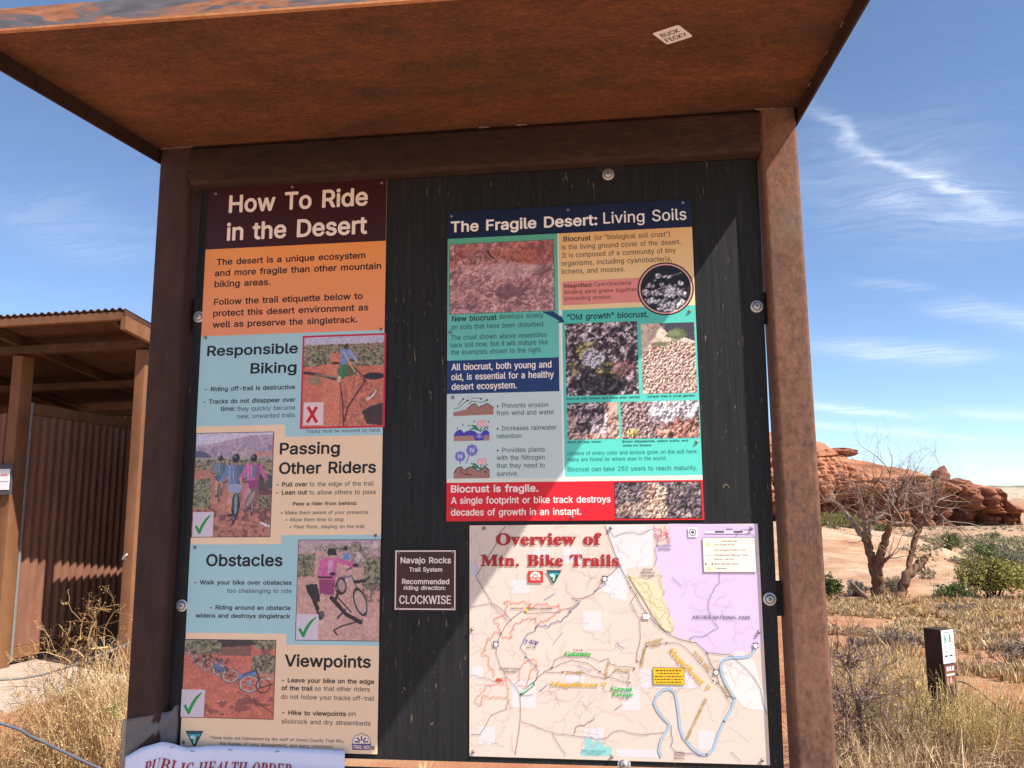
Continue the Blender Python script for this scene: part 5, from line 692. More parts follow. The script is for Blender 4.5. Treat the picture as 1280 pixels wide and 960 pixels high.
def pic_juniper(w, h):
    p = bumpy(Pic(w, h, (222, 168, 146), 15), 36, 1.0, [(120, 78, 74), (206, 150, 130), (236, 186, 164), (226, 170, 146), (150, 104, 96)], 34); q = Pic(w, h, (236, 204, 178), 5); q.mul(.86+.28*q.nz(14, 4)); blend(p, q, p.pin([(0, 0), (1, 0), (1, .3), (.6, .25), (.3, .3), (0, .4)])*1.0)
    p.poly([(.34, 0), (1, 0), (1, .27), (.75, .2), (.5, .15)], (66, 60, 76)); p.mx((p.V < .34)*(p.U < .45)*(p.nz(12, 4) > .56)*.5, (190, 140, 116)); p.mx(soft(p, .66, .17, .17, .08, 20), (96, 108, 64)); p.mx(soft(p, .62, .15, .12, .05, 26)*.7, (140, 150, 92)); p.line([(.63, .33), (.68, .24)], .03, (150, 116, 96)); p.mx(soft(p, .34, .30, .14, .035, 20)*.9, (110, 112, 74)); p.line([(.1, .36), (.3, .33), (.5, .36)], .012, (120, 90, 76)); return p
def pic_tar(w, h):
    p = bumpy(Pic(w, h, (172, 104, 92), 17), 11, 1.7, DK, 6); q = bumpy(Pic(w, h, (9, 9, 9), 18), 20, 1.0, [(150, 80, 66), (206, 128, 106), (230, 160, 136)]); blend(p, q, np.maximum.reduce([p.pin([(.72, 0), (1, 0), (1, 1), (.7, 1), (.8, .5)])*.8, soft(p, .3, .95, .4, .12)*.8, soft(p, .08, .55, .1, .3)*.5])); p.poly([(.78, 0), (1, 0), (1, .34), (.86, .25)], (240, 184, 158), .8); return p.line([(.95, .08), (.56, 1)], .02, (244, 214, 196))
def pic_stipple(w, h):
    p = bumpy(Pic(w, h, (120, 92, 92), 19), 34, 1.3, [(84, 62, 68), (150, 120, 118), (190, 156, 146), (120, 92, 96)], 30); q = bumpy(Pic(w, h, (9, 9, 9), 20), 20, 1.2, [(150, 130, 136), (214, 204, 210), (240, 232, 234), (190, 180, 190)]); blend(p, q, np.maximum.reduce([soft(p, .52, .25, .16, .3), soft(p, .86, .2, .18, .3), soft(p, .7, .4, .12, .2)])); q = bumpy(Pic(w, h, (9, 9, 9), 21), 12, 1.5, [(110, 60, 52), (190, 120, 104), (214, 150, 130), (150, 84, 72)]); blend(p, q, soft(p, .74, .8, .3, .28)*.95); q = bumpy(Pic(w, h, (9, 9, 9), 22), 26, 1.1, [(150, 120, 60), (214, 184, 104)]); blend(p, q, soft(p, .14, .84, .1, .13)*.9); return p
def pic_crust(w, h):
    p = bumpy(Pic(w, h, (70, 56, 60), 21), 26, 1.5, [(46, 38, 44), (84, 70, 78), (130, 108, 110), (70, 56, 62), (160, 132, 126)], 16); q = bumpy(Pic(w, h, (9, 9, 9), 24), 34, 1.2, [(130, 88, 74), (196, 146, 122), (220, 172, 146)]); return blend(p, q, np.maximum(soft(p, .48, .6, .12, .6), soft(p, .2, .75, .18, .2)*.7))
def pic_cyano(w, h):
    p = Pic(w, h, (26, 24, 32), 23); q = bumpy(Pic(w, h, (9, 9, 9), 25), 16, 1.3, [(120, 114, 122), (190, 184, 190), (226, 220, 224), (150, 142, 150)], 8); m = np.zeros_like(p.U)
    for x, y, a, b in ((.35, .22, .07, .05), (.55, .24, .09, .04), (.2, .42, .07, .05), (.44, .40, .05, .04), (.3, .58, .12, .07), (.63, .56, .17, .13), (.82, .40, .06, .05), (.86, .62, .09, .06), (.2, .74, .10, .07), (.45, .80, .13, .08), (.74, .80, .13, .07), (.08, .55, .07, .06), (.55, .93, .2, .06)): m = np.maximum(m, soft(p, x, y, a, b, 14))
    blend(p, q, m); m2 = np.zeros_like(m)
    p.line([(.58, .24), (.95, .14)], .008, (190, 184, 190)).line([(.1, .65), (.35, .5), (.6, .42), (.8, .72)], .010, (214, 208, 214)).line([(.3, .9), (.5, .66), (.9, .5)], .008, (206, 200, 206)); p.spk(34, (.1, .3, .9, .95), .006, .018, [(36, 32, 40), (236, 230, 232)], .8); return p
PICS = dict(rake=pic_rake, riders=pic_riders, walker=pic_walker, bikes=pic_bikes, newcrust=pic_newcrust, oldcrust=pic_oldcrust, juniper=pic_juniper, tar=pic_tar, stipple=pic_stipple, crust=pic_crust, cyano=pic_cyano)
PICLABEL = dict(rake='red framed picture of a person raking bike tracks out of red soil', riders='picture of three mountain bikers passing on a trail', walker='picture of a rider in pink walking a bike',
                bikes='picture of bikes laid along a red trail edge', newcrust='picture of smooth pinkish new soil crust', oldcrust='picture of dark knobbly crust with yellow and grey lichen', juniper='picture of a juniper tree above spotted crust',
                tar='small picture of dark crust beside bare red soil', stipple='small picture of brown and white lichens', crust='picture of dark trampled crust in the red band', cyano='round magnified picture of pale filaments')
LAYOUT = {"ride":[["B",-12241,9684,-6641,25891,"f6d3b0"],
["P","3c1519",[[-12241,25891],[-6641,25891],[-6641,23963],[-12241,23963]]],
["G",[-12241,21285,-6641,23963],"f79a52","f2956a"],
["P","a9cfd6",[[-12241,21285],[-6641,21285],[-6641,18596],[-12241,18596]]],
["P","a9cfd6",[[-9532,18600],[-6641,18600],[-6641,18241],[-9532,18241]]],
["P","a9cfd6",[[-12241,15212],[-6641,15212],[-6641,12771],[-12241,12771]]],
["P","a9cfd6",[[-9531,15460],[-6641,15460],[-6641,15208],[-9531,15208]]],
["P","a9cfd6",[[-9282,12775],[-6641,12775],[-6641,12482],[-9282,12482]]],
["T","B","How To Ride",-11562,25101,4349,547,0,"fbe3d6"],
["T","B","in the Desert",-11595,24225,4381,541,0,"fbe3d6"],
["T","B","The desert is a unique ecosystem",-11868,23462,4617,194,0,"2a1716"],
["T","B","and more fragile than other mountain",-11906,23119,5138,193,0,"2a1716"],
["T","B","biking areas.",-11902,22779,1759,194,0,"2a1716"],
["T","B","Follow the trail etiquette below to",-11887,22233,4583,191,0,"2a1716"],
["T","B","protect this desert environment as",-11897,21885,4769,190,0,"2a1716"],
["T","B","well as preserve the singletrack.",-11893,21539,4448,189,0,"2a1716"],
["T","B","Responsible",-12025,20689,2799,305,0,"1c1a1c"],
["T","B","Biking",-10654,20124,1408,309,0,"1c1a1c"],
["T","B","- Riding off-trail is destructive",-12034,19627,2761,131,0,"1c1a1c"],
["T","B","- Tracks do not disappear over",-12065,19259,2819,130,0,"1c1a1c"],
["T","B","time:",-11526,19038,452,130,0,"1c1a1c"],
["T","L","they quickly become",-11010,19025,1765,130,0,"3f4a50"],
["T","L","new, unwanted trails",-11000,18807,1755,129,0,"3f4a50"],
["T","L","Tracks must be removed by hand",-8894,18339,2162,100,0,"3f4a50"],
["T","B","Passing",-9669,17743,1788,334,0,"1c1a1c"],
["T","B","Other Riders",-9668,17186,2855,330,0,"1c1a1c"],
["T","B","- Pull over",-9731,16823,928,125,0,"1c1a1c"],
["T","L","to the edge of the trail",-8741,16823,1875,124,0,"3f4a50"],
["T","B","- Lean out",-9736,16596,927,125,0,"1c1a1c"],
["T","L","to allow others to pass",-8748,16588,1940,124,0,"3f4a50"],
["T","B","Pass a rider from behind:",-9220,16289,1871,98,0,"1c1a1c"],
["T","L","• Make them aware of your presence",-9563,16039,2543,97,0,"3f4a50"],
["T","L","• Allow them time to stop",-9417,15843,1701,97,0,"3f4a50"],
["T","L","• Pass them, staying on the trail",-9293,15647,2181,97,0,"3f4a50"],
["T","B","Obstacles",-11736,14612,2270,332,0,"1c1a1c"],
["T","B","- Walk your bike over obstacles",-12061,14099,2885,117,0,"1c1a1c"],
["T","L","too challenging to ride",-11071,13872,1896,116,0,"3f4a50"],
["T","B","- Riding around an obstacle",-11561,13414,2372,116,0,"1c1a1c"],
["T","B","widens and destroys singletrack",-11974,13189,2786,115,0,"1c1a1c"],
["T","B","Viewpoints",-9306,11910,2447,316,0,"1c1a1c"],
["T","B","- Leave your bike on the edge",-9370,11488,2616,118,0,"1c1a1c"],
["T","B","of the trail",-9370,11279,891,118,0,"1c1a1c"],
["T","L","so that other riders",-8422,11284,1547,117,0,"3f4a50"],
["T","L","do not follow your tracks off-trail",-9368,11052,2623,117,0,"3f4a50"],
["T","B","- Hike to viewpoints",-9331,10638,1807,117,0,"1c1a1c"],
["T","L","on",-7468,10649,216,116,0,"3f4a50"],
["T","L","slickrock and dry streambeds",-9337,10411,2500,116,0,"3f4a50"],
["T","L","These trails are maintained by the staff of Grand County Trail Mix,",-11374,9958,3805,77,0,"3f4a50"],
["T","L","the Bureau of Land Management, and many volunteers",-11077,9813,3198,77,0,"3f4a50"],
["F","rake",-9034,18516,-6635,21135,"c8283c"],
["F","riders",-12219,15422,-9870,18385,"30282a"],
["F","walker",-9011,12613,-6645,15318,"30282a"],
["F","bikes",-12245,10517,-9585,12584,"30282a"],
["P","e9cbcf",[[-8993,19223],[-8400,19223],[-8400,18562],[-8993,18562]]],
["L","c8202a",95,0,0,[[-8863,19098],[-8583,18633]]],
["L","c8202a",95,0,0,[[-8597,19092],[-8876,18639]]],
["P","d9c8d6",[[-12196,16126],[-11578,16126],[-11578,15424],[-12196,15424]]],
["P","1f9a4a",[[-12132,15705],[-12077,15761],[-12000,15635],[-11932,15774],[-11825,15934],[-11669,16052],[-11656,16024],[-11786,15857],[-11881,15690],[-11953,15509],[-12004,15495]]],
["P","d9c8d6",[[-9003,13306],[-8370,13306],[-8370,12617],[-9003,12617]]],
["P","1f9a4a",[[-8946,12888],[-8887,12944],[-8809,12820],[-8734,12960],[-8617,13121],[-8450,13241],[-8437,13213],[-8578,13045],[-8683,12877],[-8762,12695],[-8817,12681]]],
["P","d9c8d6",[[-12266,11246],[-11586,11246],[-11586,10519],[-12266,10519]]],
["P","1f9a4a",[[-12195,10801],[-12135,10862],[-12050,10730],[-11976,10880],[-11857,11053],[-11685,11183],[-11671,11153],[-11814,10972],[-11919,10792],[-11998,10598],[-12055,10582]]],
["P","24444a",[[-12100,10152],[-11574,10164],[-11783,9754],[-11846,9752]]],
["P","3fb0b8",[[-12056,10120],[-11615,10131],[-11817,9794]]],
["P","2a5a66",[[-12056,10120],[-11615,10131],[-11643,10073],[-12021,10064]]],
["P","d8eef0",[[-11975,9992],[-11873,10043],[-11801,9988],[-11763,9957],[-11931,9953]]],
["P","3f9a4e",[[-11941,9952],[-11721,9958],[-11817,9794]]],
["P","1c4a38",[[-11726,10055],[-11689,9959],[-11791,9891],[-11773,9957]]],
["L","cfeaf0",36,0,0,[[-11857,9955],[-11808,9915],[-11832,9874],[-11818,9818]]],
["E","5a4a86",-7253,9996,88,88],
["E","5a4a86",-7194,10086,88,88],
["E","5a4a86",-7080,10124,88,88],
["E","5a4a86",-6965,10092,88,88],
["E","5a4a86",-6902,10005,88,88],
["E","f6dcc4",-7253,9996,73,73],
["E","f6dcc4",-7194,10086,73,73],
["E","f6dcc4",-7080,10124,73,73],
["E","f6dcc4",-6965,10092,73,73],
["E","f6dcc4",-6902,10005,73,73],
["E","f6dcc4",-7077,9975,193,193],
["L","5a4a86",39,0,0,[[-7130,9982],[-7269,9998]]],
["L","5a4a86",39,0,0,[[-7112,10012],[-7205,10097]]],
["L","5a4a86",39,0,0,[[-7078,10024],[-7080,10139]]],
["L","5a4a86",39,0,0,[[-7043,10014],[-6955,10103]]],
["L","5a4a86",39,0,0,[[-7024,9985],[-6886,10008]]],
["P","5a4a86",[[-7346,9938],[-6807,9952],[-6825,9793],[-7321,9780]]],
["T","B","TRAIL MIX",-7311,9821,475,84,0,"f6dcc4"],
["S",-11996,25721],
["S",-9564,25799],
["S",-6794,25756],
["S",-12095,21237],
["S",-6748,21302],
["S",-6793,15433],
["S",-12095,15124],
["S",-12134,9856],
["S",-6756,9843]],
"soil":[["B",-4790,15820,2182,24734,"e6e4d2"],
["P","14213f",[[-4790,24734],[2182,24734],[2182,23921],[-4790,23921]]],
["G",[-4790,20322,-1598,23921],"5fae8c","6cc7bb"],
["G",[-1561,21672,2182,23921],"efb878","f3d6a2"],
["G",[-1501,17002,2182,21672],"58c4b4","5fd6c4"],
["P","1f3a6e",[[-4790,20322],[-1608,20322],[-1608,19365],[-4790,19365]]],
["P","c9d8d6",[[-4790,19365],[-1561,19365],[-1561,16972],[-4790,16972]]],
["P","f1f1e8",[[-1556,21672],[-1501,21672],[-1501,16942],[-1556,16942]]],
["P","df1f2d",[[-4790,16872],[2182,16872],[2182,15820],[-4790,15820]]],
["T","B","The Fragile Desert:",-4704,24124,4251,325,0,"fbeee6"],
["T","L","Living Soils",-281,24146,2320,332,0,"fbeee6"],
["T","B","Biocrust",-1429,23677,780,147,0,"2a1c1c"],
["T","L","(or “biological soil crust”)",-547,23678,2114,145,0,"4a3a30"],
["T","L","is the living ground cover of the desert.",-1484,23436,3335,145,0,"4a3a30"],
["T","L","It is composed of a community of tiny",-1475,23196,3180,145,0,"4a3a30"],
["T","L","organisms, including cyanobacteria,",-1492,22959,3083,144,0,"4a3a30"],
["T","L","lichens, and mosses.",-1489,22720,1778,144,0,"4a3a30"],
["P","e88f84",[[-1486,22493],[826,22523],[804,21818],[-1485,21800]]],
["T","B","Magnified:",-1426,22316,793,111,0,"5a2f2c"],
["T","L","Cyanobacteria",-589,22331,1029,111,0,"5a2f2c"],
["T","L","binding sand grains together,",-1416,22133,2044,111,0,"5a2f2c"],
["T","L","preventing erosion.",-1419,21949,1324,111,0,"5a2f2c"],
["E","2a1a24",1390,22168,776,763],
["E","e3a79a",1390,22168,736,722],
["E","2a1a24",1390,22168,695,682],
["C","cyano",1390,22168,668],
["T","B","“Old growth” biocrust.",-1365,21385,2261,167,0,"173a44"],
["T","B","New biocrust",-4659,21461,1301,158,0,"1a3038"],
["T","L","develops slowly",-3300,21480,1270,144,0,"2c5058"],
["T","L","on soils that have been disturbed.",-4671,21223,2670,144,0,"2c5058"],
["T","L","The crust shown above resembles",-4683,20916,2741,143,0,"2c5058"],
["T","L","bare soil now, but it will mature like",-4689,20702,2775,143,0,"2c5058"],
["T","L","the examples shown to the right.",-4681,20488,2594,142,0,"2c5058"],
["T","L","All biocrust, both young and",-4660,20041,2832,187,0,"fbeee6"],
["T","L","All biocrust, both young and",-4653,20041,2832,187,0,"fbeee6"],
["T","L","old, is essential for a healthy",-4665,19758,2902,186,0,"fbeee6"],
["T","L","old, is essential for a healthy",-4659,19758,2902,186,0,"fbeee6"],
["T","L","desert ecosystem.",-4657,19481,1850,186,0,"fbeee6"],
["T","L","desert ecosystem.",-4651,19481,1850,186,0,"fbeee6"],
["T","L","• Prevents erosion",-3369,18934,1444,133,0,"46505a"],
["T","L","from wind and water",-3376,18727,1610,132,0,"46505a"],
["T","L","• Increases rainwater",-3372,18300,1668,131,0,"46505a"],
["T","L","retention",-3372,18084,692,131,0,"46505a"],
["T","L","• Provides plants",-3374,17695,1339,130,0,"46505a"],
["T","L","with the Nitrogen",-3375,17482,1331,130,0,"46505a"],
["T","L","that they need to",-3376,17265,1329,130,0,"46505a"],
["T","L","survive.",-3377,17045,594,130,0,"46505a"],
["T","B","Biocrust with lichens and moss after rainfall",-1417,19116,2008,63,0,"1f5a58"],
["T","B","Juniper tree in crust garden",781,19126,1286,62,0,"1f5a58"],
["T","B","Black tar jelly lichen",-1412,17916,922,62,0,"1f5a58"],
["T","B","Brown stipplescale, yellow sulfur, and",82,17906,1757,61,0,"1f5a58"],
["T","B","white rim lichens",91,17796,767,61,0,"1f5a58"],
["T","L","Lichens of every color and texture grow on the soil here:",-1412,17587,3488,104,0,"2a7a78"],
["T","L","many are found no where else in the world.",-1415,17417,2669,104,0,"2a7a78"],
["T","L","Biocrust can take 250 years to reach maturity.",-1419,17141,3477,121,0,"2a7a78"],
["T","B","Biocrust is fragile.",-4664,16609,2429,197,0,"fbeee6"],
["T","L","A single footprint or bike track destroys",-4656,16297,4376,183,0,"fbeee6"],
["T","L","A single footprint or bike track destroys",-4650,16297,4375,183,0,"fbeee6"],
["T","L","decades of growth in an instant.",-4661,15975,3587,182,0,"fbeee6"],
["T","L","decades of growth in an instant.",-4655,15975,3586,182,0,"fbeee6"],
["F","newcrust",-4724,21677,-1716,23739,"3d6a5c"],
["F","oldcrust",-1423,19222,577,21273],
["F","juniper",674,19229,2134,21190],
["F","tar",-1408,18013,-2,19023],
["F","stipple",62,18002,2164,19019],
["F","crust",-150,15872,2113,16816,"3a1414"],
["P","1b3f6e",[[-2073,21646],[-1754,21647],[-1541,21483],[-1540,21535],[-1430,21310],[-1645,21305],[-1581,21368]]],
["P","a8766a",[[-4600,18845],[-4428,18861],[-4214,18927],[-4072,19051],[-3987,19077],[-3930,19019],[-3887,18947],[-3830,19008],[-3759,19007],[-3660,19078],[-3589,19039],[-3462,18952],[-3463,18755],[-4599,18732]]],
["L","4a3030",22,0,0,[[-4214,18927],[-4072,19051],[-3987,19077],[-3930,19019],[-3887,18947],[-3830,19008],[-3759,19007],[-3660,19078],[-3589,19039],[-3462,18952]]],
["L","3a4250",16,0,0,[[-4600,18930],[-4471,18961],[-4329,19071],[-4186,19167]]],
["E","3a4250",-4186,19167,27,27],
["L","3a4250",16,0,0,[[-4486,19041],[-4400,19129],[-4315,19213]]],
["E","3a4250",-4315,19213,27,27],
["L","3a4250",16,0,0,[[-4072,19221],[-3972,19232],[-3816,19206]]],
["E","3a4250",-3816,19206,27,27],
["L","3a4250",16,0,0,[[-4172,19053],[-4072,19144],[-3958,19124],[-3788,19101],[-3645,19168]]],
["E","3a4250",-3645,19168,27,27],
["E","5a5460",-4243,18998,12,12],
["E","5a5460",-4328,18958,12,12],
["E","5a5460",-4172,19266,12,12],
["E","5a5460",-4115,19208,12,12],
["E","5a5460",-4229,19168,12,12],
["E","5a5460",-4357,18896,12,12],
["E","5a5460",-4428,18889,12,12],
["E","5a5460",-4500,18877,12,12],
["E","5a5460",-4072,19278,12,12],
["E","5a5460",-4101,19151,12,12],
["P","b08078",[[-4588,18174],[-3577,18197],[-3578,18030],[-4588,18028]]],
["P","4a3cae",[[-4588,18169],[-4577,18230],[-4498,18318],[-4398,18353],[-4341,18310],[-4304,18247],[-4256,18294],[-4100,18327],[-3987,18289],[-3902,18217],[-3817,18229],[-3746,18312],[-3662,18330],[-3591,18267],[-3575,18189],[-3732,18180],[-3747,18041],[-3987,18034],[-4029,18178]]],
["P","2f7d52",[[-3831,18286],[-4001,18401],[-4128,18465],[-3972,18462],[-3854,18337]]],
["P","2f7d52",[[-3831,18286],[-3704,18401],[-3582,18443],[-3704,18353]]],
["P","2f7d52",[[-3837,18286],[-4029,18351],[-4171,18326],[-4029,18407]]],
["P","2f7d52",[[-3848,18275],[-3814,18274],[-3791,18453],[-3814,18453]]],
["E","e08a94",-3859,18533,60,60],
["E","e08a94",-3735,18542,60,60],
["E","e08a94",-3797,18481,60,60],
["E","e08a94",-3848,18477,60,60],
["E","e08a94",-3729,18474,60,60],
["E","f3b9bc",-3859,18533,42,42],
["E","f3b9bc",-3735,18542,42,42],
["E","f3b9bc",-3797,18481,42,42],
["E","f3b9bc",-3848,18477,42,42],
["E","f3b9bc",-3729,18474,42,42],
["P","2c3a78",[[-4504,18383],[-4484,18422],[-4464,18382],[-4484,18355]]],
["P","2c3a78",[[-4353,18479],[-4333,18518],[-4313,18478],[-4333,18450]]],
["P","2c3a78",[[-4182,18441],[-4163,18480],[-4143,18440],[-4162,18413]]],
["P","2c3a78",[[-4029,18570],[-4009,18609],[-3989,18569],[-4009,18542]]],
["P","2c3a78",[[-3624,18553],[-3604,18592],[-3585,18552],[-3605,18525]]],
["P","2c3a78",[[-3653,18361],[-3633,18399],[-3614,18360],[-3633,18332]]],
["L","c8c4e8",10,0,0,[[-3868,18155],[-3761,18153]]],
["L","c8c4e8",10,0,0,[[-3868,18155],[-3792,18094]]],
["L","c8c4e8",10,0,0,[[-3868,18155],[-3868,18071]]],
["L","c8c4e8",10,0,0,[[-3868,18155],[-3944,18097]]],
["L","c8c4e8",10,0,0,[[-3868,18155],[-3975,18157]]],
["L","c8c4e8",10,0,0,[[-3868,18155],[-3944,18216]]],
["L","c8c4e8",10,0,0,[[-3868,18155],[-3868,18239]]],
["L","c8c4e8",10,0,0,[[-3868,18155],[-3792,18213]]],
["P","a8766a",[[-4584,17129],[-4573,17185],[-4494,17280],[-4395,17321],[-4339,17278],[-4302,17200],[-4254,17255],[-4099,17303],[-3987,17260],[-3902,17189],[-3818,17216],[-3748,17276],[-3664,17283],[-3594,17227],[-3577,17158],[-3572,16992],[-4584,16991]]],
["L","3a2626",24,0,0,[[-4579,17138],[-4494,17275],[-4395,17315],[-4339,17273],[-4296,17200],[-4240,17255],[-4099,17303],[-3987,17260],[-3902,17189],[-3818,17210],[-3748,17276],[-3656,17280],[-3580,17185]]],
["L","3a2626",22,0,0,[[-4395,17251],[-4381,17141],[-4268,17098],[-4071,17076]]],
["L","3a2626",18,0,0,[[-4212,17221],[-4198,17097]]],
["P","2f7d52",[[-3832,17230],[-4001,17343],[-4128,17405],[-3973,17403],[-3855,17280]]],
["P","2f7d52",[[-3832,17230],[-3706,17344],[-3585,17386],[-3706,17297]]],
["P","2f7d52",[[-3838,17230],[-4029,17293],[-4170,17268],[-4029,17349]]],
["P","2f7d52",[[-3849,17219],[-3815,17219],[-3793,17395],[-3815,17395]]],
["E","e08a94",-3860,17473,60,60],
["E","e08a94",-3736,17483,60,60],
["E","e08a94",-3798,17423,60,60],
["E","e08a94",-3849,17418,60,60],
["E","e08a94",-3731,17416,60,60],
["E","f3b9bc",-3860,17473,42,42],
["E","f3b9bc",-3736,17483,42,42],
["E","f3b9bc",-3798,17423,42,42],
["E","f3b9bc",-3849,17418,42,42],
["E","f3b9bc",-3731,17416,42,42],
["P","7d79c4",[[-4249,17596],[-4277,17544],[-4294,17488],[-4351,17472],[-4404,17445],[-4457,17474],[-4515,17492],[-4532,17548],[-4561,17601],[-4533,17652],[-4515,17709],[-4458,17725],[-4405,17752],[-4352,17723],[-4295,17705],[-4277,17648]]],
["T","L","N",-4456,17546,102,111,0,"e8e6f4"],
["P","7d79c4",[[-3898,17763],[-3929,17705],[-3949,17643],[-4012,17625],[-4071,17595],[-4130,17626],[-4194,17647],[-4214,17710],[-4245,17768],[-4214,17826],[-4194,17889],[-4130,17907],[-4071,17937],[-4012,17905],[-3949,17884],[-3929,17821]]],
["T","L","N",-4122,17713,102,111,0,"e8e6f4"],
["L","7d79c4",24,0,0,[[-4404,17473],[-4404,17390]]],
["L","7d79c4",28,0,0,[[-4156,17622],[-4240,17388]]],
["T","B","N",-3729,17120,78,77,0,"5a3a36"],
["S",-4679,24605],
["S",-1278,24609],
["S",1958,24642],
["S",-4710,21135],
["S",2022,21501],
["S",-4624,19258],
["S",2070,17887],
["S",-4643,16171],
["S",-1325,15916]],"rocks":[["B",-6243,13419,-4499,15059,"3a2420"],
["P","e9d5cc",[[-6217,15033],[-4525,15033],[-4525,13445],[-6217,13445]]],
["P","43271f",[[-6181,14997],[-4561,14997],[-4561,13481],[-6181,13481]]],
["T","B","Navajo Rocks",-6069,14690,1417,162,0,"f3dfd6"],
["T","B","Trail System",-5820,14465,924,114,0,"f3dfd6"],
["T","B","Recommended",-6019,14131,1320,140,0,"f3dfd6"],
["T","B","riding direction:",-5968,13978,1166,107,0,"f3dfd6"],
["T","L","CLOCKWISE",-6089,13606,1434,219,0,"f3dfd6"],
["T","L","CLOCKWISE",-6082,13606,1434,219,0,"f3dfd6"],
["S",-6116,14970],
["S",-4612,14975],
["S",-4606,13512],
["S",-6109,13501]],"map":[["B",-4141,9707,3553,15707,"dfc9ba"],
["P","dcd5d5",[[-432,15701],[829,15695],[813,15205],[780,14635],[105,14551],[81,13703],[-267,13790],[-579,13995],[-452,14287],[-20,14621],[-168,14878],[-300,15264]]],
["P","d6bfde",[[1239,15720],[3529,15694],[3492,12622],[3277,12454],[3076,12451],[2772,12401],[2132,12405],[1838,12668],[1695,12765],[1375,12761],[1286,12950],[1280,13234],[1128,13488],[1056,13743],[1039,14192],[1011,14321],[896,14595],[841,15116],[1286,15213]]],
["P","dad2d2",[[-3010,14245],[-2506,14245],[-2506,13896],[-3010,13896]]],
["P","dad2d2",[[-1085,13441],[-603,13441],[-603,12945],[-1085,12945]]],
["P","dad2d2",[[-2399,15092],[-1942,15092],[-1942,14703],[-2399,14703]]],
["P","dad2d2",[[-1590,15126],[-1096,15126],[-1096,14704],[-1590,14704]]],
["P","dad2d2",[[-2992,11641],[-2360,11641],[-2360,10959],[-2992,10959]]],
["P","dad2d2",[[-3889,10455],[-3442,10455],[-3442,10012],[-3889,10012]]],
["P","dad2d2",[[-1573,11813],[-1087,11813],[-1087,11607],[-1573,11607]]],
["P","dad2d2",[[-104,11537],[346,11537],[346,10950],[-104,10950]]],
["P","dad2d2",[[378,11979],[1758,11979],[1758,11525],[378,11525]]],
["P","dad2d2",[[-1110,10488],[-600,10488],[-600,10159],[-1110,10159]]],
["P","dad2d2",[[-295,10004],[785,10004],[785,9807],[-295,9807]]],
["P","dad2d2",[[1784,10493],[2198,10493],[2198,10033],[1784,10033]]],
["P","dad2d2",[[-4083,11977],[-3780,11977],[-3780,11675],[-4083,11675]]],
["P","dad2d2",[[2775,12467],[3065,12467],[3065,12220],[2775,12220]]],
["P","cabfce",[[-4099,14703],[-3908,14703],[-3908,14348],[-4099,14348]]],
["P","e2dad4",[[2432,12310],[3071,12352],[3299,12223],[3405,11700],[3550,11311],[3548,11020],[3008,11053],[2788,11309],[2538,11684],[2405,12011]]],
["P","92ccc8",[[-1094,10225],[-907,10263],[-910,10151],[-600,10140],[-603,10041],[-397,10047],[-423,9825],[-1206,9803],[-1189,9960],[-1100,9963]]],
["L","d2b6a6",7,40,0,[[566,11364],[671,11522],[889,11615],[960,11693],[982,11849]]],
["L","d2b6a6",7,40,0,[[-1135,15015],[-1063,14885],[-1124,14654],[-1037,14428],[-856,14321]]],
["L","d2b6a6",7,40,0,[[-3073,9997],[-2989,9907],[-2839,9873]]],
["L","cbb2a4",7,40,0,[[-33,11710],[161,11537],[246,11490],[488,11401],[642,11411]]],
["L","cbb2a4",7,40,0,[[376,11550],[472,11405],[612,11301],[664,11214]]],
["L","d2b6a6",7,40,0,[[-1011,12422],[-1104,12386],[-1156,12268],[-1282,12220]]],
["L","c8ae9f",7,40,0,[[2710,10314],[2578,10275],[2391,10208],[2238,10229]]],
["L","c8ae9f",7,40,0,[[-3791,10127],[-3653,10043],[-3503,10052],[-3393,10020]]],
["L","c8ae9f",7,40,0,[[-1765,10998],[-1880,11238],[-1972,11287],[-2002,11472],[-2048,11599]]],
["L","d2b6a6",7,40,0,[[-819,15288],[-657,15285],[-409,15422]]],
["L","d2b6a6",7,40,0,[[612,11108],[706,11066],[820,11035],[915,10864]]],
["L","bdb0b4",7,40,0,[[-414,11413],[-670,11362],[-830,11177],[-920,11083]]],
["L","c8ae9f",7,40,0,[[-357,12623],[-597,12632],[-786,12743],[-940,12913],[-1126,13035]]],
["L","bdb0b4",7,40,0,[[3131,11555],[3265,11558],[3272,11701],[3282,11901]]],
["L","bdb0b4",7,40,0,[[-1869,12690],[-2017,12842],[-2095,13072],[-2237,13276]]],
["L","bdb0b4",7,40,0,[[3032,10244],[2966,10345],[2795,10495],[2696,10527],[2569,10621]]],
["L","d2b6a6",7,40,0,[[-1770,12388],[-1675,12432],[-1583,12584],[-1483,12680]]],
["L","bdb0b4",7,40,0,[[753,15365],[561,15182],[529,14910]]],
["L","c8ae9f",7,40,0,[[-2564,15413],[-2679,15422],[-2894,15319],[-3026,15215]]],
["L","d2b6a6",7,40,0,[[2209,10712],[2155,10791],[2115,10888],[2072,11028],[2035,11277]]],
["L","cbb2a4",7,40,0,[[-932,10937],[-1015,11024],[-1162,11123],[-1283,11130]]],
["L","bdb0b4",7,40,0,[[-1442,10477],[-1190,10559],[-1038,10597]]],
["L","c8ae9f",7,40,0,[[-878,10031],[-989,10142],[-967,10390],[-930,10524]]],
["L","c8ae9f",7,40,0,[[-310,13193],[-374,13059],[-421,12950],[-525,12805]]],
["L","d2b6a6",7,40,0,[[-3758,14812],[-3884,14725],[-4085,14765],[-4085,14722]]],
["L","cbb2a4",7,40,0,[[-421,9957],[-595,10127],[-714,10115],[-915,10015],[-1137,9953]]],
["L","bdb0b4",7,40,0,[[-540,13504],[-601,13578],[-724,13758],[-940,13815],[-1112,13764]]],
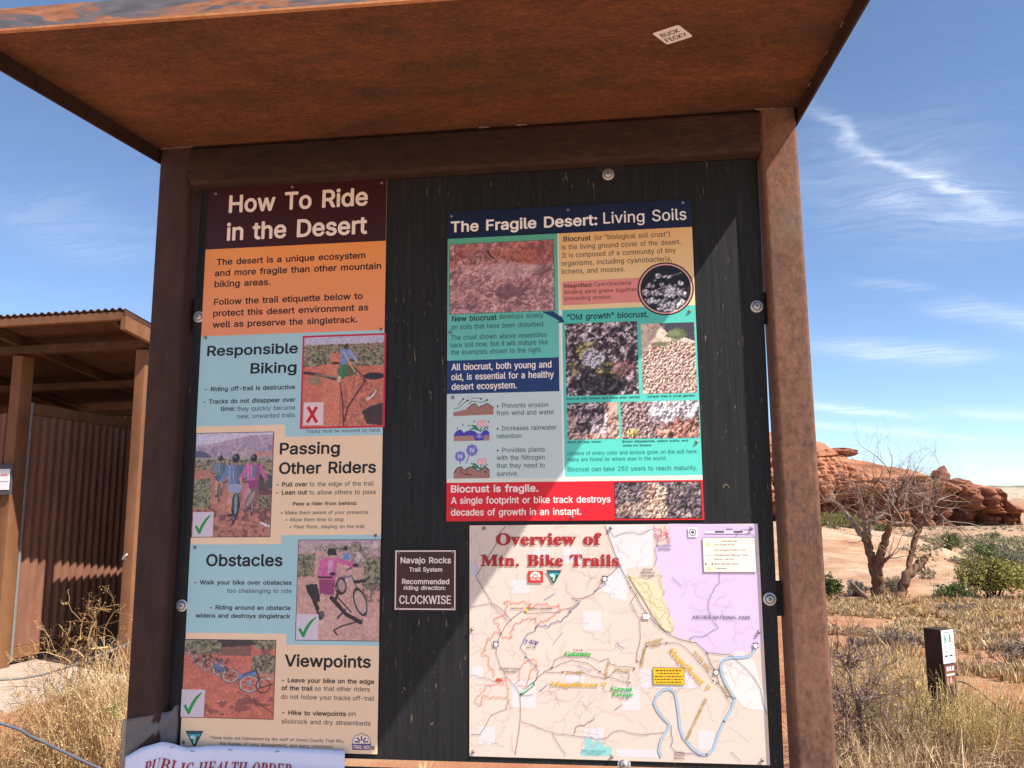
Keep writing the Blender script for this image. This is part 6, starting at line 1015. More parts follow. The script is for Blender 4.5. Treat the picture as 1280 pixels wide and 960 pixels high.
["L","cbb2a4",7,40,0,[[372,11654],[619,11739],[764,11824],[894,11814],[1130,11880]]],
["L","d2b6a6",7,40,0,[[-1713,15604],[-1762,15680],[-1697,15680],[-1600,15679],[-1523,15679]]],
["L","bdb0b4",7,40,0,[[-852,12468],[-608,12514],[-404,12445],[-202,12556],[56,12466]]],
["L","d2b6a6",7,40,0,[[-3697,10712],[-3743,10606],[-3997,10479],[-4082,10460],[-4082,10382]]],
["L","c8ae9f",7,40,0,[[-3547,14356],[-3662,14370],[-3829,14243],[-4084,14183],[-4084,14044]]],
["L","d2b6a6",7,40,0,[[-1401,11808],[-1277,11832],[-1087,11826]]],
["L","cbb2a4",7,40,0,[[-2066,12393],[-2074,12274],[-2008,12129],[-2010,12002]]],
["L","bdb0b4",7,40,0,[[924,15110],[956,15297],[970,15466]]],
["L","bdb0b4",7,40,0,[[-414,13723],[-350,13878],[-119,14024]]],
["L","c8ae9f",7,40,0,[[-3194,9992],[-3392,10062],[-3533,10075]]],
["L","cbb2a4",7,40,0,[[2778,11607],[2702,11823],[2689,12052],[2647,12285]]],
["L","c8ae9f",7,40,0,[[375,12304],[299,12369],[169,12387],[-93,12419]]],
["L","bdb0b4",7,40,0,[[-4066,12840],[-3903,12832],[-3765,12834],[-3654,12806],[-3498,12604]]],
["L","c8ae9f",7,40,0,[[-2893,14116],[-3027,13936],[-2970,13681]]],
["L","d2b6a6",7,40,0,[[2835,11705],[2858,11822],[2955,11940],[3035,12053]]],
["L","bdb0b4",7,40,0,[[-3812,11433],[-3981,11382],[-4083,11465],[-4083,11504],[-4083,11467]]],
["L","cbb2a4",7,40,0,[[-2806,14196],[-2846,14368],[-2785,14449]]],
["L","cbb2a4",7,40,0,[[-666,11679],[-560,11438],[-504,11297]]],
["L","cbb2a4",7,40,0,[[-532,11673],[-612,11740],[-775,11783],[-882,11774]]],
["L","d2b6a6",7,40,0,[[1112,11937],[1247,11878],[1433,11931]]],
["L","d2b6a6",7,40,0,[[368,10723],[415,10579],[513,10384]]],
["L","c8ae9f",7,40,0,[[1273,10436],[1032,10304],[921,10256],[708,10156]]],
["L","bdb0b4",7,40,0,[[-3058,15137],[-3198,14894],[-3310,14789]]],
["L","cbb2a4",7,40,0,[[-2529,13929],[-2532,13692],[-2484,13461]]],
["L","bdb0b4",7,40,0,[[2546,11885],[2465,11966],[2374,12169],[2275,12193],[2163,12204]]],
["L","cbb2a4",7,40,0,[[191,13738],[201,13523],[247,13427]]],
["L","d2b6a6",7,40,0,[[-3855,15328],[-3738,15231],[-3732,15128],[-3732,15005]]],
["L","d2b6a6",7,40,0,[[-1509,15548],[-1578,15642],[-1650,15679]]],
["L","d2b6a6",7,40,0,[[-749,10245],[-749,10413],[-845,10580]]],
["L","d2b6a6",7,40,0,[[-763,11194],[-594,11275],[-565,11388],[-395,11531],[-362,11620]]],
["L","d2b6a6",7,40,0,[[-481,10565],[-571,10345],[-576,10165]]],
["L","d2b6a6",7,40,0,[[-1318,10951],[-1103,11083],[-942,11141],[-801,11342],[-743,11428]]],
["L","cbb2a4",7,40,0,[[-1088,11265],[-1248,11095],[-1367,10958]]],
["L","bdb0b4",7,40,0,[[-3991,12599],[-4039,12689],[-4070,12894]]],
["L","bdb0b4",7,40,0,[[-292,12451],[-171,12662],[43,12732],[237,12736]]],
["L","cbb2a4",7,40,0,[[-1324,12165],[-1448,12245],[-1681,12183],[-1939,12166],[-2067,12278]]],
["L","d2b6a6",7,40,0,[[-1994,11459],[-1798,11283],[-1779,11071]]],
["L","d2b6a6",7,40,0,[[-361,15073],[-375,14876],[-362,14779],[-321,14657]]],
["L","d2b6a6",7,40,0,[[2657,12112],[2407,12085],[2151,12144]]],
["L","bdb0b4",7,40,0,[[-1722,14040],[-1899,14040],[-2089,13924]]],
["L","d2b6a6",7,40,0,[[-902,13131],[-1050,13104],[-1327,13105]]],
["L","bdb0b4",7,40,0,[[-830,14737],[-894,14620],[-880,14415],[-925,14196],[-988,14106]]],
["L","bdb0b4",7,40,0,[[-3014,12567],[-2913,12381],[-2954,12250]]],
["L","cbb2a4",7,40,0,[[-1504,13459],[-1382,13658],[-1159,13769],[-891,13794],[-735,13656]]],
["L","bdb0b4",7,40,0,[[-1329,10921],[-1234,10778],[-1182,10565],[-1042,10480]]],
["L","c8ae9f",7,40,0,[[-1179,14923],[-1280,14918],[-1439,14876],[-1628,14907]]],
["L","bdb0b4",7,40,0,[[-3948,10891],[-3808,10976],[-3711,11215],[-3568,11404],[-3582,11517]]],
["L","d2b6a6",7,40,0,[[-1542,10728],[-1800,10623],[-1962,10464]]],
["L","c8ae9f",7,40,0,[[-1971,15052],[-2144,15040],[-2233,15116]]],
["L","bdb0b4",7,40,0,[[-3064,15127],[-3045,15229],[-3095,15407]]],
["L","cbb2a4",7,40,0,[[-220,10162],[-303,10211],[-537,10194],[-787,10175],[-942,10310]]],
["L","d2b6a6",7,40,0,[[-2417,13139],[-2322,13278],[-2082,13302],[-1979,13232]]],
["L","cbb2a4",7,40,0,[[-929,10055],[-801,10087],[-696,10208]]],
["L","c8ae9f",7,40,0,[[-2772,12927],[-2606,12990],[-2485,13171],[-2321,13270]]],
["L","c8ae9f",7,40,0,[[498,14812],[428,14733],[399,14560],[459,14337]]],
["L","d2b6a6",7,40,0,[[-1501,14352],[-1559,14213],[-1505,14053],[-1340,13851],[-1240,13706]]],
["L","bdb0b4",7,40,0,[[-3933,15557],[-4085,15398],[-4067,15154]]],
["L","c8ae9f",7,40,0,[[-2309,11453],[-2163,11341],[-1995,11368],[-1901,11410]]],
["L","d2b6a6",7,40,0,[[-690,15011],[-599,14895],[-499,14716],[-391,14592]]],
["L","c8ae9f",7,40,0,[[344,11691],[304,11870],[199,12098]]],
["L","cbb2a4",7,40,0,[[-967,12953],[-849,12889],[-751,12846]]],
["L","c8ae9f",7,40,0,[[-3185,10481],[-3238,10347],[-3418,10199],[-3525,9981]]],
["L","c8ae9f",7,40,0,[[-1136,11968],[-1176,11722],[-1373,11566],[-1550,11468]]],
["L","d2b6a6",7,40,0,[[238,15556],[486,15489],[664,15598],[738,15667],[841,15667]]],
["L","c8ae9f",7,40,0,[[-56,11607],[-47,11716],[-163,11844],[-272,12065],[-276,12171]]],
["L","d2b6a6",7,40,0,[[-3153,11219],[-3075,10985],[-2947,10818],[-2848,10691]]],
["L","d2b6a6",7,40,0,[[535,12961],[594,12802],[646,12648]]],
["L","d2b6a6",7,40,0,[[-3005,12730],[-2941,12877],[-3025,13031],[-3094,13205]]],
["L","c8ae9f",7,40,0,[[87,11798],[-61,11810],[-181,11729],[-353,11537]]],
["L","c8ae9f",7,40,0,[[-422,11527],[-350,11441],[-102,11408]]],
["L","c8ae9f",7,40,0,[[2195,12278],[2399,12260],[2518,12195],[2658,12146],[2758,12187]]],
["L","bdb0b4",7,40,0,[[-1002,10620],[-905,10659],[-799,10858],[-635,10908]]],
["L","d2b6a6",7,40,0,[[-883,14285],[-671,14234],[-540,14151],[-434,14116],[-305,14103]]],
["L","d2b6a6",7,40,0,[[-3189,12461],[-3040,12364],[-2841,12330],[-2752,12182],[-2583,12092]]],
["L","c8ae9f",7,40,0,[[-1188,11938],[-964,11904],[-836,11989],[-622,11984]]],
["L","bdb0b4",7,40,0,[[-769,10360],[-895,10360],[-1067,10398],[-1291,10410],[-1457,10290]]],
["L","bdb0b4",7,40,0,[[1090,11444],[1214,11449],[1345,11567]]],
["L","bdb0b4",7,40,0,[[340,14140],[201,13995],[176,13897]]],
["L","d2b6a6",7,40,0,[[730,12786],[793,12929],[900,12988],[1039,13091],[1155,13068]]],
["L","bdb0b4",7,40,0,[[1536,11457],[1770,11539],[1939,11548]]],
["L","c8ae9f",7,40,0,[[-1509,11379],[-1733,11459],[-1913,11362],[-2106,11315],[-2285,11267]]],
["L","bdb0b4",7,40,0,[[-3737,12466],[-3865,12501],[-4053,12443]]],
["L","cbb2a4",7,40,0,[[836,13378],[741,13615],[632,13696]]],
["L","cbb2a4",7,40,0,[[-752,13819],[-746,14015],[-613,14218],[-393,14365]]],
["L","bdb0b4",7,40,0,[[-2920,15287],[-2765,15394],[-2573,15559]]],
["L","bdb0b4",7,40,0,[[-1831,15179],[-1705,15355],[-1502,15431],[-1242,15425],[-1141,15401]]],
["L","bdb0b4",7,40,0,[[-3558,13607],[-3526,13482],[-3481,13388],[-3352,13345]]],
["L","bdb0b4",7,40,0,[[-1131,11162],[-1067,11050],[-956,10920],[-881,10857]]],
["L","bdb0b4",7,40,0,[[-65,14432],[-147,14510],[-316,14557],[-479,14741],[-477,14940]]],
["L","cbb2a4",7,40,0,[[274,11501],[313,11684],[431,11797]]],
["L","cbb2a4",7,40,0,[[1977,12025],[2121,11946],[2215,11966],[2477,11998],[2607,11930]]],
["L","d2b6a6",7,40,0,[[-366,13468],[-132,13445],[111,13431],[375,13439],[565,13408]]],
["L","bdb0b4",7,40,0,[[-1094,12366],[-969,12454],[-858,12461]]],
["L","cbb2a4",7,40,0,[[-2402,11740],[-2559,11713],[-2681,11604]]],
["L","c8ae9f",7,40,0,[[-1730,11681],[-1711,11454],[-1835,11273],[-1806,11098],[-1875,10982]]],
["L","c8ae9f",7,40,0,[[-2901,13973],[-3073,14069],[-3162,14304]]],
["L","d2b6a6",7,40,0,[[-3507,13393],[-3698,13194],[-3700,13035]]],
["L","c8ae9f",7,40,0,[[-1322,15004],[-1362,14783],[-1387,14526],[-1295,14422]]],
["L","bdb0b4",7,40,0,[[-1710,12924],[-1599,13080],[-1406,13149],[-1205,13242],[-1036,13281]]],
["L","d2b6a6",7,40,0,[[-3102,15249],[-3122,15083],[-3185,14883]]],
["L","cbb2a4",7,40,0,[[-3997,14772],[-3910,14548],[-3952,14444],[-3870,14245],[-3712,14088]]],
["L","c8ae9f",7,40,0,[[-761,13876],[-757,14065],[-602,14266],[-407,14431],[-353,14608]]],
["L","bdb0b4",7,40,0,[[-727,14011],[-469,13935],[-216,13912],[-151,13812]]],
["L","bdb0b4",7,40,0,[[-1322,14549],[-1187,14442],[-980,14394]]],
["L","cbb2a4",7,40,0,[[-3157,13386],[-3148,13245],[-3135,13044]]],
["L","bdb0b4",7,40,0,[[2549,11200],[2533,11049],[2470,10976],[2452,10880]]],
["L","c8ae9f",7,40,0,[[-31,15345],[-83,15215],[-115,15115],[-65,14993]]],
["L","d2b6a6",7,40,0,[[-3165,10405],[-3311,10614],[-3432,10713],[-3637,10831],[-3806,10863]]],
["L","bdb0b4",7,40,0,[[-3988,13812],[-3780,13931],[-3576,13891]]],
["L","bdb0b4",7,40,0,[[-436,11647],[-346,11715],[-271,11858]]],
["L","bdb0b4",7,40,0,[[-4018,11533],[-3851,11528],[-3719,11578],[-3516,11533]]],
["L","bdb0b4",7,40,0,[[-2902,15575],[-2964,15686],[-3092,15687]]],
["L","bdb0b4",7,40,0,[[896,12249],[990,12048],[1163,11951],[1338,11796],[1418,11694]]],
["L","c8ae9f",7,40,0,[[620,11648],[804,11510],[927,11346]]],
["L","c8ae9f",7,40,0,[[132,10232],[312,10312],[519,10361]]],
["L","bdb0b4",7,40,0,[[-1231,10790],[-1134,10864],[-989,10999],[-958,11107],[-871,11159]]],
["L","d2b6a6",7,40,0,[[-2689,12416],[-2550,12319],[-2529,12211],[-2429,12018],[-2405,11922]]],
["L","cbb2a4",7,40,0,[[2842,11055],[2830,10898],[2698,10795],[2435,10795]]],
["L","d2b6a6",7,40,0,[[1584,10208],[1360,10239],[1182,10188]]],
["L","c8ae9f",7,40,0,[[-1289,12035],[-1457,12050],[-1650,12205],[-1670,12398],[-1581,12595]]],
["L","d2b6a6",7,40,0,[[-356,12575],[-391,12751],[-384,12889],[-478,13087]]],
["L","d2b6a6",7,40,0,[[1697,11884],[1625,11975],[1500,12125]]],
["L","cbb2a4",7,40,0,[[2949,11075],[3104,11153],[3166,11250]]],
["L","c8ae9f",7,40,0,[[-1559,11165],[-1787,11212],[-1927,11202],[-2080,11087],[-2342,11073]]],
["L","d2b6a6",7,40,0,[[-3697,10054],[-3830,10017],[-3974,9990],[-4082,10070]]],
["L","d2b6a6",7,40,0,[[-657,15223],[-813,15139],[-912,14988],[-970,14752]]],
["L","c8ae9f",7,40,0,[[-1700,11170],[-1424,11147],[-1258,11258],[-1157,11421]]],
["L","c8ae9f",7,40,0,[[-3736,11706],[-3596,11898],[-3428,12095]]],
["L","c8ae9f",7,40,0,[[-1560,14530],[-1645,14477],[-1802,14242],[-1999,14108],[-2100,14103]]],
["L","c8ae9f",7,40,0,[[210,14798],[11,14987],[-89,15101],[-266,15118],[-446,15143]]],
["L","bdb0b4",7,40,0,[[1348,10011],[1405,9934],[1467,9935],[1700,9942],[1838,9946]]],
["L","bdb0b4",7,40,0,[[-117,13475],[92,13462],[363,13487]]],
["L","c8ae9f",7,40,0,[[-1479,14241],[-1476,14102],[-1470,13959],[-1376,13775]]],
["L","bdb0b4",7,40,0,[[-3653,14593],[-3756,14409],[-3752,14267],[-3606,14134],[-3423,14102]]],
["L","bdb0b4",7,40,0,[[186,10680],[15,10729],[-62,10848]]],
["L","d2b6a6",7,40,0,[[-1653,10301],[-1634,10482],[-1572,10629],[-1564,10812],[-1489,10955]]],
["L","cbb2a4",7,40,0,[[-968,12111],[-1192,12036],[-1284,12078]]],
["L","c8ae9f",7,40,0,[[-3330,14456],[-3303,14641],[-3208,14794],[-3209,14934],[-3280,15015]]],
["L","cbb2a4",7,40,0,[[-917,13979],[-930,14116],[-778,14331],[-637,14408]]],
["L","bdb0b4",7,40,0,[[754,13527],[800,13382],[788,13152],[856,13044]]],
["L","c8ae9f",7,40,0,[[-786,11058],[-689,11033],[-554,10892],[-324,10872],[-104,10847]]],
["L","c8ae9f",7,40,0,[[1113,11217],[1292,11412],[1515,11537],[1588,11709],[1734,11887]]],
["L","cbb2a4",7,40,0,[[-1912,10491],[-2119,10501],[-2399,10508],[-2579,10481],[-2730,10515]]],
["L","cbb2a4",7,40,0,[[3128,11876],[3002,11915],[2853,12081],[2741,12087],[2535,12066]]],
["L","d2b6a6",7,40,0,[[2160,10058],[2027,9951],[1948,9949],[1959,9949]]],
["L","d2b6a6",7,40,0,[[344,12287],[355,12183],[452,12008]]],
["L","bdb0b4",7,40,0,[[-3069,11193],[-3033,11091],[-3048,10980],[-3071,10851],[-3147,10651]]],
["L","bdb0b4",7,40,0,[[-264,12729],[-120,12590],[-113,12390]]],
["L","bdb0b4",7,40,0,[[-3929,14797],[-3862,15014],[-3853,15121],[-3937,15267],[-3977,15486]]],
["L","cbb2a4",7,40,0,[[-846,14282],[-670,14422],[-486,14612],[-502,14806]]],
["L","c8ae9f",7,40,0,[[-2609,10932],[-2830,10906],[-3108,10941]]],
["L","bdb0b4",7,40,0,[[-1953,15179],[-1703,15252],[-1619,15359]]],
["L","bdb0b4",7,40,0,[[-803,10812],[-961,10591],[-976,10344],[-1125,10184],[-1198,9976]]],
["L","bdb0b4",7,40,0,[[-2395,12056],[-2294,12066],[-2161,12094],[-1957,12010],[-1846,11865]]],
["L","c8ae9f",7,40,0,[[-3506,12328],[-3725,12444],[-3981,12362],[-4029,12272]]],
["L","d2b6a6",7,40,0,[[-3206,10590],[-3126,10704],[-3073,10790]]],
["L","d2b6a6",7,40,0,[[-1171,14945],[-1239,15086],[-1467,15245],[-1622,15384],[-1754,15418]]],
["L","d2b6a6",7,40,0,[[357,12011],[469,11877],[569,11878],[802,11772]]],
["L","c8ae9f",7,40,0,[[-2988,10312],[-3021,10101],[-2984,9980],[-2982,9813]]],
["L","ceb0d8",7,40,0,[[1714,13654],[1868,13548],[2049,13493],[2233,13551]]],
["L","ceb0d8",7,40,0,[[2553,13512],[2580,13327],[2714,13201],[2902,13194]]],
["L","ceb0d8",7,40,0,[[2174,14239],[1988,14182],[1800,14217],[1611,14173]]],
["L","ceb0d8",7,40,0,[[2820,12834],[2939,12986],[3126,13018],[3311,13060]]],
["L","ceb0d8",7,40,0,[[2904,13609],[2716,13574],[2536,13626],[2346,13634]]],
["L","ceb0d8",7,40,0,[[2884,13216],[2824,13036],[2841,12851],[2886,12672]]],
["L","ceb0d8",7,40,0,[[2022,13411],[2213,13417],[2356,13299],[2362,13112]]],
["L","ceb0d8",7,40,0,[[2556,13247],[2559,13436],[2657,13602],[2743,13775]]],
["L","ceb0d8",7,40,0,[[2211,12837],[2048,12925],[1861,12952],[1692,13032]]],
["L","ceb0d8",7,40,0,[[2199,12830],[2312,12686],[2280,12501],[2394,12359]]],
["L","ceb0d8",7,40,0,[[1528,13804],[1641,13964],[1676,14153],[1578,14314]]],
["L","ceb0d8",7,40,0,[[1847,14152],[1883,13966],[2012,13831],[2199,13796]]],
["L","ceb0d8",7,40,0,[[2480,14149],[2621,14284],[2812,14303],[2991,14246]]],
["L","ceb0d8",7,40,0,[[2658,13927],[2507,13803],[2382,13654],[2192,13624]]],
["L","7088ac",62,0,0,[[852,9821],[791,9981],[868,10276],[1031,10488],[1083,10639],[953,10767],[790,10960],[708,11156],[781,11322],[943,11471],[1115,11513],[1247,11430],[1293,11201],[1328,10873],[1350,10548],[1422,10322],[1633,10069],[1860,9914],[2027,9919],[2166,10064],[2316,10442],[2498,10802],[2676,11066],[2754,11295],[2661,11457],[2538,11684],[2460,11880],[2435,12078],[2510,12244],[2701,12307],[2969,12311],[3171,12347],[3277,12454],[3332,12620]]],
["L","a9c4d8",46,0,0,[[852,9821],[791,9981],[868,10276],[1031,10488],[1083,10639],[953,10767],[790,10960],[708,11156],[781,11322],[943,11471],[1115,11513],[1247,11430],[1293,11201],[1328,10873],[1350,10548],[1422,10322],[1633,10069],[1860,9914],[2027,9919],[2166,10064],[2316,10442],[2498,10802],[2676,11066],[2754,11295],[2661,11457],[2538,11684],[2460,11880],[2435,12078],[2510,12244],[2701,12307],[2969,12311],[3171,12347],[3277,12454],[3332,12620]]],
["L","5a5058",16,4,0,[[-446,15687],[-300,15264],[-168,14878],[-69,14635],[97,14253],[230,14013],[494,13534],[761,13196],[1095,12895],[1432,12744],[1703,12680],[1838,12668],[2099,12418],[2189,12140],[2315,11944],[2401,11616],[2557,11357],[2787,11296]]],
["L","6e5e60",14,4,0,[[2099,12418],[2704,12373],[2832,12249],[3089,12022],[3277,11796],[3416,11537],[3457,11180],[3529,10922]]],
["L","6e5e60",12,6,0,[[-69,14635],[-250,14461],[-466,14287],[-684,14009],[-829,13870],[-1114,13764],[-1362,13784],[-1292,13722],[-1130,13695],[-1403,13521],[-1652,13478],[-1689,13408],[-2547,13374],[-2691,13442],[-2944,13267],[-3126,13092],[-3272,12848],[-3381,12606],[-3418,12330],[-3312,12023],[-3134,11720],[-2957,11553],[-2781,11286],[-2762,10984],[-2787,10581],[-2847,10181],[-2920,9768]]],
["L","6e5e60",12,14,0,[[-2751,10616],[-2365,10491],[-1877,10338],[-1321,10285],[-770,10221],[-563,10252],[-423,10361],[-250,10444],[-11,10417],[329,10373],[669,10401],[975,10441]]],
["L","6e5e60",12,14,0,[[-1947,10336],[-1743,10011],[-1593,9805]]],
["L","6e5e60",12,14,0,[[-1355,10351],[-1317,10517],[-1108,10555],[-968,10657],[-841,10746]]],
["L","6e5e60",15,8,0,[[-3142,15684],[-3274,15543],[-3414,15174],[-3966,14341],[-3863,14176],[-3522,13634],[-3250,13456],[-2981,13165]]],
["L","6e5e60",12,4,0,[[-4113,13523],[-3558,13625],[-3125,13196]]],
["L","6e5e60",12,14,0,[[-4096,10249],[-3854,10248],[-3567,10731],[-3139,10908],[-3066,11179]]],
["L","6e5e60",10,14,0,[[-4112,11758],[-3852,11707],[-3493,11611],[-3134,11720]]],
["L","6e5e60",10,14,0,[[-2760,11266],[-2426,11313]]],
["L","6e5e60",12,14,0,[[-2760,11307],[-2459,11596],[-2137,11872],[-1923,11977],[-1426,12187],[-972,12113],[-457,11765],[23,11640],[89,11541]]],
["L","6e5e60",12,14,0,[[-1923,11977],[-1850,12181],[-1565,12287],[-1073,12294],[-656,12165],[-445,12249],[-380,12102],[-173,12038],[241,12011]]],
["L","6e5e60",12,14,0,[[-2137,11872],[-1643,11880],[-1151,11888],[-528,11730],[-244,11969],[99,11875],[23,11640]]],
["L","6e5e60",12,14,0,[[280,12179],[400,12719],[417,13261],[284,13464],[185,13669],[367,13944]]],
["L","6e5e60",12,14,0,[[382,12113],[567,12552],[1087,12659],[1428,12630],[1757,12333],[2082,12006],[2238,11712]]],
["L","6e5e60",12,14,0,[[2337,11681],[2526,11422],[2648,11163]]],
["L","5a4a8a",13,14,0,[[1136,10608],[1152,10283],[1097,10087],[1261,9962],[1595,9939],[1894,9915]]],
["L","a884b0",14,14,0,[[842,15681],[873,15540],[971,15330],[857,15052],[919,14843],[821,14601]]],
["L","8a6090",12,20,0,[[3458,15377],[3362,15495],[3435,15598],[3054,15496],[2909,15324],[2759,15048],[2610,14774],[2512,14417],[2502,14192],[2335,13954],[2185,13647],[2239,13310],[2417,13043],[2152,12873],[1878,12816],[1672,12767],[1703,12693]]],
["L","6e5e60",12,20,0,[[-327,15616],[-226,15404],[132,15508],[483,15437],[804,15576]]],
["L","e0664a",16,60,0,[[-3195,13676],[-3014,13614],[-2761,13665],[-2437,13625],[-2604,13478],[-2329,13619],[-2042,13669],[-1721,13622],[-1673,13484],[-1904,13276],[-2120,13170],[-2264,13066],[-2333,13272],[-2585,13222],[-2765,13130],[-2946,13059],[-3020,12713],[-3271,12883]]],
["L","e0664a",16,60,0,[[-3195,13676],[-3138,13425],[-3269,13285],[-3465,13214],[-3343,13055],[-3300,12883],[-3489,12798],[-3692,12533],[-3794,12291],[-3599,12156],[-3549,11917],[-3492,11714]]],
["L","e07a48",15,50,0,[[-2885,11554],[-2776,11861],[-2667,12101],[-2524,12192],[-2332,12140],[-2491,11934],[-2579,11594],[-2850,11521]]],
["L","e07a48",15,50,0,[[-3134,11686],[-3350,11546],[-3708,11472],[-3910,11244],[-3910,11027],[-3817,11015],[-3802,11232],[-3423,11186],[-3102,11212],[-3050,11450],[-3135,11652]]],
["L","d8482c",14,20,0,[[-3368,11604],[-3312,11693],[-3432,11630]]],
["L","d8482c",14,20,0,[[-3266,11675],[-3421,11655],[-3361,11651]]],
["L","d8482c",14,20,0,[[-3228,11630],[-3413,11659],[-3347,11683]]],
["L","d8482c",14,20,0,[[-3380,11694],[-3305,11597],[-3235,11631]]],
["L","d8482c",14,20,0,[[-3382,11633],[-3333,11681],[-3338,11642]]],
["L","d8482c",14,20,0,[[-3436,11647],[-3253,11625],[-3398,11672]]],
["L","d8482c",14,20,0,[[-3312,11635],[-3407,11644],[-3376,11625]]],
["P","e2d0ae",[[135,14392],[518,14289],[795,14235],[1007,13947],[1179,13335],[1273,13065],[1199,12930],[1030,12996],[765,13332],[503,13808],[270,14185]]],
["L","b0a45a",15,60,0,[[101,14413],[449,14324],[518,14289],[1042,14346],[998,14084],[952,13742],[1179,13335],[1273,13065],[1199,12930]]],
["L","b0a45a",15,60,0,[[170,14357],[375,14206],[646,13946],[810,13639],[1046,13456],[1175,13200],[1220,12930]]],
["L","b0a45a",15,60,0,[[135,14357],[316,14082],[605,13740],[781,13400],[933,13198],[1097,12962]]],
["L","b0a45a",15,60,0,[[515,14206],[751,13946],[917,13742]]],
["L","b0a45a",15,60,0,[[751,13946],[775,13638],[1115,13471],[936,13265],[781,13400]]],
["L","b0a45a",15,60,0,[[375,14206],[597,14165],[646,13946],[437,13945]]],
["L","c84a78",15,50,0,[[840,15625],[1047,15504],[867,15365],[1005,15295],[1185,15469],[980,15610]]],
["L","c84a78",15,50,0,[[1158,15679],[1220,15469],[1246,15204],[1178,15246],[1173,15504]]],
["L","c84a78",15,50,0,[[847,15414],[1042,15365],[1255,15455]]],
["L","4a4a9a",17,70,0,[[-2336,12996],[-1979,13034],[-1657,13174],[-1476,13382],[-1224,13591],[-1173,13660]]],
["L","4a4a9a",14,40,0,[[-2336,12996],[-2589,12821],[-2734,12545],[-2616,12238],[-2347,12038],[-2278,11870],[-2423,11596]]],
["L","7070a8",13,0,0,[[-2113,13724],[-1810,13899]]],
["L","7070a8",13,0,0,[[-1879,12590],[-1626,12900]]],
["L","7070a8",13,0,0,[[-792,13939],[-434,14162]]],
["L","7070a8",13,0,0,[[-227,12644],[-23,12477]]],
["L","7070a8",13,0,0,[[-1253,12055],[-871,11912]]],
["L","7070a8",13,0,0,[[-305,10956],[-116,11092]]],
["L","7070a8",13,0,0,[[2594,10011],[2834,9781]]],
["L","7070a8",13,0,0,[[-2285,11363],[-2035,11570]]],
["L","7070a8",13,0,0,[[1284,14326],[1538,14086]]],
["E","3a3236",-69,14614,22,22],
["E","3a3236",196,14061,22,22],
["E","3a3236",-1923,11990,22,22],
["E","3a3236",-2336,13010,22,22],
["E","3a3236",-3286,12848,22,22],
["E","3a3236",-2760,11300,22,22],
["E","3a3236",315,12179,22,22],
["E","3a3236",226,11990,22,22],
["E","3a3236",568,12566,22,22],
["E","3a3236",1087,12653,22,22],
["E","3a3236",2099,12418,22,22],
["E","3a3236",2238,11725,22,22],
["E","3a3236",2323,11680,22,22],
["E","3a3236",2462,10736,22,22],
["E","3a3236",1994,9931,22,22],
["E","3a3236",-2616,12238,22,22],
["E","3a3236",92,11641,22,22],
["E","3a3236",-1404,13417,22,22],
["E","3a3236",-1643,11880,22,22],
["E","3a3236",-662,11909,22,22],
["E","f0c030",-2583,13457,48,48],
["T","T","Overview of",-3407,15180,2870,305,0,"a82426"],
["T","T","Mtn. Bike Trails",-3827,14619,3737,296,0,"a82426"],
["T","L","KLONZO",929,15117,356,56,0,"5a4448"],
["T","L","BIKING",953,15027,314,56,0,"5a4448"],
["T","L","MOAB",524,14500,259,55,0,"5a4448"],
["T","L","BRANDS",479,14417,363,55,0,"5a4448"],
["T","L","BIKING",498,14334,314,55,0,"5a4448"],
["T","L","ARCHES NATIONAL PARK",1773,13272,1478,81,0,"3a3060"],
["T","B","NAVAJO   ROCKS BIKING",-3015,13482,1114,42,0,"5a4448"],
["T","L","HORSETHIEF",-3326,11915,551,55,0,"5a4448"],
["T","L","BIKING",-3184,11834,322,48,0,"5a4448"],
["T","L","DEAD HORSE POINT",-1191,9913,640,39,0,"4a7a80"],
["T","L","STATE PARK",-1068,9845,392,39,0,"4a7a80"],
["T","L","AMASA",1179,9928,269,45,0,"5a4448"],
["T","L","BACK",1190,9860,241,45,0,"5a4448"],
["T","L","BIKING",1174,9792,268,45,0,"5a4448"],
["T","T","7-Up",-2648,12593,364,96,0,"3a3aa8"],
["T","B","(8.4 mi)",-2592,12476,250,41,0,"5a4448"],
["T","T","Getaway",-1580,12292,703,115,0,"2fae4a"],
["T","B","(7.8 mi)",-1352,12424,246,41,0,"5a4448"],
["T","T","Great",-390,11431,559,107,0,"2fae4a"],
["T","T","Escape",-358,11302,537,100,0,"2fae4a"],
["T","B","(3.3 mi)",-174,11223,241,40,0,"a05a5a"],
["T","T","Magnificent 7",-1965,11524,1468,101,0,"d8a828"],
["T","T","Magnificent 7",1114,12458,1380,131,-0.803,"d8a828"],
["T","B","BULL RUN",-1538,11848,428,61,0,"b08a30"],
["T","B","LITTLE CAN",-301,11918,415,60,0,"b08a30"],
["T","B","ARTHS",-485,11751,405,70,1.3739,"b08a30"],
["T","B","GOLD BAR",448,12047,497,77,1.3446,"b08a30"],
["T","B","POLDEAN",548,12599,460,70,0.2632,"b08a30"],
["T","B","RIDE",705,12540,234,62,0.215,"b08a30"],
["T","B","GOLDEN SPIKE",1754,12427,610,77,-0.8692,"b08a30"],
["T","B","PORTAL",2467,11584,289,77,-0.9731,"b08a30"],
["T","B","POVERTY EXTENDED RIDE",1526,10241,1160,70,1.0887,"b08a30"],
["P","3a8a4a",[[-2781,11320],[-2423,11596],[-2367,11557],[-2724,11280]]],
["T","B","Gemini",-2710,11321,353,62,0.6288,"e8f4e0"],
["P","a08020",[[702,12038],[1511,12038],[1511,11607],[702,11607]]],
["P","f2c02c",[[722,12018],[1492,12018],[1492,11626],[722,11626]]],
["L","7a5a1a",46,0,0,[[775,11959],[860,11960]]],
["L","7a5a1a",46,0,0,[[881,11961],[960,11962]]],
["L","7a5a1a",46,0,0,[[980,11962],[1037,11963]]],
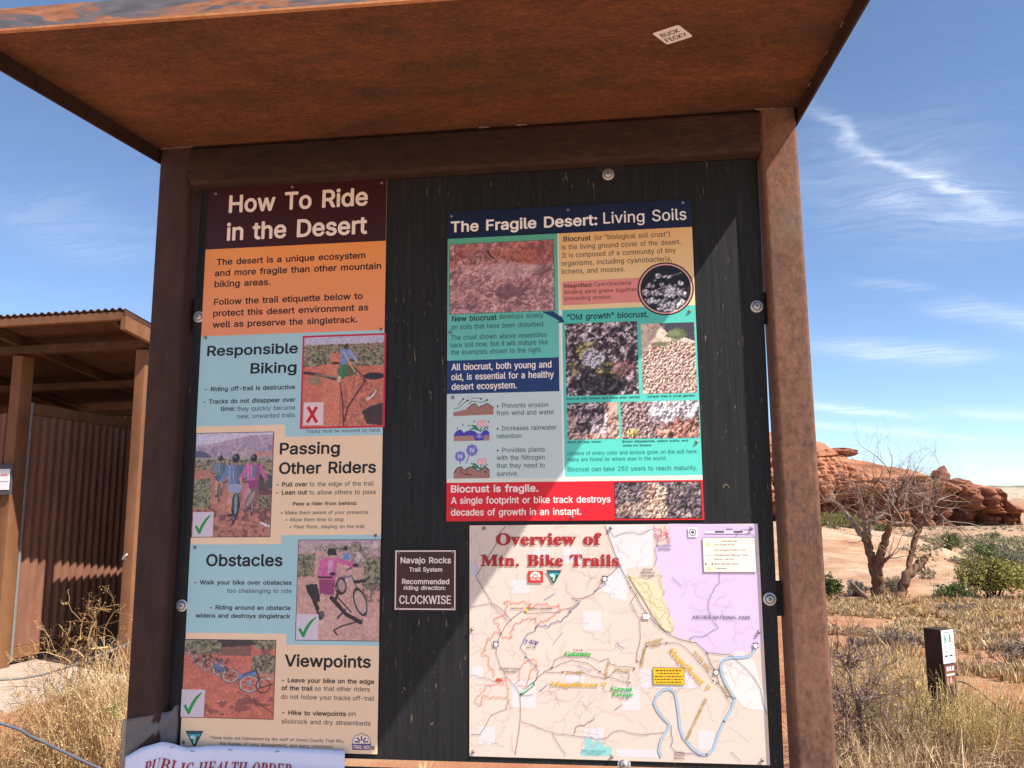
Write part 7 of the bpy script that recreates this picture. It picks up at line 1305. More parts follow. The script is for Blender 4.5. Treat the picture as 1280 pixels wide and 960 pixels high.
["L","7a5a1a",46,0,0,[[1057,11963],[1102,11964]]],
["L","7a5a1a",46,0,0,[[1123,11964],[1185,11965]]],
["L","7a5a1a",46,0,0,[[1205,11966],[1260,11967]]],
["L","7a5a1a",46,0,0,[[1280,11967],[1361,11968]]],
["L","7a5a1a",46,0,0,[[1381,11969],[1429,11969]]],
["L","7a5a1a",35,0,0,[[821,11886],[857,11887]]],
["L","7a5a1a",35,0,0,[[878,11887],[963,11889]]],
["L","7a5a1a",35,0,0,[[983,11889],[1063,11890]]],
["L","7a5a1a",35,0,0,[[1083,11891],[1128,11891]]],
["L","7a5a1a",35,0,0,[[1148,11892],[1210,11893]]],
["L","7a5a1a",35,0,0,[[1230,11893],[1288,11894]]],
["L","7a5a1a",35,0,0,[[1308,11894],[1380,11896]]],
["L","7a5a1a",35,0,0,[[750,11812],[842,11814]]],
["L","7a5a1a",35,0,0,[[863,11814],[955,11815]]],
["L","7a5a1a",35,0,0,[[976,11816],[1007,11816]]],
["L","7a5a1a",35,0,0,[[1027,11817],[1060,11817]]],
["L","7a5a1a",35,0,0,[[1081,11818],[1165,11819]]],
["L","7a5a1a",35,0,0,[[1185,11819],[1263,11821]]],
["L","7a5a1a",35,0,0,[[1283,11821],[1356,11822]]],
["L","7a5a1a",35,0,0,[[1376,11823],[1424,11823]]],
["L","7a5a1a",35,0,0,[[1445,11824],[1466,11824]]],
["L","7a5a1a",35,0,0,[[747,11739],[791,11740]]],
["L","7a5a1a",35,0,0,[[811,11740],[876,11741]]],
["L","7a5a1a",35,0,0,[[896,11741],[949,11742]]],
["L","7a5a1a",35,0,0,[[969,11743],[1038,11744]]],
["L","7a5a1a",35,0,0,[[1058,11744],[1128,11745]]],
["L","7a5a1a",35,0,0,[[1149,11746],[1180,11746]]],
["L","7a5a1a",35,0,0,[[1201,11747],[1229,11747]]],
["L","7a5a1a",35,0,0,[[1249,11747],[1334,11749]]],
["L","7a5a1a",35,0,0,[[1354,11749],[1399,11750]]],
["L","7a5a1a",35,0,0,[[1419,11750],[1462,11751]]],
["L","7a5a1a",35,0,0,[[779,11666],[822,11667]]],
["L","7a5a1a",35,0,0,[[843,11667],[877,11668]]],
["L","7a5a1a",35,0,0,[[898,11668],[952,11669]]],
["L","7a5a1a",35,0,0,[[973,11670],[1010,11670]]],
["L","7a5a1a",35,0,0,[[1031,11671],[1063,11671]]],
["L","7a5a1a",35,0,0,[[1083,11672],[1138,11673]]],
["L","7a5a1a",35,0,0,[[1158,11673],[1248,11675]]],
["L","7a5a1a",35,0,0,[[1268,11675],[1350,11676]]],
["L","7a5a1a",35,0,0,[[1370,11677],[1426,11678]]],
["P","8a8078",[[2106,15354],[3459,15354],[3459,14460],[2106,14460]]],
["P","f6ead6",[[2119,15340],[3446,15340],[3446,14474],[2119,14474]]],
["T","B","EXPLANATION",2597,15241,391,41,0,"5a4448"],
["P","e8d49a",[[2197,15222],[2310,15222],[2310,15125],[2197,15125]]],
["P","dfe3ee",[[2191,15084],[2310,15084],[2310,14980],[2191,14980]]],
["T","B","Land managed by BLM",2400,15152,535,41,0,"5a4448"],
["T","B","Land managed by State of Utah",2401,15014,800,41,0,"5a4448"],
["T","B","Designated Biking Trail",2396,14883,854,41,0,"5a4448"],
["T","B","Dead End / 4WD road",2391,14774,493,41,0,"5a4448"],
["T","B","Miles between points",2386,14657,615,41,0,"5a4448"],
["T","B","Trailhead",2381,14541,315,41,0,"5a4448"],
["L","5a4448",10,0,0,[[2169,14898],[2355,14897]]],
["L","b0a098",8,0,0,[[2165,14787],[2350,14787]]],
["L","5a4448",8,0,0,[[2174,14670],[2331,14671]]],
["E","5a4448",2167,14670,24,24],
["E","5a4448",2338,14671,24,24],
["E","c8c040",2251,14554,48,48],
["E","f6ead6",2251,14554,24,24],
["P","f8f2f6",[[1749,15627],[1982,15627],[1982,15375],[1749,15375]]],
["E","4a4450",1862,15494,96,96],
["E","e8e4ea",1862,15494,72,72],
["E","4a4450",1862,15494,40,40],
["P","f0e8ee",[[2195,15520],[2436,15520],[2436,15485],[2195,15485]]],
["P","2a2028",[[2437,15519],[2676,15519],[2676,15484],[2437,15484]]],
["P","f0e8ee",[[2678,15518],[2917,15518],[2917,15483],[2678,15483]]],
["P","2a2028",[[2918,15517],[3156,15517],[3156,15482],[2918,15482]]],
["P","f0e8ee",[[3158,15516],[3395,15516],[3395,15481],[3158,15481]]],
["T","B","Miles",2728,15552,165,42,0,"5a4448"],
["P","d0322e",[[-2536,14485],[-2129,14485],[-2129,14177],[-2536,14177]]],
["E","d0322e",-2439,14353,53,53],
["E","d0322e",-2402,14408,53,53],
["E","d0322e",-2334,14430,53,53],
["E","d0322e",-2267,14409,53,53],
["E","d0322e",-2232,14354,53,53],
["E","f8efe8",-2439,14353,44,44],
["E","f8efe8",-2402,14408,44,44],
["E","f8efe8",-2334,14430,44,44],
["E","f8efe8",-2267,14409,44,44],
["E","f8efe8",-2232,14354,44,44],
["E","f8efe8",-2335,14338,116,116],
["L","d0322e",22,0,0,[[-2367,14343],[-2448,14355]]],
["L","d0322e",22,0,0,[[-2356,14361],[-2408,14416]]],
["L","d0322e",22,0,0,[[-2335,14368],[-2334,14440]]],
["L","d0322e",22,0,0,[[-2315,14361],[-2261,14416]]],
["L","d0322e",22,0,0,[[-2304,14343],[-2223,14356]]],
["P","d0322e",[[-2495,14319],[-2177,14319],[-2191,14221],[-2483,14220]]],
["T","B","TRAIL MIX",-2476,14242,279,52,0,"f8efe8"],
["P","24444a",[[-2045,14507],[-1628,14507],[-1816,14171],[-1866,14171]]],
["P","3fb0b8",[[-2012,14480],[-1662,14480],[-1841,14205]]],
["P","2a5a66",[[-2012,14480],[-1662,14480],[-1688,14433],[-1988,14433]]],
["P","d8eef0",[[-1955,14372],[-1871,14413],[-1818,14366],[-1789,14339],[-1922,14339]]],
["P","3f9a4e",[[-1931,14339],[-1756,14339],[-1841,14205]]],
["P","1c4a38",[[-1754,14420],[-1731,14339],[-1815,14285],[-1797,14339]]],
["L","cfeaf0",31,0,0,[[-1864,14339],[-1827,14305],[-1848,14272],[-1841,14225]]],
["P","3a3038",[[-549,14356],[-411,14356],[-411,14217],[-549,14217]]],
["E","f4f0ec",-480,14280,56,56],
["L","3a3038",10,0,0,[[-523,14259],[-479,14307],[-438,14259]]],
["P","3a3038",[[-3489,12639],[-3345,12639],[-3345,12503],[-3489,12503]]],
["E","f4f0ec",-3417,12564,56,56],
["L","3a3038",10,0,0,[[-3461,12543],[-3417,12591],[-3374,12544]]],
["P","3a3038",[[2250,12009],[2379,12009],[2379,11879],[2250,11879]]],
["E","f4f0ec",2315,11937,56,56],
["L","3a3038",10,0,0,[[2273,11917],[2316,11964],[2354,11918]]],
["P","3a3038",[[3275,12686],[3402,12686],[3402,12555],[3275,12555]]],
["E","f4f0ec",3338,12613,56,56],
["L","3a3038",10,0,0,[[3297,12593],[3340,12640],[3377,12594]]],
["P","8a8088",[[483,13391],[680,13391],[680,13250],[483,13250]]],
["P","fbf7f4",[[496,13377],[666,13377],[666,13263],[496,13263]]],
["T","L","191",514,13283,132,68,0,"5a4448"],
["S",-3737,15618],
["S",-291,15616],
["S",3380,15584],
["S",-4069,12944],
["S",3436,12953],
["S",-4032,9830],
["S",-403,9806],
["S",3361,9828]]}
def wiggle(pts, amp, seed):
    if not amp: return pts
    r = random.Random(seed); P = [Vector(q) for q in pts]; amp = amp*1e-4*1.6
    for _ in range(3):
        Q = [P[0]]
        for a, b in zip(P, P[1:]):
            d_ = b-a; L = d_.length; k = min(amp, L*.34); Q += [(a+b)/2+Vector((-d_.y, d_.x))/(L+1e-9)*r.uniform(-k, k), b]
        P = Q; amp *= .6
    return [(q.x, q.y) for q in P]
def poster(key, name, label, cat, thick=.003, screwr=.0042):
    root = empty(name); ops = LAYOUT[key]; sh = Sheet(0.0); screws = 0
    for n_, o in enumerate(ops):
        k = o[0]
        if k == 'B':
            x0, z0, x1, z1 = [v*1e-4 for v in o[1:5]]; root.location = ((x0+x1)/2, .0, z0); base = Vector(root.location)
            pb = MB(); pb.col = hexl(o[5]); pb.bevbox(x0, 0.0, z0, x1, thick, z1, .0006); rect = (x0, z0, x1, z1)
        elif k == 'P': sh.poly(sh.bl if True else None, [(a*1e-4, b*1e-4) for a, b in o[1+1]], hexl(o[1]))
        elif k == 'G':
            x0, z0, x1, z1 = [v*1e-4 for v in o[1]]; c1, c2 = hexl(o[2]), hexl(o[3]); sh.poly(sh.bl, [(x0, z0), (x1, z0), (x1, z1), (x0, z1)], [c2, c2, c1, c1])
        elif k == 'L': sh.ribbon(sh.bl, wiggle([(a*1e-4, b*1e-4) for a, b in o[5]], o[3], n_), o[2]*1e-4, hexl(o[1]))
        elif k == 'E':
            cx_, cz_, rx, rz = [v*1e-4 for v in o[2:6]]; sh.poly(sh.bl, [(cx_+rx*math.cos(i*math.pi/14), cz_+rz*math.sin(i*math.pi/14)) for i in range(28)], hexl(o[1]))
        elif k == 'T': sh.text(sh.tx, o[1], o[2], o[3]*1e-4, o[4]*1e-4, o[5]*1e-4, o[6]*1e-4, o[7], hexl(o[8]))
        elif k == 'F':
            x0, z0, x1, z1 = [v*1e-4 for v in o[2:6]]
            if len(o) > 6:
                e = .0055 if o[1] == 'rake' else .0016; sh.poly(sh.bl, [(x0-e, z0-e), (x1+e, z0-e), (x1+e, z1+e), (x0-e, z1+e)], hexl(o[6]))
            ph = PICS[o[1]](x1-x0, z1-z0).mesh('photo', x0, z0, x1, z1, sh.lay(), root); ph['label'] = PICLABEL[o[1]]; ph.location = -base
        elif k == 'C':
            cx_, cz_, r_ = [v*1e-4 for v in o[2:5]]; ph = PICS[o[1]](2*r_, 2*r_).mesh('photo', cx_-r_, cz_-r_, cx_+r_, cz_+r_, sh.lay(), root, True); ph['label'] = PICLABEL[o[1]]; ph.location = -base
        elif k == 'S':
            x, z = o[1]*1e-4, o[2]*1e-4; y = sh.y-.004; mb = MB(); r_ = screwr
            yy = sh.lay(); mb.tube([(x, yy, z), (x, yy-.0022, z), (x, yy-.0036, z)], [r_*1.15, r_, r_*.45], 10); mb.box(x-r_*.7, yy-.0040, z-.0006, x+r_*.7, yy-.0034, z+.0006); so_ = mb.build('screw', M['screw'], root); so_.location = -base; screws += 1
    pn = pb.build('panel', M['print'], root, True); pn.location = -base
    bl = sh.bl.build('printed_blocks', M['print'], root, True); bl.location = -base
    tx = sh.tx.build('lettering', M['print'], root, True); tx.location = -base
    tag(root, label, cat); return root
# ------------------------------------------------------------------ ground
def smooth(a, b, x): t = np.clip((x-a)/(b-a), 0, 1); return t*t*(3-2*t)
_rs = np.random.RandomState(4); _G = _rs.rand(64, 64)
def vn(x, y):
    x = np.asarray(x, float); y = np.asarray(y, float); i = np.floor(x).astype(int); j = np.floor(y).astype(int); a = x-i; b = y-j; a = a*a*(3-2*a); b = b*b*(3-2*b)
    g = lambda p_, q_: _G[q_ % 64, p_ % 64]
    return (g(i, j)*(1-a)+g(i+1, j)*a)*(1-b)+(g(i, j+1)*(1-a)+g(i+1, j+1)*a)*b
def fbm(x, y, o=4):
    s = 0; a = 1; t = 0
    for k in range(o): s = s+a*vn(x*2**k+k*7.3, y*2**k+k*3.1); t += a; a *= .5
    return s/t
def gh(x, y):
    """ground height"""
    x = np.asarray(x, float); y = np.asarray(y, float)
    near = .06*(fbm(x*.9, y*.9)-.5)+.02*(fbm(x*5, y*5, 2)-.5)
    r = np.hypot(x, y); far = .5*(fbm(x*.05, y*.05)-.5)*smooth(18, 60, r)
    return near*smooth(400, 60, r)+far
def axis(a, b, fine, n):
    t = np.linspace(-1, 1, n); k = np.sinh(t*5.2)/np.sinh(5.2); return (a+b)/2+fine*t*40+k*(b-a)/2
gx = axis(-2500, 2500, .10, 230); gy = axis(-2500, 2500, .10, 230)
X, Y = np.meshgrid(gx, gy); Z = gh(X, Y); nx_, ny_ = len(gx), len(gy)
j, i = np.meshgrid(np.arange(ny_-1), np.arange(nx_-1), indexing='ij')
F = np.stack([j*nx_+i, j*nx_+i+1, (j+1)*nx_+i+1, (j+1)*nx_+i], -1).reshape(-1, 4)
m_, t_, b_ = mat('red desert soil', rough=.95, spec=.1)
v_ = coords(t_, 'Object'); n1 = noise(t_, v_, .35, 5, .6); n2 = noise(t_, v_, 3.0, 5, .65); n3 = noise(t_, v_, 40, 4, .7)
k_ = math_(t_, 'ADD', math_(t_, 'MULTIPLY', n1, .6), math_(t_, 'ADD', math_(t_, 'MULTIPLY', n2, .3), math_(t_, 'MULTIPLY', n3, .1)))
soil = ramp(t_, k_, [(.34, (.33, .115, .055, 1)), (.46, (.40, .165, .082, 1)), (.56, (.43, .24, .135, 1)), (.68, (.43, .30, .185, 1))])
soil = mixc(t_, math_(t_, 'MULTIPLY', math_(t_, 'GREATER_THAN', n3, .62), .35), soil, (.22, .085, .045, 1))
# beyond the near flat the soil carries low scrub that greys it
ln = vmath(t_, 'LENGTH', v_); fr_ = N(t_, 'ShaderNodeMapRange', i={1: 9, 2: 26}); t_.links.new(ln, fr_.inputs[0])
veg = N(t_, 'ShaderNodeMapRange', i={1: .5, 2: .6}); t_.links.new(noise(t_, v_, .16, 6, .7), veg.inputs[0])
far_ = ramp(t_, noise(t_, v_, .08, 5, .7), [(.38, (.36, .165, .09, 1)), (.55, (.46, .30, .195, 1))])
far_ = mixc(t_, math_(t_, 'MULTIPLY', veg.outputs[0], .4), far_, (.20, .17, .10, 1))
t_.links.new(mixc(t_, fr_.outputs[0], soil, far_), b_.inputs['Base Color']); bump(t_, b_, math_(t_, 'ADD', n3, n2), .02, .8)
g = np_mesh('ground', np.stack([X.ravel(), Y.ravel(), Z.ravel()], 1), F, None, m_, smooth=True); g['kind'] = 'structure'

# pale bounce gravel added out of view to bounce light onto posters and roof
xs = np.linspace(-11, 10, 90); ys = np.linspace(-16, -.35, 80); X, Y = np.meshgrid(xs, ys); wob = .5*(fbm(X*.4, Y*.4+7)-.5); Zp = gh(X, Y)+.02-.12*smooth(-.9+wob, -.4+wob, Y)-.12*smooth(8.5, 9.6, np.abs(X+.5)+wob)
m_, t_, b_ = mat('pale bounce gravel', rough=.95, spec=.1); v_ = coords(t_, 'Object'); n1 = noise(t_, v_, 30, 5, .75); n2 = noise(t_, v_, 1.2, 4)
t_.links.new(ramp(t_, math_(t_, 'ADD', math_(t_, 'MULTIPLY', n1, .6), math_(t_, 'MULTIPLY', n2, .4)), [(.3, (.40, .30, .215, 1)), (.55, (.54, .425, .32, 1)), (.75, (.64, .54, .43, 1))]), b_.inputs['Base Color']); bump(t_, b_, n1, .01, .8)
j, i = np.meshgrid(np.arange(79), np.arange(89), indexing='ij'); F = np.stack([j*90+i, j*90+i+1, (j+1)*90+i+1, (j+1)*90+i], -1).reshape(-1, 4)
np_mesh('bounce_apron', np.stack([X.ravel(), Y.ravel(), Zp.ravel()], 1), F, None, m_, smooth=True)['kind'] = 'structure'

# ------------------------------------------------------------------ slickrock: a pale sandstone swell beyond the dead tree
def sheet(name, X, Y, Z, m, smooth_=True):
    ny, nx = X.shape; j, i = np.meshgrid(np.arange(ny-1), np.arange(nx-1), indexing='ij')
    F = np.stack([j*nx+i, j*nx+i+1, (j+1)*nx+i+1, (j+1)*nx+i], -1).reshape(-1, 4)
    return np_mesh(name, np.stack([X.ravel(), Y.ravel(), Z.ravel()], 1), F, None, m, smooth=smooth_)
m_, t_, b_ = mat('pale sandstone', rough=.92, spec=.1)
v_ = coords(t_, 'Object'); n1 = noise(t_, v_, .5, 6, .6); n2 = noise(t_, coords(t_, 'Object', (.5, 1.6, 7)), 1.2, 6, .65, .8); n3 = noise(t_, v_, 14, 5, .7)
c_ = ramp(t_, math_(t_, 'ADD', math_(t_, 'MULTIPLY', n1, .55), math_(t_, 'ADD', math_(t_, 'MULTIPLY', n2, .35), math_(t_, 'MULTIPLY', n3, .12))), [(.38, (.32, .145, .08, 1)), (.48, (.45, .27, .16, 1)), (.60, (.54, .385, .26, 1))])
ck = N(t_, 'ShaderNodeMapRange', i={1: .0, 2: .018, 3: 1, 4: 0}); t_.links.new(math_(t_, 'ABSOLUTE', math_(t_, 'SUBTRACT', n2, .5)), ck.inputs[0])
c_ = mixc(t_, math_(t_, 'MULTIPLY', ck.outputs[0], .8), c_, (.30, .15, .09, 1))
t_.links.new(c_, b_.inputs['Base Color']); bump(t_, b_, math_(t_, 'ADD', math_(t_, 'MULTIPLY', n2, 1.5), n3), .06, .7); M['slick'] = m_
xs = np.linspace(-6, 19, 150); ys = np.linspace(14.5, 62, 150); X, Y = np.meshgrid(xs, ys)
front = 14.9+.9*(fbm(X*.3, Y*0+2)-.5)*2+.22*np.clip(X-6, 0, 20)
side = 4.6+.30*(Y-14.5)+1.2*(fbm(Y*.2, Y*0+5)-.5)*2+2.4
crest = 1.15*smooth(13.5, 2.0, X-.17*(Y-16))
Zs = crest*smooth(-.2, 13.5, Y-front)*smooth(.0, 3.5, side+1.5-X)
Zs = Zs*(1-.75*smooth(34, 62, Y)); Zs += .12*(fbm(X*.45, Y*1.2)-.5)+.06*np.floor(5*fbm(X*.30+4, Y*.55))-.06*2
edge_ = smooth(0, 1.0, Y-front)*smooth(0, 2.0, side+1.5-X)*smooth(62, 55, Y)*smooth(-6, -4, X)
Zs = Zs*edge_+.05*edge_-.30*(1-edge_)
sheet('slickrock', X, Y, Zs, M['slick'])['kind'] = 'structure'
def slick_h(x, y):
    i = int(np.clip((x+6)/25*149, 0, 149)); j = int(np.clip((y-14.5)/47.5*149, 0, 149)); return float(max(Zs[j, i], gh(x, y)))
# flatter ledges farther right
xs = np.linspace(9, 48, 120); ys = np.linspace(20, 78, 120); X, Y = np.meshgrid(xs, ys)
Z2 = .5*(np.floor(4*fbm(X*.12+9, Y*.22+3))/4-.42)+.10*(fbm(X*.8, Y*1.6)-.5)
e2 = smooth(0, 4, X-10-.13*(Y-20)+1.5)*smooth(20, 26, Y)*smooth(78, 70, Y)*smooth(48, 42, X); Z2 = Z2*e2-.35*(1-e2)
sheet('sandstone_ledges', X, Y, Z2, M['slick'])['kind'] = 'structure'

# ------------------------------------------------------------------ red cliff
m_, t_, b_ = mat('red cliff sandstone', rough=.95, spec=.08)
v_ = coords(t_, 'Object'); s1 = noise(t_, coords(t_, 'Object', (.05, .05, .9)), 1.6, 6, .6, .35); n1 = noise(t_, v_, .22, 6, .65); n2 = noise(t_, v_, 2.2, 5, .7)
c_ = ramp(t_, math_(t_, 'ADD', math_(t_, 'MULTIPLY', s1, .5), math_(t_, 'ADD', math_(t_, 'MULTIPLY', n1, .35), math_(t_, 'MULTIPLY', n2, .18))), [(.36, (.22, .085, .05, 1)), (.5, (.38, .155, .085, 1)), (.62, (.49, .235, .132, 1)), (.72, (.54, .32, .195, 1))])
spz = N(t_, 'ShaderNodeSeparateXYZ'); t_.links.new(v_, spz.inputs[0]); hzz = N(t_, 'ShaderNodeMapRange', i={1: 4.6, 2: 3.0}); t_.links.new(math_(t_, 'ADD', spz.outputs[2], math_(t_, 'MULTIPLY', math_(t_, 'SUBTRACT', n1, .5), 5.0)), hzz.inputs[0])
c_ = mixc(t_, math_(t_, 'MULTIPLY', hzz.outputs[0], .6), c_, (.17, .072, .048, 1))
vs_ = N(t_, 'ShaderNodeMapRange', i={1: .56, 2: .66}); t_.links.new(noise(t_, coords(t_, 'Object', (.6, .6, .06)), 1.0, 5, .6), vs_.inputs[0])
c_ = mixc(t_, math_(t_, 'MULTIPLY', vs_.outputs[0], .5), c_, (.14, .05, .035, 1))
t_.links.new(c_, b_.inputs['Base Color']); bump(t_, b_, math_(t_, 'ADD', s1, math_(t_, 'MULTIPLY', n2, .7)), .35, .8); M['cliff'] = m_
DC = 92.0
rt = Vector((_rt.x, _rt.y, 0)).normalized(); fwv = Vector((-rt.y, rt.x, 0))
prof = [(300, 560), (700, 548), (900, 552), (1000, 555), (1022, 557), (1034, 559), (1046, 562), (1062, 565), (1068, 573), (1085, 579), (1100, 585), (1120, 587), (1150, 594), (1164, 597), (1172, 600), (1184, 606), (1200, 607), (1208, 611), (1216, 610), (1230, 610), (1243, 612), (1249, 626), (1256, 633), (1268, 634), (1273, 650), (1276, 661)]
NU, NV = 560, 150
pu = np.linspace(300, 1276, NU); top = np.interp(pu, [q[0] for q in prof], [q[1] for q in prof])
Vv = np.linspace(0, 1, NV)
P = np.zeros((NV, NU, 3))
for a in range(NU):
    px = pu[a]; sp0 = float(smooth(1165, 1095, px)); H = (1.75+(642.5-top[a])/1046*(DC+13.0*sp0+4.6*(1-sp0)))*(1+.03*sp0+.10); u = (px-640)/1041*DC
    smoothpart = float(smooth(1165, 1095, px))                        # left half: bare swell above a broken lower wall
    col = 1.0+.9*math.sin(px*.11)+.9*math.sin(px*.047+1)
    for b in range(NV):
        t = Vv[b]; wall = min(t/(.56 if smoothpart > .5 else .8), 1.0)
        if smoothpart > .02:
            tt = .52; z = H*(t/tt*.50 if t < tt else .50+.50*(1-((1-t)/(1-tt))**1.7)); back = (t/tt*.7 if t < tt else .7+13*((t-tt)/(1-tt))**1.5)
            z2 = H*(1-(1-t)**1.25); back2 = .5*t+4.5*max(0, t-.75)/.25
            z = z*smoothpart+z2*(1-smoothpart); back = back*smoothpart+back2*(1-smoothpart)
        else: z = H*(1-(1-t)**1.25); back = .5*t+4.5*max(0, t-.75)/.25
        P[b, a] = (u, back, z)
U_, B_, Z_ = P[..., 0], P[..., 1], P[..., 2]
lowmask = smooth(1.0, .45, Vv)[:, None]*np.ones((1, NU))
rid = lambda x, y: 1-np.abs(2*fbm(x, y, 4)-1)
wu = U_*1.45+2.2*fbm(U_*.12, Z_*.10+4, 3)*2; colm = np.sqrt(np.abs(np.sin(wu*1.0))); wu2 = U_*3.1+3*fbm(U_*.3+9, Z_*.2, 3); col2 = np.sqrt(np.abs(np.sin(wu2)))
gap = smooth(.40, .58, fbm(U_*.16+7, Z_*.12+2, 3))
B_ = B_-(2.5*colm*(.35+.65*gap)+.6*col2)*lowmask+(rid(U_*.22, Z_*.5+1)-.5)*1.2*(.35+lowmask)+(fbm(U_*.9, Z_*2.0, 4)-.5)*1.5*(.2+lowmask)
bed = np.floor(Z_*.95+.9*fbm(U_*.10, Z_*0+8)); fr2 = Z_*.95+.9*fbm(U_*.10, Z_*0+8)-bed
B_ = B_+(.5*(vn(bed*3.7, U_*.05+bed*2)-.5)*2-.28*np.sqrt(np.clip(1-(2*fr2-1)**2, 0, 1)))*(.25+.75*lowmask)
ov = smooth(.50, .58, fbm(U_*.13+3, Z_*.40+6, 3))*lowmask; B_ = B_+2.6*ov
Z_ = Z_+.22*(fbm(U_*.9, Z_*.3+20, 3)-.5)*(1-lowmask)-.25*(Vv[:, None] < .02)
base0 = CAM+fwv*DC
Xc = base0.x+rt.x*U_+fwv.x*B_; Yc = base0.y+rt.y*U_+fwv.y*B_
kx = 1.0/math.cos(0)
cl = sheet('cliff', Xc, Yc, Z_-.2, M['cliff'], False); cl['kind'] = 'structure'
def boulder(name, c, s, seed, m, parent=None, flat=False):
    bm = bmesh.new(); bmesh.ops.create_icosphere(bm, subdivisions=4, radius=1); rr = random.Random(seed); o1, o2 = rr.uniform(0, 60), rr.uniform(0, 60)
    for q in bm.verts:
        n_ = q.co.normalized(); d_ = .55*(float(fbm(n_.x*1.3+o1, n_.y*1.3+n_.z*1.7+o2, 3))-.5)+.18*(float(vn(n_.z*4+o1, n_.x*2+o2))-.5); q.co = Vector((n_.x*s[0], n_.y*s[1], n_.z*s[2]))*(1+d_)
    me = bpy.data.meshes.new(name); bm.to_mesh(me); bm.free(); o = link(name, me, m, parent); o.location = c; return o
for k_, (px, py, w_, h_, lb, dd) in enumerate([(1176, 596, .95, 1.1, 'dark knobbly hoodoo, taller of the two standing on the red cliff rim', .4), (1199, 606, 1.2, .75, 'squat dark hoodoo cap on the cliff rim beside the taller knob', .4), (1041, 566, 2.9, .55, 'flat rounded slab of orange rock on top of the cliff by the steel post', 9)]):
    c = at(px, py, DC+dd); tag(boulder('hoodoo_rock', (c.x, c.y, c.z), (w_, w_, h_), 30+k_, M['cliff']), lb, 'rock')
# ------------------------------------------------------------------ far mesa
m_, t_, b_ = mat('far banded mesa', rough=.95, spec=.05); v_ = coords(t_, 'Object'); sp_ = N(t_, 'ShaderNodeSeparateXYZ'); t_.links.new(v_, sp_.inputs[0])
hz = math_(t_, 'ADD', math_(t_, 'DIVIDE', sp_.outputs[2], 20.0), math_(t_, 'MULTIPLY', math_(t_, 'SUBTRACT', noise(t_, v_, .05, 5, .7), .5), .35))
c_ = ramp(t_, hz, [(.1, (.34, .17, .10, 1)), (.42, (.36, .22, .14, 1)), (.55, (.44, .35, .26, 1)), (.80, (.38, .31, .24, 1)), (.9, (.17, .16, .11, 1))])
vg = N(t_, 'ShaderNodeMapRange', i={1: .56, 2: .62}); t_.links.new(noise(t_, v_, .22, 5, .7), vg.inputs[0]); c_ = mixc(t_, math_(t_, 'MULTIPLY', vg.outputs[0], .7), c_, (.15, .14, .09, 1)); t_.links.new(c_, b_.inputs['Base Color'])
DM = 520.0; uu = np.linspace(-300, 700, 260); tv = np.linspace(0, 1, 40); U_, T_ = np.meshgrid(uu, tv)
Hm = 18.5+1.5*(fbm(U_*.02, U_*0+2)-.5)*2; Bk = 46*T_+16*(rid(U_*.03, T_*1.5)-.5)*(1-T_*.5); Zm = Hm*np.where(T_ < .55, T_*.8, .44+(T_-.55)/.45*.56)+.8*(fbm(U_*.2, T_*9)-.5)
c0 = CAM+fwv*DM; sheet('mesa', c0.x+rt.x*U_+fwv.x*Bk, c0.y+rt.y*U_+fwv.y*Bk, Zm-.5, m_, False)['kind'] = 'structure'

# ------------------------------------------------------------------ information kiosk
kiosk = tag(empty('information_kiosk', (-.43, .015, 0)), 'rusty steel trailhead kiosk with an overhanging roof and a black notice board', 'kiosk')
def kp(mb, name, m, parent=kiosk, colour=False):
    o = mb.build(name, m, parent, colour); o.location = -Vector(kiosk.location) if parent is kiosk else (0, 0, 0); return o
PL0, PL1, PR0, PR1 = -1.368, -1.266, .412, .510
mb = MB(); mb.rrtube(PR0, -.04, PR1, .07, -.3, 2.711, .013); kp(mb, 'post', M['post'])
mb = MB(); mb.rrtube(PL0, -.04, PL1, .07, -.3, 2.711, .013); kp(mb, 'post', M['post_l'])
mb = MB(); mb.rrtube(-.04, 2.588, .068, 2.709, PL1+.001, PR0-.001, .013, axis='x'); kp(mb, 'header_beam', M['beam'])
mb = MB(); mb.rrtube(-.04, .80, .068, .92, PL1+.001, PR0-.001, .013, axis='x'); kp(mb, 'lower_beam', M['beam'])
SL = .096
def rz(y): return 2.711+SL*(y+.04)
YF0, YF1, YB = -.845, -.802, .075
XL, XR = -1.374, .514
mb = MB(); T5 = .006
q = [(XL, YF0), (XR, YF1), (XR, YB), (XL, YB)]
mb.add([(x, y, rz(y)+.002) for x, y in q]+[(x, y, rz(y)+.002+T5) for x, y in q], [(3, 2, 1, 0), (4, 5, 6, 7), (0, 1, 5, 4), (1, 2, 6, 5), (2, 3, 7, 6), (3, 0, 4, 7)])
roof = kp(mb, 'roof_plate', M['soffit'])
def flange(x, x2, name='side_flange'):
    f_ = MB(); yf = YF0 if x < 0 else YF1
    p_ = [(yf+.004, rz(yf)-.041), (YB, rz(YB)-.041), (YB, rz(YB)+.0075), (yf+.004, rz(yf)+.0075)]
    f_.add([(a, y, z) for a in (x, x2) for y, z in p_], [(0, 1, 2, 3), (7, 6, 5, 4), (0, 4, 5, 1), (1, 5, 6, 2), (2, 6, 7, 3), (3, 7, 4, 0)]); return f_.build(name, M['beam'], roof)
flange(XL-.006, XL-.0001); flange(XR+.0001, XR+.006)
f_ = MB(); a0, a1 = (XL-.006, YF0), (XR+.006, YF1)
f_.add([(x, y+o, rz(y)+z) for o in (-.004, .003) for (x, y), z in ((a0, -.036), (a1, -.036), (a1, .010), (a0, .010))], [(0, 1, 2, 3), (7, 6, 5, 4), (0, 4, 5, 1), (1, 5, 6, 2), (2, 6, 7, 3), (3, 7, 4, 0)]); f_.build('front_fascia', M['edge'], roof)
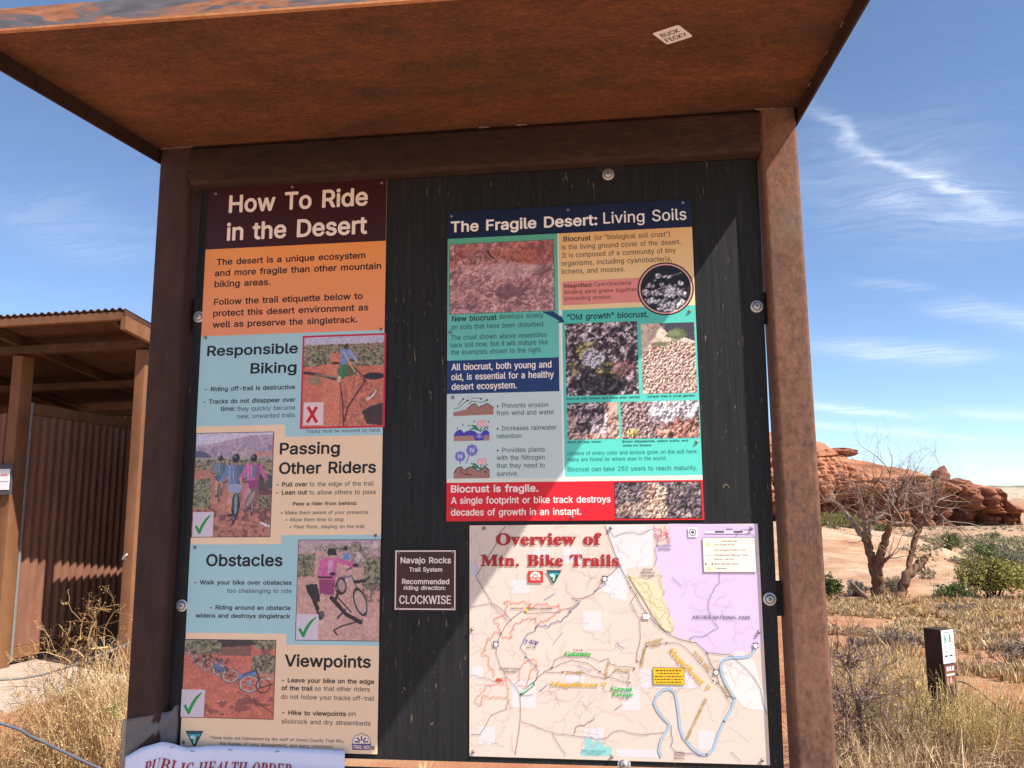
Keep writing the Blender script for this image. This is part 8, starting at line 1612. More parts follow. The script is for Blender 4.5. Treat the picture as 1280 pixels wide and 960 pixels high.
f_ = MB(); f_.add([(x, y+o, rz(y)+z) for o in (-.0055, .0045) for (x, y), z in ((a0, -.041), (a1, -.041), (a1, -.0362), (a0, -.0362))], [(0, 1, 2, 3), (7, 6, 5, 4), (0, 4, 5, 1), (1, 5, 6, 2), (2, 6, 7, 3), (3, 7, 4, 0)]); f_.build('fascia_lip', M['edge_rust'], roof)
rr = random.Random(8)
def weld(a, b, n, r):
    w_ = MB(); a, b = Vector(a), Vector(b); pts = [a+(b-a)*(i/n)+Vector((rr.uniform(-1, 1), rr.uniform(-1, 1), rr.uniform(-1, 1)))*r*.3 for i in range(n+1)]
    w_.tube(pts, [r*rr.uniform(.6, 1.2) for _ in pts], 6); kp(w_, 'weld_bead', M['weld'])
weld((PL0+.004, -.041, 2.7105), (PL1+.01, -.041, 2.711), 16, .0035); weld((PR0-.012, -.041, 2.711), (PR0+.04, -.041, 2.7105), 10, .0035)
weld((PL1+.001, -.036, 2.70), (PL1+.001, -.038, 2.605), 14, .0022); weld((PL1+.001, -.036, 2.60), (PL1+.001, .0, 2.588), 8, .0022); weld((PR0-.001, -.036, 2.70), (PR0-.001, -.038, 2.605), 14, .002)
for xw in (-.27, .47-.85): weld((xw, -.041, 2.7105), (xw+.03, -.041, 2.711), 6, .003)
for yw in (-.18, -.36, -.5): weld((XR-.001, yw, rz(yw)-.001), (XR-.001, yw-.022, rz(yw-.022)-.001), 5, .003)
# board, its tabs and bolts
mb = MB(); mb.add([(x, y, z) for y in (.0035, .022) for x, z in ((-1.2695, .954), (.389, .957), (.4065, 2.584), (-1.2485, 2.586))], [(0, 1, 2, 3), (7, 6, 5, 4), (0, 4, 5, 1), (1, 5, 6, 2), (2, 6, 7, 3), (3, 7, 4, 0)])
kp(mb, 'notice_board', M['ply'])
for x, z, sx, sz in ((.402, 2.157, .018, .045), (.395, 1.378, .03, .045), (-1.256, 2.2, .02, .05), (-1.258, 1.36, .014, .05), (-.859, 2.592, .045, .012), (-.006, 2.59, .04, .02)):
    mb = MB(); mb.bevbox(x-sx, .0015 if abs(sx) > .035 else .023, z-sz, x+sx, .0030 if abs(sx) > .035 else .029, z+sz, .0006); kp(mb, 'bracket', M['blacksteel'])
for x, z in ((-.011, 2.562), (.383, 2.157), (.376, 1.378), (-1.236, 2.189), (-1.241, 1.351), (-.01, .962)):
    mb = MB(); mb.tube([(x, .0032, z), (x, .0012, z), (x, .0004, z)], [.0172, .0172, .0155], 24); mb.tube([(x, -.0006, z), (x, -.0040, z), (x, -.0052, z)], [.0098, .0098, .0075], 20); mb.m = 1; mb.tube([(x, .0006, z), (x, -.0004, z)], [.0125, .0125], 20); mb.tube([(x, -.0050, z), (x, -.0055, z)], [.005, .005], 6); kp(mb, 'bolt', [M['zinc'], M['screw']])
# ------------------------------------------------------------------ steel shelter to the left: local axes u (right), v (back), origin under the camera
HV = Vector((math.sin(rad(3.8)), math.cos(rad(3.8)), 0)); HU = Vector((HV.y, -HV.x, 0))
HM = Matrix(((HU.x, HV.x, 0, CAM.x), (HU.y, HV.y, 0, CAM.y), (0, 0, 1, 0), (0, 0, 0, 1)))
hut = tag(empty('trail_shelter', HM @ Vector((-6.3, 9.3, 0))), 'open rusty steel shelter with a corrugated shed roof, left of the kiosk', 'shelter')
def hp(mb, name, m, parent=None):
    o = mb.build(name, m, parent or hut); o.location = -Vector(hut.location) if parent is None else (0, 0, 0); return o
def hb(mb, u0, v0, z0, u1, v1, z1, b=.006): return mb.bevbox(u0, v0, z0, u1, v1, z1, b, HM)
def roofz(v): return 3.655-.122*(v-7.25)
for u0, v0 in ((-5.632, 7.8), (-7.152, 7.8), (-8.67, 7.8), (-5.632, 10.6), (-7.152, 10.6)):
    mb = MB(); mb.rrtube(u0, v0, u0+.125, v0+.125 if v0 > 8 else v0+.19 if u0 < -7 and u0 > -8 else v0+.125, -.2, roofz(v0+.2)-.20, .012, 3, 'z', HM); hp(mb, 'post', M['hutsteel'])
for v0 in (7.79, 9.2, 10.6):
    mb = MB(); zt = roofz(v0)-.115; mb.bevbox(-14, v0, zt-.085, -5.50, v0+.13, zt, .004, HM); hp(mb, 'beam', M['hutbeam_shade'])
def sloped(mb, u0, u1, v0, v1, dz0, dz1):
    q = [(u, v, roofz(v)+dz) for dz in (dz0, dz1) for u, v in ((u0, v0), (u1, v0), (u1, v1), (u0, v1))]
    return mb.add([HM @ Vector(x) for x in q], [(3, 2, 1, 0), (4, 5, 6, 7), (0, 1, 5, 4), (1, 2, 6, 5), (2, 3, 7, 6), (3, 0, 4, 7)])
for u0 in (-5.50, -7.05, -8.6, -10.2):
    mb = MB(); sloped(mb, u0-.07, u0, 7.30, 11.0, -.113, -.05); hp(mb, 'rafter', M['hutbeam_shade'])
# roof sheet
UR = -5.375; nu = 640; us = np.linspace(-14, UR, nu); vs2 = np.array([7.235, 11.2]); hgt = .014*np.sin((us-UR)*2*math.pi/.0815)
V = []; Fq = []
for v in vs2:
    for a, u in enumerate(us): V.append(HM @ Vector((u, v, roofz(v)+.012+hgt[a])))
for v in vs2:
    for a, u in enumerate(us): V.append(HM @ Vector((u, v, roofz(v)+.009+hgt[a])))
for a in range(nu-1): Fq += [(a, a+1, nu+a+1, nu+a), (2*nu+a, 3*nu+a, 3*nu+a+1, 2*nu+a+1), (a, 2*nu+a, 2*nu+a+1, a+1)]
rf = np_mesh('roof', np.array(V), np.array(Fq), None, M['hutroof'], hut, True); rf.location = -Vector(hut.location)
mb = MB(); hb(mb, -14, 7.245, 3.56, -5.40, 7.262, 3.642, .003); hb(mb, -14, 7.262, 3.56, -5.40, 7.31, 3.572, .003); hp(mb, 'fascia', M['hutsteel'])
mb = MB(); sloped(mb, -5.415, -5.36, 7.24, 11.1, -.20, -.062); hp(mb, 'gable_beam', M['hutsteel'])
mb = MB(); sloped(mb, -5.385, -5.372, 7.24, 11.1, -.055, -.002); hp(mb, 'edge_angle', M['hutroof'])
def corrugated(name, plane, along0, along1, z0, z1, axis, m, pitch=.125, amp=.019, parent=None):
    n_ = int((along1-along0)/pitch*8)+1; s_ = np.linspace(along0, along1, n_); w = amp*np.clip(1.6*np.sin((s_-along0)*2*math.pi/pitch), -1, 1); V = []; Fq = []
    for z in (z0, z1):
        for a in range(n_): V.append(HM @ Vector((plane+w[a], s_[a], z) if axis == 'v' else (s_[a], plane+w[a], z)))
    for z in (z0, z1):
        for a in range(n_): V.append(HM @ Vector((plane+w[a]-.003, s_[a], z) if axis == 'v' else (s_[a], plane+w[a]+.003, z)))
    for a in range(n_-1): Fq += [(a, a+1, n_+a+1, n_+a), (2*n_+a, 3*n_+a, 3*n_+a+1, 2*n_+a+1)]
    return np_mesh(name, np.array(V), np.array(Fq), None, m, parent)
def screen(u, v0, v1):
    w = corrugated('screen_wall', u, v0, v1, .22, 2.742, 'v', M['hutrib'], parent=hut); w.location = -Vector(hut.location)
    mb = MB(); hb(mb, u-.03, v0, .10, u+.03, v1, .215, .004); mb.build('rail', M['hutsteel'], w); mb = MB(); hb(mb, u-.03, v0, 2.748, u+.03, v1, 2.87, .004); mb.build('rail', M['hutsteel'], w)
    return w
w1 = screen(-7.057-.035, 8.03, 10.6); w2 = screen(-5.57, 7.945, 10.55)
mb = MB(); hb(mb, -7.1, 7.995, .08, -7.03, 8.026, 2.87, .003); hp(mb, 'corner_trim', M['galv'])
fw_ = corrugated('front_panel', 7.92, -8.5, -7.17, .22, 2.742, 'u', M['hutrib'], parent=hut); fw_.location = -Vector(hut.location)
bw = corrugated('back_panel', 10.66, -14, -5.5, .22, 3.05, 'u', M['hutrib'], parent=hut); bw.location = -Vector(hut.location)
# latch and chain hook on the near post
mb = MB(); q0 = HM @ Vector((-5.56, 7.80, 1.2)); mb.tube([HM @ Vector((-5.60, 7.798, 1.17)), HM @ Vector((-5.60, 7.76, 1.175)), HM @ Vector((-5.575, 7.745, 1.2)), HM @ Vector((-5.54, 7.75, 1.225))], .011, 8); hp(mb, 'chain_hook', M['zinc'])
# notice on the second post
sg = tag(empty('shelter_notice', HM @ Vector((-7.2, 7.76, 1.86))), 'white notice in a dark grey frame fixed to the shelter post', 'notice')
def sp2(mb, name, m): o = mb.build(name, m, sg); o.location = -Vector(sg.location); return o
mb = MB(); hb(mb, -7.33, 7.755, 1.845, -6.99, 7.775, 2.165, .003); sp2(mb, 'frame', M['greyframe'])
mb = MB(); hb(mb, -7.31, 7.748, 1.895, -7.012, 7.7545, 2.118, .001); sp2(mb, 'sheet', M['white'])
mb = MB(); mb.col = hexl('b0b0b4'); hb(mb, -7.31, 7.745, 1.985, -7.012, 7.7475, 1.990, .0003)
mb.col = hexl('c8606a')
for k_ in range(5): hb(mb, -7.12+k_*.017, 7.745, 2.045+.004*(k_ % 2), -7.108+k_*.017, 7.7475, 2.062, .0003)
o = mb.build('print', M['print'], sg, True); o.location = -Vector(sg.location)
# plastic chain looped on the post
ch = tag(empty('plastic_chain', HM @ Vector((-7.09, 7.74, .9))), 'white plastic chain with red links hanging from the shelter post', 'chain')
mb = MB()
for k_ in range(12):
    z = 1.27-.058*k_; u = -7.125+.028*math.sin(k_*.35); c = Vector((u, 7.735, z)); ring_ = []
    for a in range(13):
        th = 2*math.pi*a/12; dx, dz = .021*math.cos(th), .038*math.sin(th); ring_.append(HM @ (c+(Vector((dx, 0, dz)) if k_ % 2 else Vector((dx*.35, dx*.9, dz)))))
    mb.col = (.6, .05, .04, 1) if k_ in (7, 9) else (.75, .73, .7, 1); mb.tube(ring_, .0055, 5, False)
o = mb.build('links', M['print'], ch, True); o.location = -Vector(ch.location)
# concrete apron
mb = MB(); q = [gnd(-420, 905), gnd(40, 893), gnd(112, 858), gnd(180, 800), gnd(-200, 770), gnd(-700, 830)]
q = [HM @ Vector((-11.5, 6.3, 0)), gnd(4, 893), gnd(70, 873), HM @ Vector((-5.1, 7.6, 0)), HM @ Vector((-5.1, 11.5, 0)), HM @ Vector((-11.5, 11.5, 0))]
mb.add([(p_.x, p_.y, .035) for p_ in q]+[(p_.x, p_.y, -.15) for p_ in q], [tuple(range(6))]+[(i, (i+1) % 6, 6+(i+1) % 6, 6+i)[::-1] for i in range(6)]); o = mb.build('concrete_apron', M['concrete']); o['kind'] = 'structure'
# ------------------------------------------------------------------ posters and signs on the board
ride = poster('ride', 'trail_etiquette_poster', 'tall narrow poster headed How To Ride in the Desert, left on the board', 'poster')
soil_p = poster('soil', 'living_soils_poster', 'teal and orange poster about fragile desert soil crust with a red bottom band', 'poster')
nav = poster('rocks', 'direction_sign', 'small brown sign with white border telling riders to go clockwise', 'sign', .002, .003)
mapp = poster('map', 'trail_map', 'large tan and lilac trail map with red serif title, lowest on the board', 'map')

# sticker under the roof
e1 = Vector((.057, -.031, -.031*SL)); e2 = Vector((.037, .061, .061*SL)); o3 = Vector((.097, -.531, 2.6648))
o3.z = rz(o3.y)+.0014
xw = e1.length; zw = e2.length; xa = e1.normalized(); za = -(e2-xa*e2.dot(xa)).normalized(); ya = za.cross(xa)
sk = tag(empty('sticker'), 'small white sticker with two words stuck under the kiosk roof', 'sticker')
sk.matrix_world = Matrix(((xa.x, ya.x, za.x, o3.x), (xa.y, ya.y, za.y, o3.y), (xa.z, ya.z, za.z, o3.z), (0, 0, 0, 1)))
shr = e2.dot(xa); zh = (e2-xa*shr).length
def skp(u, v): return (u*xw+v*shr, -v*zh)
sh = Sheet(0.0); cpts = []
for (cx_, cy_), a0 in (((.9, .1), -90), ((.9, .9), 0), ((.1, .9), 90), ((.1, .1), 180)):
    for k in range(5): a = rad(a0+22.5*k); cpts.append(skp(cx_+.1*math.cos(a), cy_+.1*math.sin(a)))
sh.poly(sh.bl, cpts, hexl('efe2dc'))
def sktext(txt, v, u0, u1):
    tmp = Sheet(0.0); tmp.layer = 6; x, z = skp(u0, v); tmp.text(tmp.tx, 'B', txt, x, z, (u1-u0)*xw, .26*zh, 0, hexl('1a1416')); sh.tx.add(tmp.tx.v, tmp.tx.f, tmp.tx.c)
sktext('BUCK', .46, .14, .82); sktext('FECKY', .84, .10, .90)
sh.bl.build('sheet', M['print'], sk, True); sh.tx.build('lettering', M['print'], sk, True)

# public health paper in a plastic sleeve wrapped over the left post
m_, t_, b_ = mat('plastic covered paper', (.70, .74, .93, 1), .22, 0, .5); M['paper'] = m_  # white sheet; the blue in its base colour stands in for reflected sky
bump(t_, b_, noise(t_, coords(t_, 'Object', (1, 1, .6)), 16, 4, .6, .8), .012, .35)
pp = tag(empty('health_notice', (-1.04, -.06, .7)), 'white plastic covered notice with red heading taped to the foot of the board', 'notice')
topx = [-1.352, -1.30, -1.243, -1.222, -1.19, -1.146, -1.112, -1.0, -.88, -.80, -.752]; topz = [.957, .985, 1.001, .993, .979, .9815, .9835, .982, .981, .980, .9795]; topy = [-.052, -.064, -.060, -.045, -.030, -.022, -.016, -.011, -.011, -.012, -.016]
def paper_pt(u, v):
    x = -1.352+u*.6; zt = np.interp(x, topx, topz); y = np.interp(x, topx, topy)
    x2 = x+(.004*math.sin(v*9+1) if u > .97 else 0)-.008*v*(1-u)
    return Vector((x2, y-.008*v-.006*math.sin(v*3+u*2.0)*v-.003*math.sin(u*17+v*5)*min(1, v*3), zt-v*.62))
def grid(name, f, nu, nv, m, parent, off, sm=True):
    V = [f(i/(nu-1), j/(nv-1)) for j in range(nv) for i in range(nu)]; F = [(j*nu+i, (j+1)*nu+i, (j+1)*nu+i+1, j*nu+i+1) for j in range(nv-1) for i in range(nu-1)]
    o = np_mesh(name, np.array(V), np.array(F), None, m, parent, sm); o.location = -off; return o
pg = grid('sheet', paper_pt, 70, 40, M['paper'], pp, pp.location); md = pg.modifiers.new('thickness', 'SOLIDIFY'); md.thickness = .0012; md.offset = -1
V, Fx = text_mesh('I', 'PUBLIC HEALTH ORDER'); x0_ = min(a for a, b in V); x1_ = max(a for a, b in V)
lt = MB(); lt.col = hexl('9c1630'); out = []
for a, b in V:
    u = .105+(a-x0_)/(x1_-x0_)*.655; v = (.075-b/.67*.052)/.62; q = paper_pt(u, max(v, 0)); out.append(q+Vector((0, -.0022, 0)))
lt.add(out, Fx); o = lt.build('lettering', M['print'], pp, True); o.location = -pp.location
for u in (.215, .30, .47, .69):
    mb = MB(); q = paper_pt(u, .016); mb.tube([q+Vector((-.006, -.0025, -.002*math.sin(u*40))), q+Vector((.006, -.0025, .002*math.sin(u*40)))], .0009, 5); o = mb.build('staple', M['screw'], pp); o.location = -pp.location
m_, t_, b_ = mat('clear packing tape', (.20, .19, .20, 1), .28, 0, .6); b_.inputs['Alpha'].default_value = .5; M['tape'] = m_
bump(t_, b_, noise(t_, coords(t_, 'Object'), 26, 4, .6, 1), .01, .6)
def tape_pt(u, v):
    x = -1.372+u*.14; y = -.0425-.004*math.sin(u*5+v*3) if x < PL1-.012 else -.0425+(x-PL1+.012)*.9
    return Vector((x, y-.002*math.sin(v*14+u*6), 1.052+.02*u-.14*v+(.012 if u > .9 else 0)*(1-v)))
tp = grid('tape', tape_pt, 30, 16, M['tape'], pp, pp.location); md = tp.modifiers.new('thickness', 'SOLIDIFY'); md.thickness = .0006

# ------------------------------------------------------------------ trail marker post
c = CAM+Vector((ray(1172, 790).x, ray(1172, 790).y, 0)).normalized()*6.35
mk = tag(empty('trail_marker_post', (c.x, c.y, 0)), 'short brown square trail marker post carrying two small plates', 'marker post')
view = Vector((c.x-CAM.x, c.y-CAM.y, 0)).normalized(); vr = Vector((view.y, -view.x, 0)); th = rad(33)
fx = (vr*math.cos(th)+view*(-math.sin(th)) ).normalized(); fx = (vr*math.cos(th)-view*-math.sin(th)).normalized()
# local frame: x along the sunlit right face's normal
nR = (vr*math.cos(th)-view*math.sin(th)).normalized(); nL = (-vr*math.sin(th)-view*math.cos(th)).normalized()
MM = Matrix(((nR.x, nL.x, 0, c.x), (nR.y, nL.y, 0, c.y), (0, 0, 1, 0), (0, 0, 0, 1)))
ztop = at(1165, 782, (c-CAM).dot(_fw)).z
def mp_(mb, n_, m): o = mb.build(n_, m, mk); o.location = -Vector(mk.location); return o
hw = .062
mb = MB(); mb.bevbox(-hw, -hw, -.1, hw, hw, ztop, .004, MM); mp_(mb, 'post', simple('dark brown stained wood', (.035, .018, .012, 1), (.06, .03, .018, 1), 14, .85))
def plate(z0, z1, colr, y0=-.058, y1=.058, nm='plate'):
    mb = MB(); mb.bevbox(hw+.0005, y0, z0, hw+.004, y1, z1, .001, MM); return mp_(mb, nm, colr)
plate(ztop-.215, ztop-.006, M['white'], -.068, .064); plate(ztop-.355, ztop-.225, simple('brown plate', (.16, .06, .04, 1), (.2, .08, .05, 1), 9, .5))
mk_p = MB()
def mark(y0, z0, y1, z1, colr): mk_p.col = hexl(colr); mk_p.box(hw+.0045, y0, ztop+z0, hw+.0052, y1, ztop+z1, MM)
mark(-.05, -.022, .045, -.018, '70757c')
def figure(y, z, colr, h): mark(y-.008, z-h*.55, y+.008, z-h*.2, colr); mark(y-.005, z-h*.16, y+.005, z, colr); mark(y-.010, z-h, y-.003, z-h*.5, colr); mark(y+.002, z-h, y+.010, z-h*.5, colr)
figure(.03, -.035, '49a690', .05); figure(-.022, -.03, 'c23a4a', .055)
for yy, zz in ((.03, -.10), (-.022, -.093)):
    for k_ in range(3): mark(yy-.013, zz-k_*.017, yy+.013, zz-.008-k_*.017, '9a9ea4')
for yy in (.03, -.022): mark(yy-.016, -.172, yy+.016, -.163, '2c2c30')
mark(-.05, -.198, .045, -.194, 'a0a4a8')
for yy in (-.03, 0, .03): mark(yy-.010, -.262, yy+.010, -.235, 'e8dcd6')
mark(-.045, -.292, .045, -.279, 'e4d2cc'); figure(.0, -.3, 'e0b8b0', .04); figure(.035, -.3, 'c88a84', .04)
o = mk_p.build('print', M['print'], mk, True); o.location = -Vector(mk.location)

# ------------------------------------------------------------------ cables
def cable(name, pts, r, m, label, cat='cable'):
    P_ = []
    for k in range(len(pts)-1):
        a = Vector(pts[max(k-1, 0)]); b = Vector(pts[k]); c_ = Vector(pts[k+1]); d_ = Vector(pts[min(k+2, len(pts)-1)])
        for s in range(6):
            t = s/6; P_.append(.5*((2*b)+(-a+c_)*t+(2*a-5*b+4*c_-d_)*t*t+(-a+3*b-3*c_+d_)*t**3))
    P_.append(Vector(pts[-1])); mb = MB(); mb.tube(P_, r, 8); return tag(mb.build(name, m), label, cat)
cable('fence_cable', [at(-260, 858, 5.2), at(-60, 853, 5.3), at(0, 850, 5.35), at(45, 845, 5.4), at(90, 832, 5.45), at(130, 817, 5.5), at(175, 799, 5.55), at(230, 777, 5.6)], .0075, M['cable'], 'grey cable strung behind the dry bush in front of the shelter')
cable('fence_rope', [at(-200, 850, 3.3), at(0, 904, 3.5), at(40, 921, 3.55), at(80, 940, 3.6), at(130, 963, 3.65), at(200, 992, 3.7)], .0062, M['bluerope'], 'dark blue rope sloping across the dry bush at lower left', 'rope')
q0 = MM @ Vector((hw, -.02, ztop-.345))
cable('guide_cable', [q0, at(1205, 853, 6.1), at(1232, 871, 5.8), at(1262, 898, 5.4), at(1290, 922, 5.0), at(1400, 1010, 4.2)], .0055, M['blacksteel'], 'thin dark cable running from the trail marker post to lower right')
# ------------------------------------------------------------------ plants
class Segs:
    """straight tapering twigs gathered into one mesh"""
    def __init__(s): s.a = []; s.b = []; s.ra = []; s.rb = []; s.c = []
    def add(s, a, b, ra, rb, c=(1, 1, 1)): s.a.append(tuple(a)); s.b.append(tuple(b)); s.ra.append(ra); s.rb.append(rb); s.c.append(c[:3])
    def build(s, name, m, parent=None, k=3, off=None, colour=True):
        A = np.array(s.a); B = np.array(s.b); D = B-A; D /= np.linalg.norm(D, axis=1, keepdims=True)+1e-9
        R = np.where(np.abs(D[:, 2:3]) < .9, np.array([[0, 0, 1.]]), np.array([[1., 0, 0]])); X_ = np.cross(D, R); X_ /= np.linalg.norm(X_, axis=1, keepdims=True); Y_ = np.cross(D, X_)
        ra = np.array(s.ra)[:, None]; rb = np.array(s.rb)[:, None]; V = []
        for q, r in ((A, ra), (B, rb)):
            for j in range(k): th = 2*math.pi*j/k; V.append(q+r*(X_*math.cos(th)+Y_*math.sin(th)))
        V = np.stack(V, 1); n = len(A); base = np.arange(n)[:, None]*(2*k)
        F = np.stack([np.concatenate([base+j, base+(j+1) % k, base+k+(j+1) % k, base+k+j], 1) for j in range(k)], 1).reshape(-1, 4)
        cols = np.repeat(np.array(s.c), 2*k, axis=0) if colour else None
        o = np_mesh(name, V.reshape(-1, 3), F, cols, m, parent, k > 3)
        if off is not None: o.location = -Vector(off)
        return o
def leaves(name, P, size, cols, rs, m, parent, off, aspect=.5, up=0.0):
    P = np.asarray(P, float); n = len(P); a = rs.normal(size=(n, 3)); a[:, 2] += up; a /= np.linalg.norm(a, axis=1, keepdims=True); b = np.cross(a, rs.normal(size=(n, 3))); b /= np.linalg.norm(b, axis=1, keepdims=True)
    sz = np.asarray(size).reshape(-1, 1)*rs.uniform(.6, 1.3, (n, 1)); V = np.stack([P-b*sz*aspect*.2, P+a*sz*.5-b*sz*aspect*.5, P+a*sz, P+a*sz*.5+b*sz*aspect*.5], 1).reshape(-1, 3)
    F = np.arange(4*n).reshape(-1, 4); o = np_mesh(name, V, F, np.repeat(cols, 4, axis=0), m, parent)
    if off is not None: o.location = -Vector(off)
    return o
def rv(r): return Vector((r.gauss(0, 1), r.gauss(0, 1), r.gauss(0, 1))).normalized()
def grow(sg, p, d_, L, r0, lev, r, col, bend=.25, n=4, kids=(2, 4), spread=.8, up=.1, tips=None, shrink=.62):
    st = L/n; rad_ = r0
    for k in range(n):
        d_ = (d_+rv(r)*bend+Vector((0, 0, up))).normalized(); q = p+d_*st; r1 = max(r0*(1-(k+1)/n*.65), .0011); sg.add(p, q, rad_, r1, col); p = q; rad_ = r1
        if lev > 0 and k > 0:
            for _ in range(r.randint(*kids) if k == n-1 else r.randint(0, kids[0])):
                dd = (d_+rv(r)*spread).normalized(); grow(sg, p, dd, L*shrink*r.uniform(.6, 1.1), rad_*.62, lev-1, r, col, bend, max(2, n-1), kids, spread, up, tips, shrink)
        if tips is not None and lev == 0: tips.append(tuple(p))
def pal(rs, n, cols, jit=.12):
    c = lin(np.array(cols)/255.0)[rs.randint(0, len(cols), n)]; return np.clip(c*(1+rs.normal(0, jit, (n, 1))), 0, 1)

# dead juniper
def dead_tree():
    D0 = 15.3; r = random.Random(5); B0 = at(1102, 757, D0); root = tag(empty('dead_tree', (B0.x, B0.y, 0)), 'bare dead juniper with twisting brown trunks and a tangle of pale branches', 'tree')
    def L(x, y): return 1030+.1953*x, 620+.1953*y
    off = Vector(root.location)
    def limb(pts, name='trunk', m=M['trunk'], k=9):
        mb = MB(); P_ = []; R_ = []
        for x, y, w_, dd in pts:
            px, py = L(x, y); P_.append(at(px, py, D0+dd)); R_.append(w_*1.15*.1953/1041*D0/2)
        Q = []; QR = []
        for i in range(len(P_)-1):
            for s in range(5):
                t = s/5; Q.append(P_[i].lerp(P_[i+1], t)+rv(r)*R_[i]*.22); QR.append((R_[i]*(1-t)+R_[i+1]*t)*r.uniform(.88, 1.12))
        Q.append(P_[-1]); QR.append(R_[-1]); mb.tube(Q, QR, k); o = mb.build(name, m, root); o.location = -off; return P_
    limb([(345, 740, 90, 0), (350, 690, 78, 0), (340, 580, 66, 0), (325, 470, 58, 0), (300, 390, 48, 0), (285, 320, 46, 0), (265, 270, 44, 0)])
    limb([(345, 500, 44, -.05), (360, 400, 46, -.1), (385, 300, 42, -.15), (410, 220, 36, -.2), (430, 150, 32, -.2), (440, 100, 28, -.2), (470, 40, 20, -.3), (490, -40, 14, -.3), (520, -110, 9, -.4)])
    limb([(480, 690, 62, -.3), (500, 600, 56, -.25), (530, 510, 54, -.2), (590, 455, 46, -.1), (640, 410, 40, 0), (655, 380, 26, 0)])
    limb([(540, 490, 34, -.2), (548, 430, 32, -.1), (575, 310, 32, 0), (605, 220, 30, .1), (640, 140, 26, .2), (690, 60, 20, .3), (735, 0, 14, .4), (770, -60, 8, .5)])
    limbs = [[(268, 275, 40, 0), (220, 220, 32, .2), (185, 170, 26, .3), (140, 110, 22, .4), (100, 60, 18, .5), (60, 35, 12, .5), (5, 25, 6, .6)], [(275, 290, 34, 0), (262, 200, 26, -.2), (255, 120, 22, -.3), (240, 50, 18, -.4), (225, -20, 12, -.5), (205, -80, 7, -.5)], [(285, 280, 26, .1), (290, 200, 20, .1), (305, 120, 17, .1), (315, 40, 14, .2)],
             [(305, 180, 26, .2), (350, 130, 30, .2), (400, 90, 26, .3), (440, 45, 20, .3), (470, 0, 14, .4), (540, -60, 8, .6)], [(440, 130, 16, -.2), (480, 95, 13, -.5), (540, 90, 10, -.7), (600, 70, 6, -.8)], [(430, 80, 16, -.2), (390, 30, 13, -.4), (350, -20, 10, -.5), (300, -70, 6, -.7)], [(600, 230, 16, .1), (560, 180, 12, -.3), (500, 170, 10, -.5), (440, 180, 6, -.6)], [(640, 140, 15, .2), (700, 110, 11, 0), (760, 130, 9, -.2), (800, 170, 5, -.3)], [(690, 60, 14, .3), (640, 20, 11, .5), (600, -40, 8, .6), (580, -90, 5, .7)], [(470, 30, 13, -.3), (440, -40, 10, -.1), (420, -110, 8, 0), (430, -190, 4, 0)],
             [(385, 420, 20, -.1), (410, 395, 16, -.2), (437, 372, 9, -.3)]]
    sg = Segs(); starts = []
    for lb in limbs:
        P_ = limb(lb, 'limb', M['deadwood'], 7)
        for i in range(1, len(P_)): starts.append((P_[i-1], P_[i], lb[i][2]))
    for pts in ([(470, 40), (490, -40), (520, -110)], [(690, 60), (735, 0), (770, -60)], [(640, 140), (690, 60), (735, 0)], [(440, 100), (470, 40), (490, -40)], [(605, 220), (640, 140), (690, 60)]):
        for (x0, y0), (x1, y1) in zip(pts, pts[1:]): starts.append((at(*L(x0, y0), D0+.1), at(*L(x1, y1), D0+.2), 12))
    WC = lin(np.array([(138, 112, 94), (168, 142, 122), (112, 88, 72), (190, 166, 146)])/255.0)
    for a, b, w_ in starts:
        if w_ > 24: continue
        for _ in range(5):
            p = a.lerp(b, r.random()); d_ = ((b-a).normalized()*.5+rv(r)*.9+Vector((0, 0, .25))).normalized()
            grow(sg, p, d_, r.uniform(.35, .8), r.uniform(.006, .012), 2, r, tuple(WC[r.randint(0, 3)]), .32, 4, (1, 3), .9, .05)
    sg.build('twigs', M['straw'], root, 3, off)
    P_ = limb([(160, 540, 14, -.4), (210, 590, 17, -.35), (260, 640, 22, -.25), (310, 690, 28, -.1)], 'broken_limb', M['deadwood'], 7)
dead_tree()

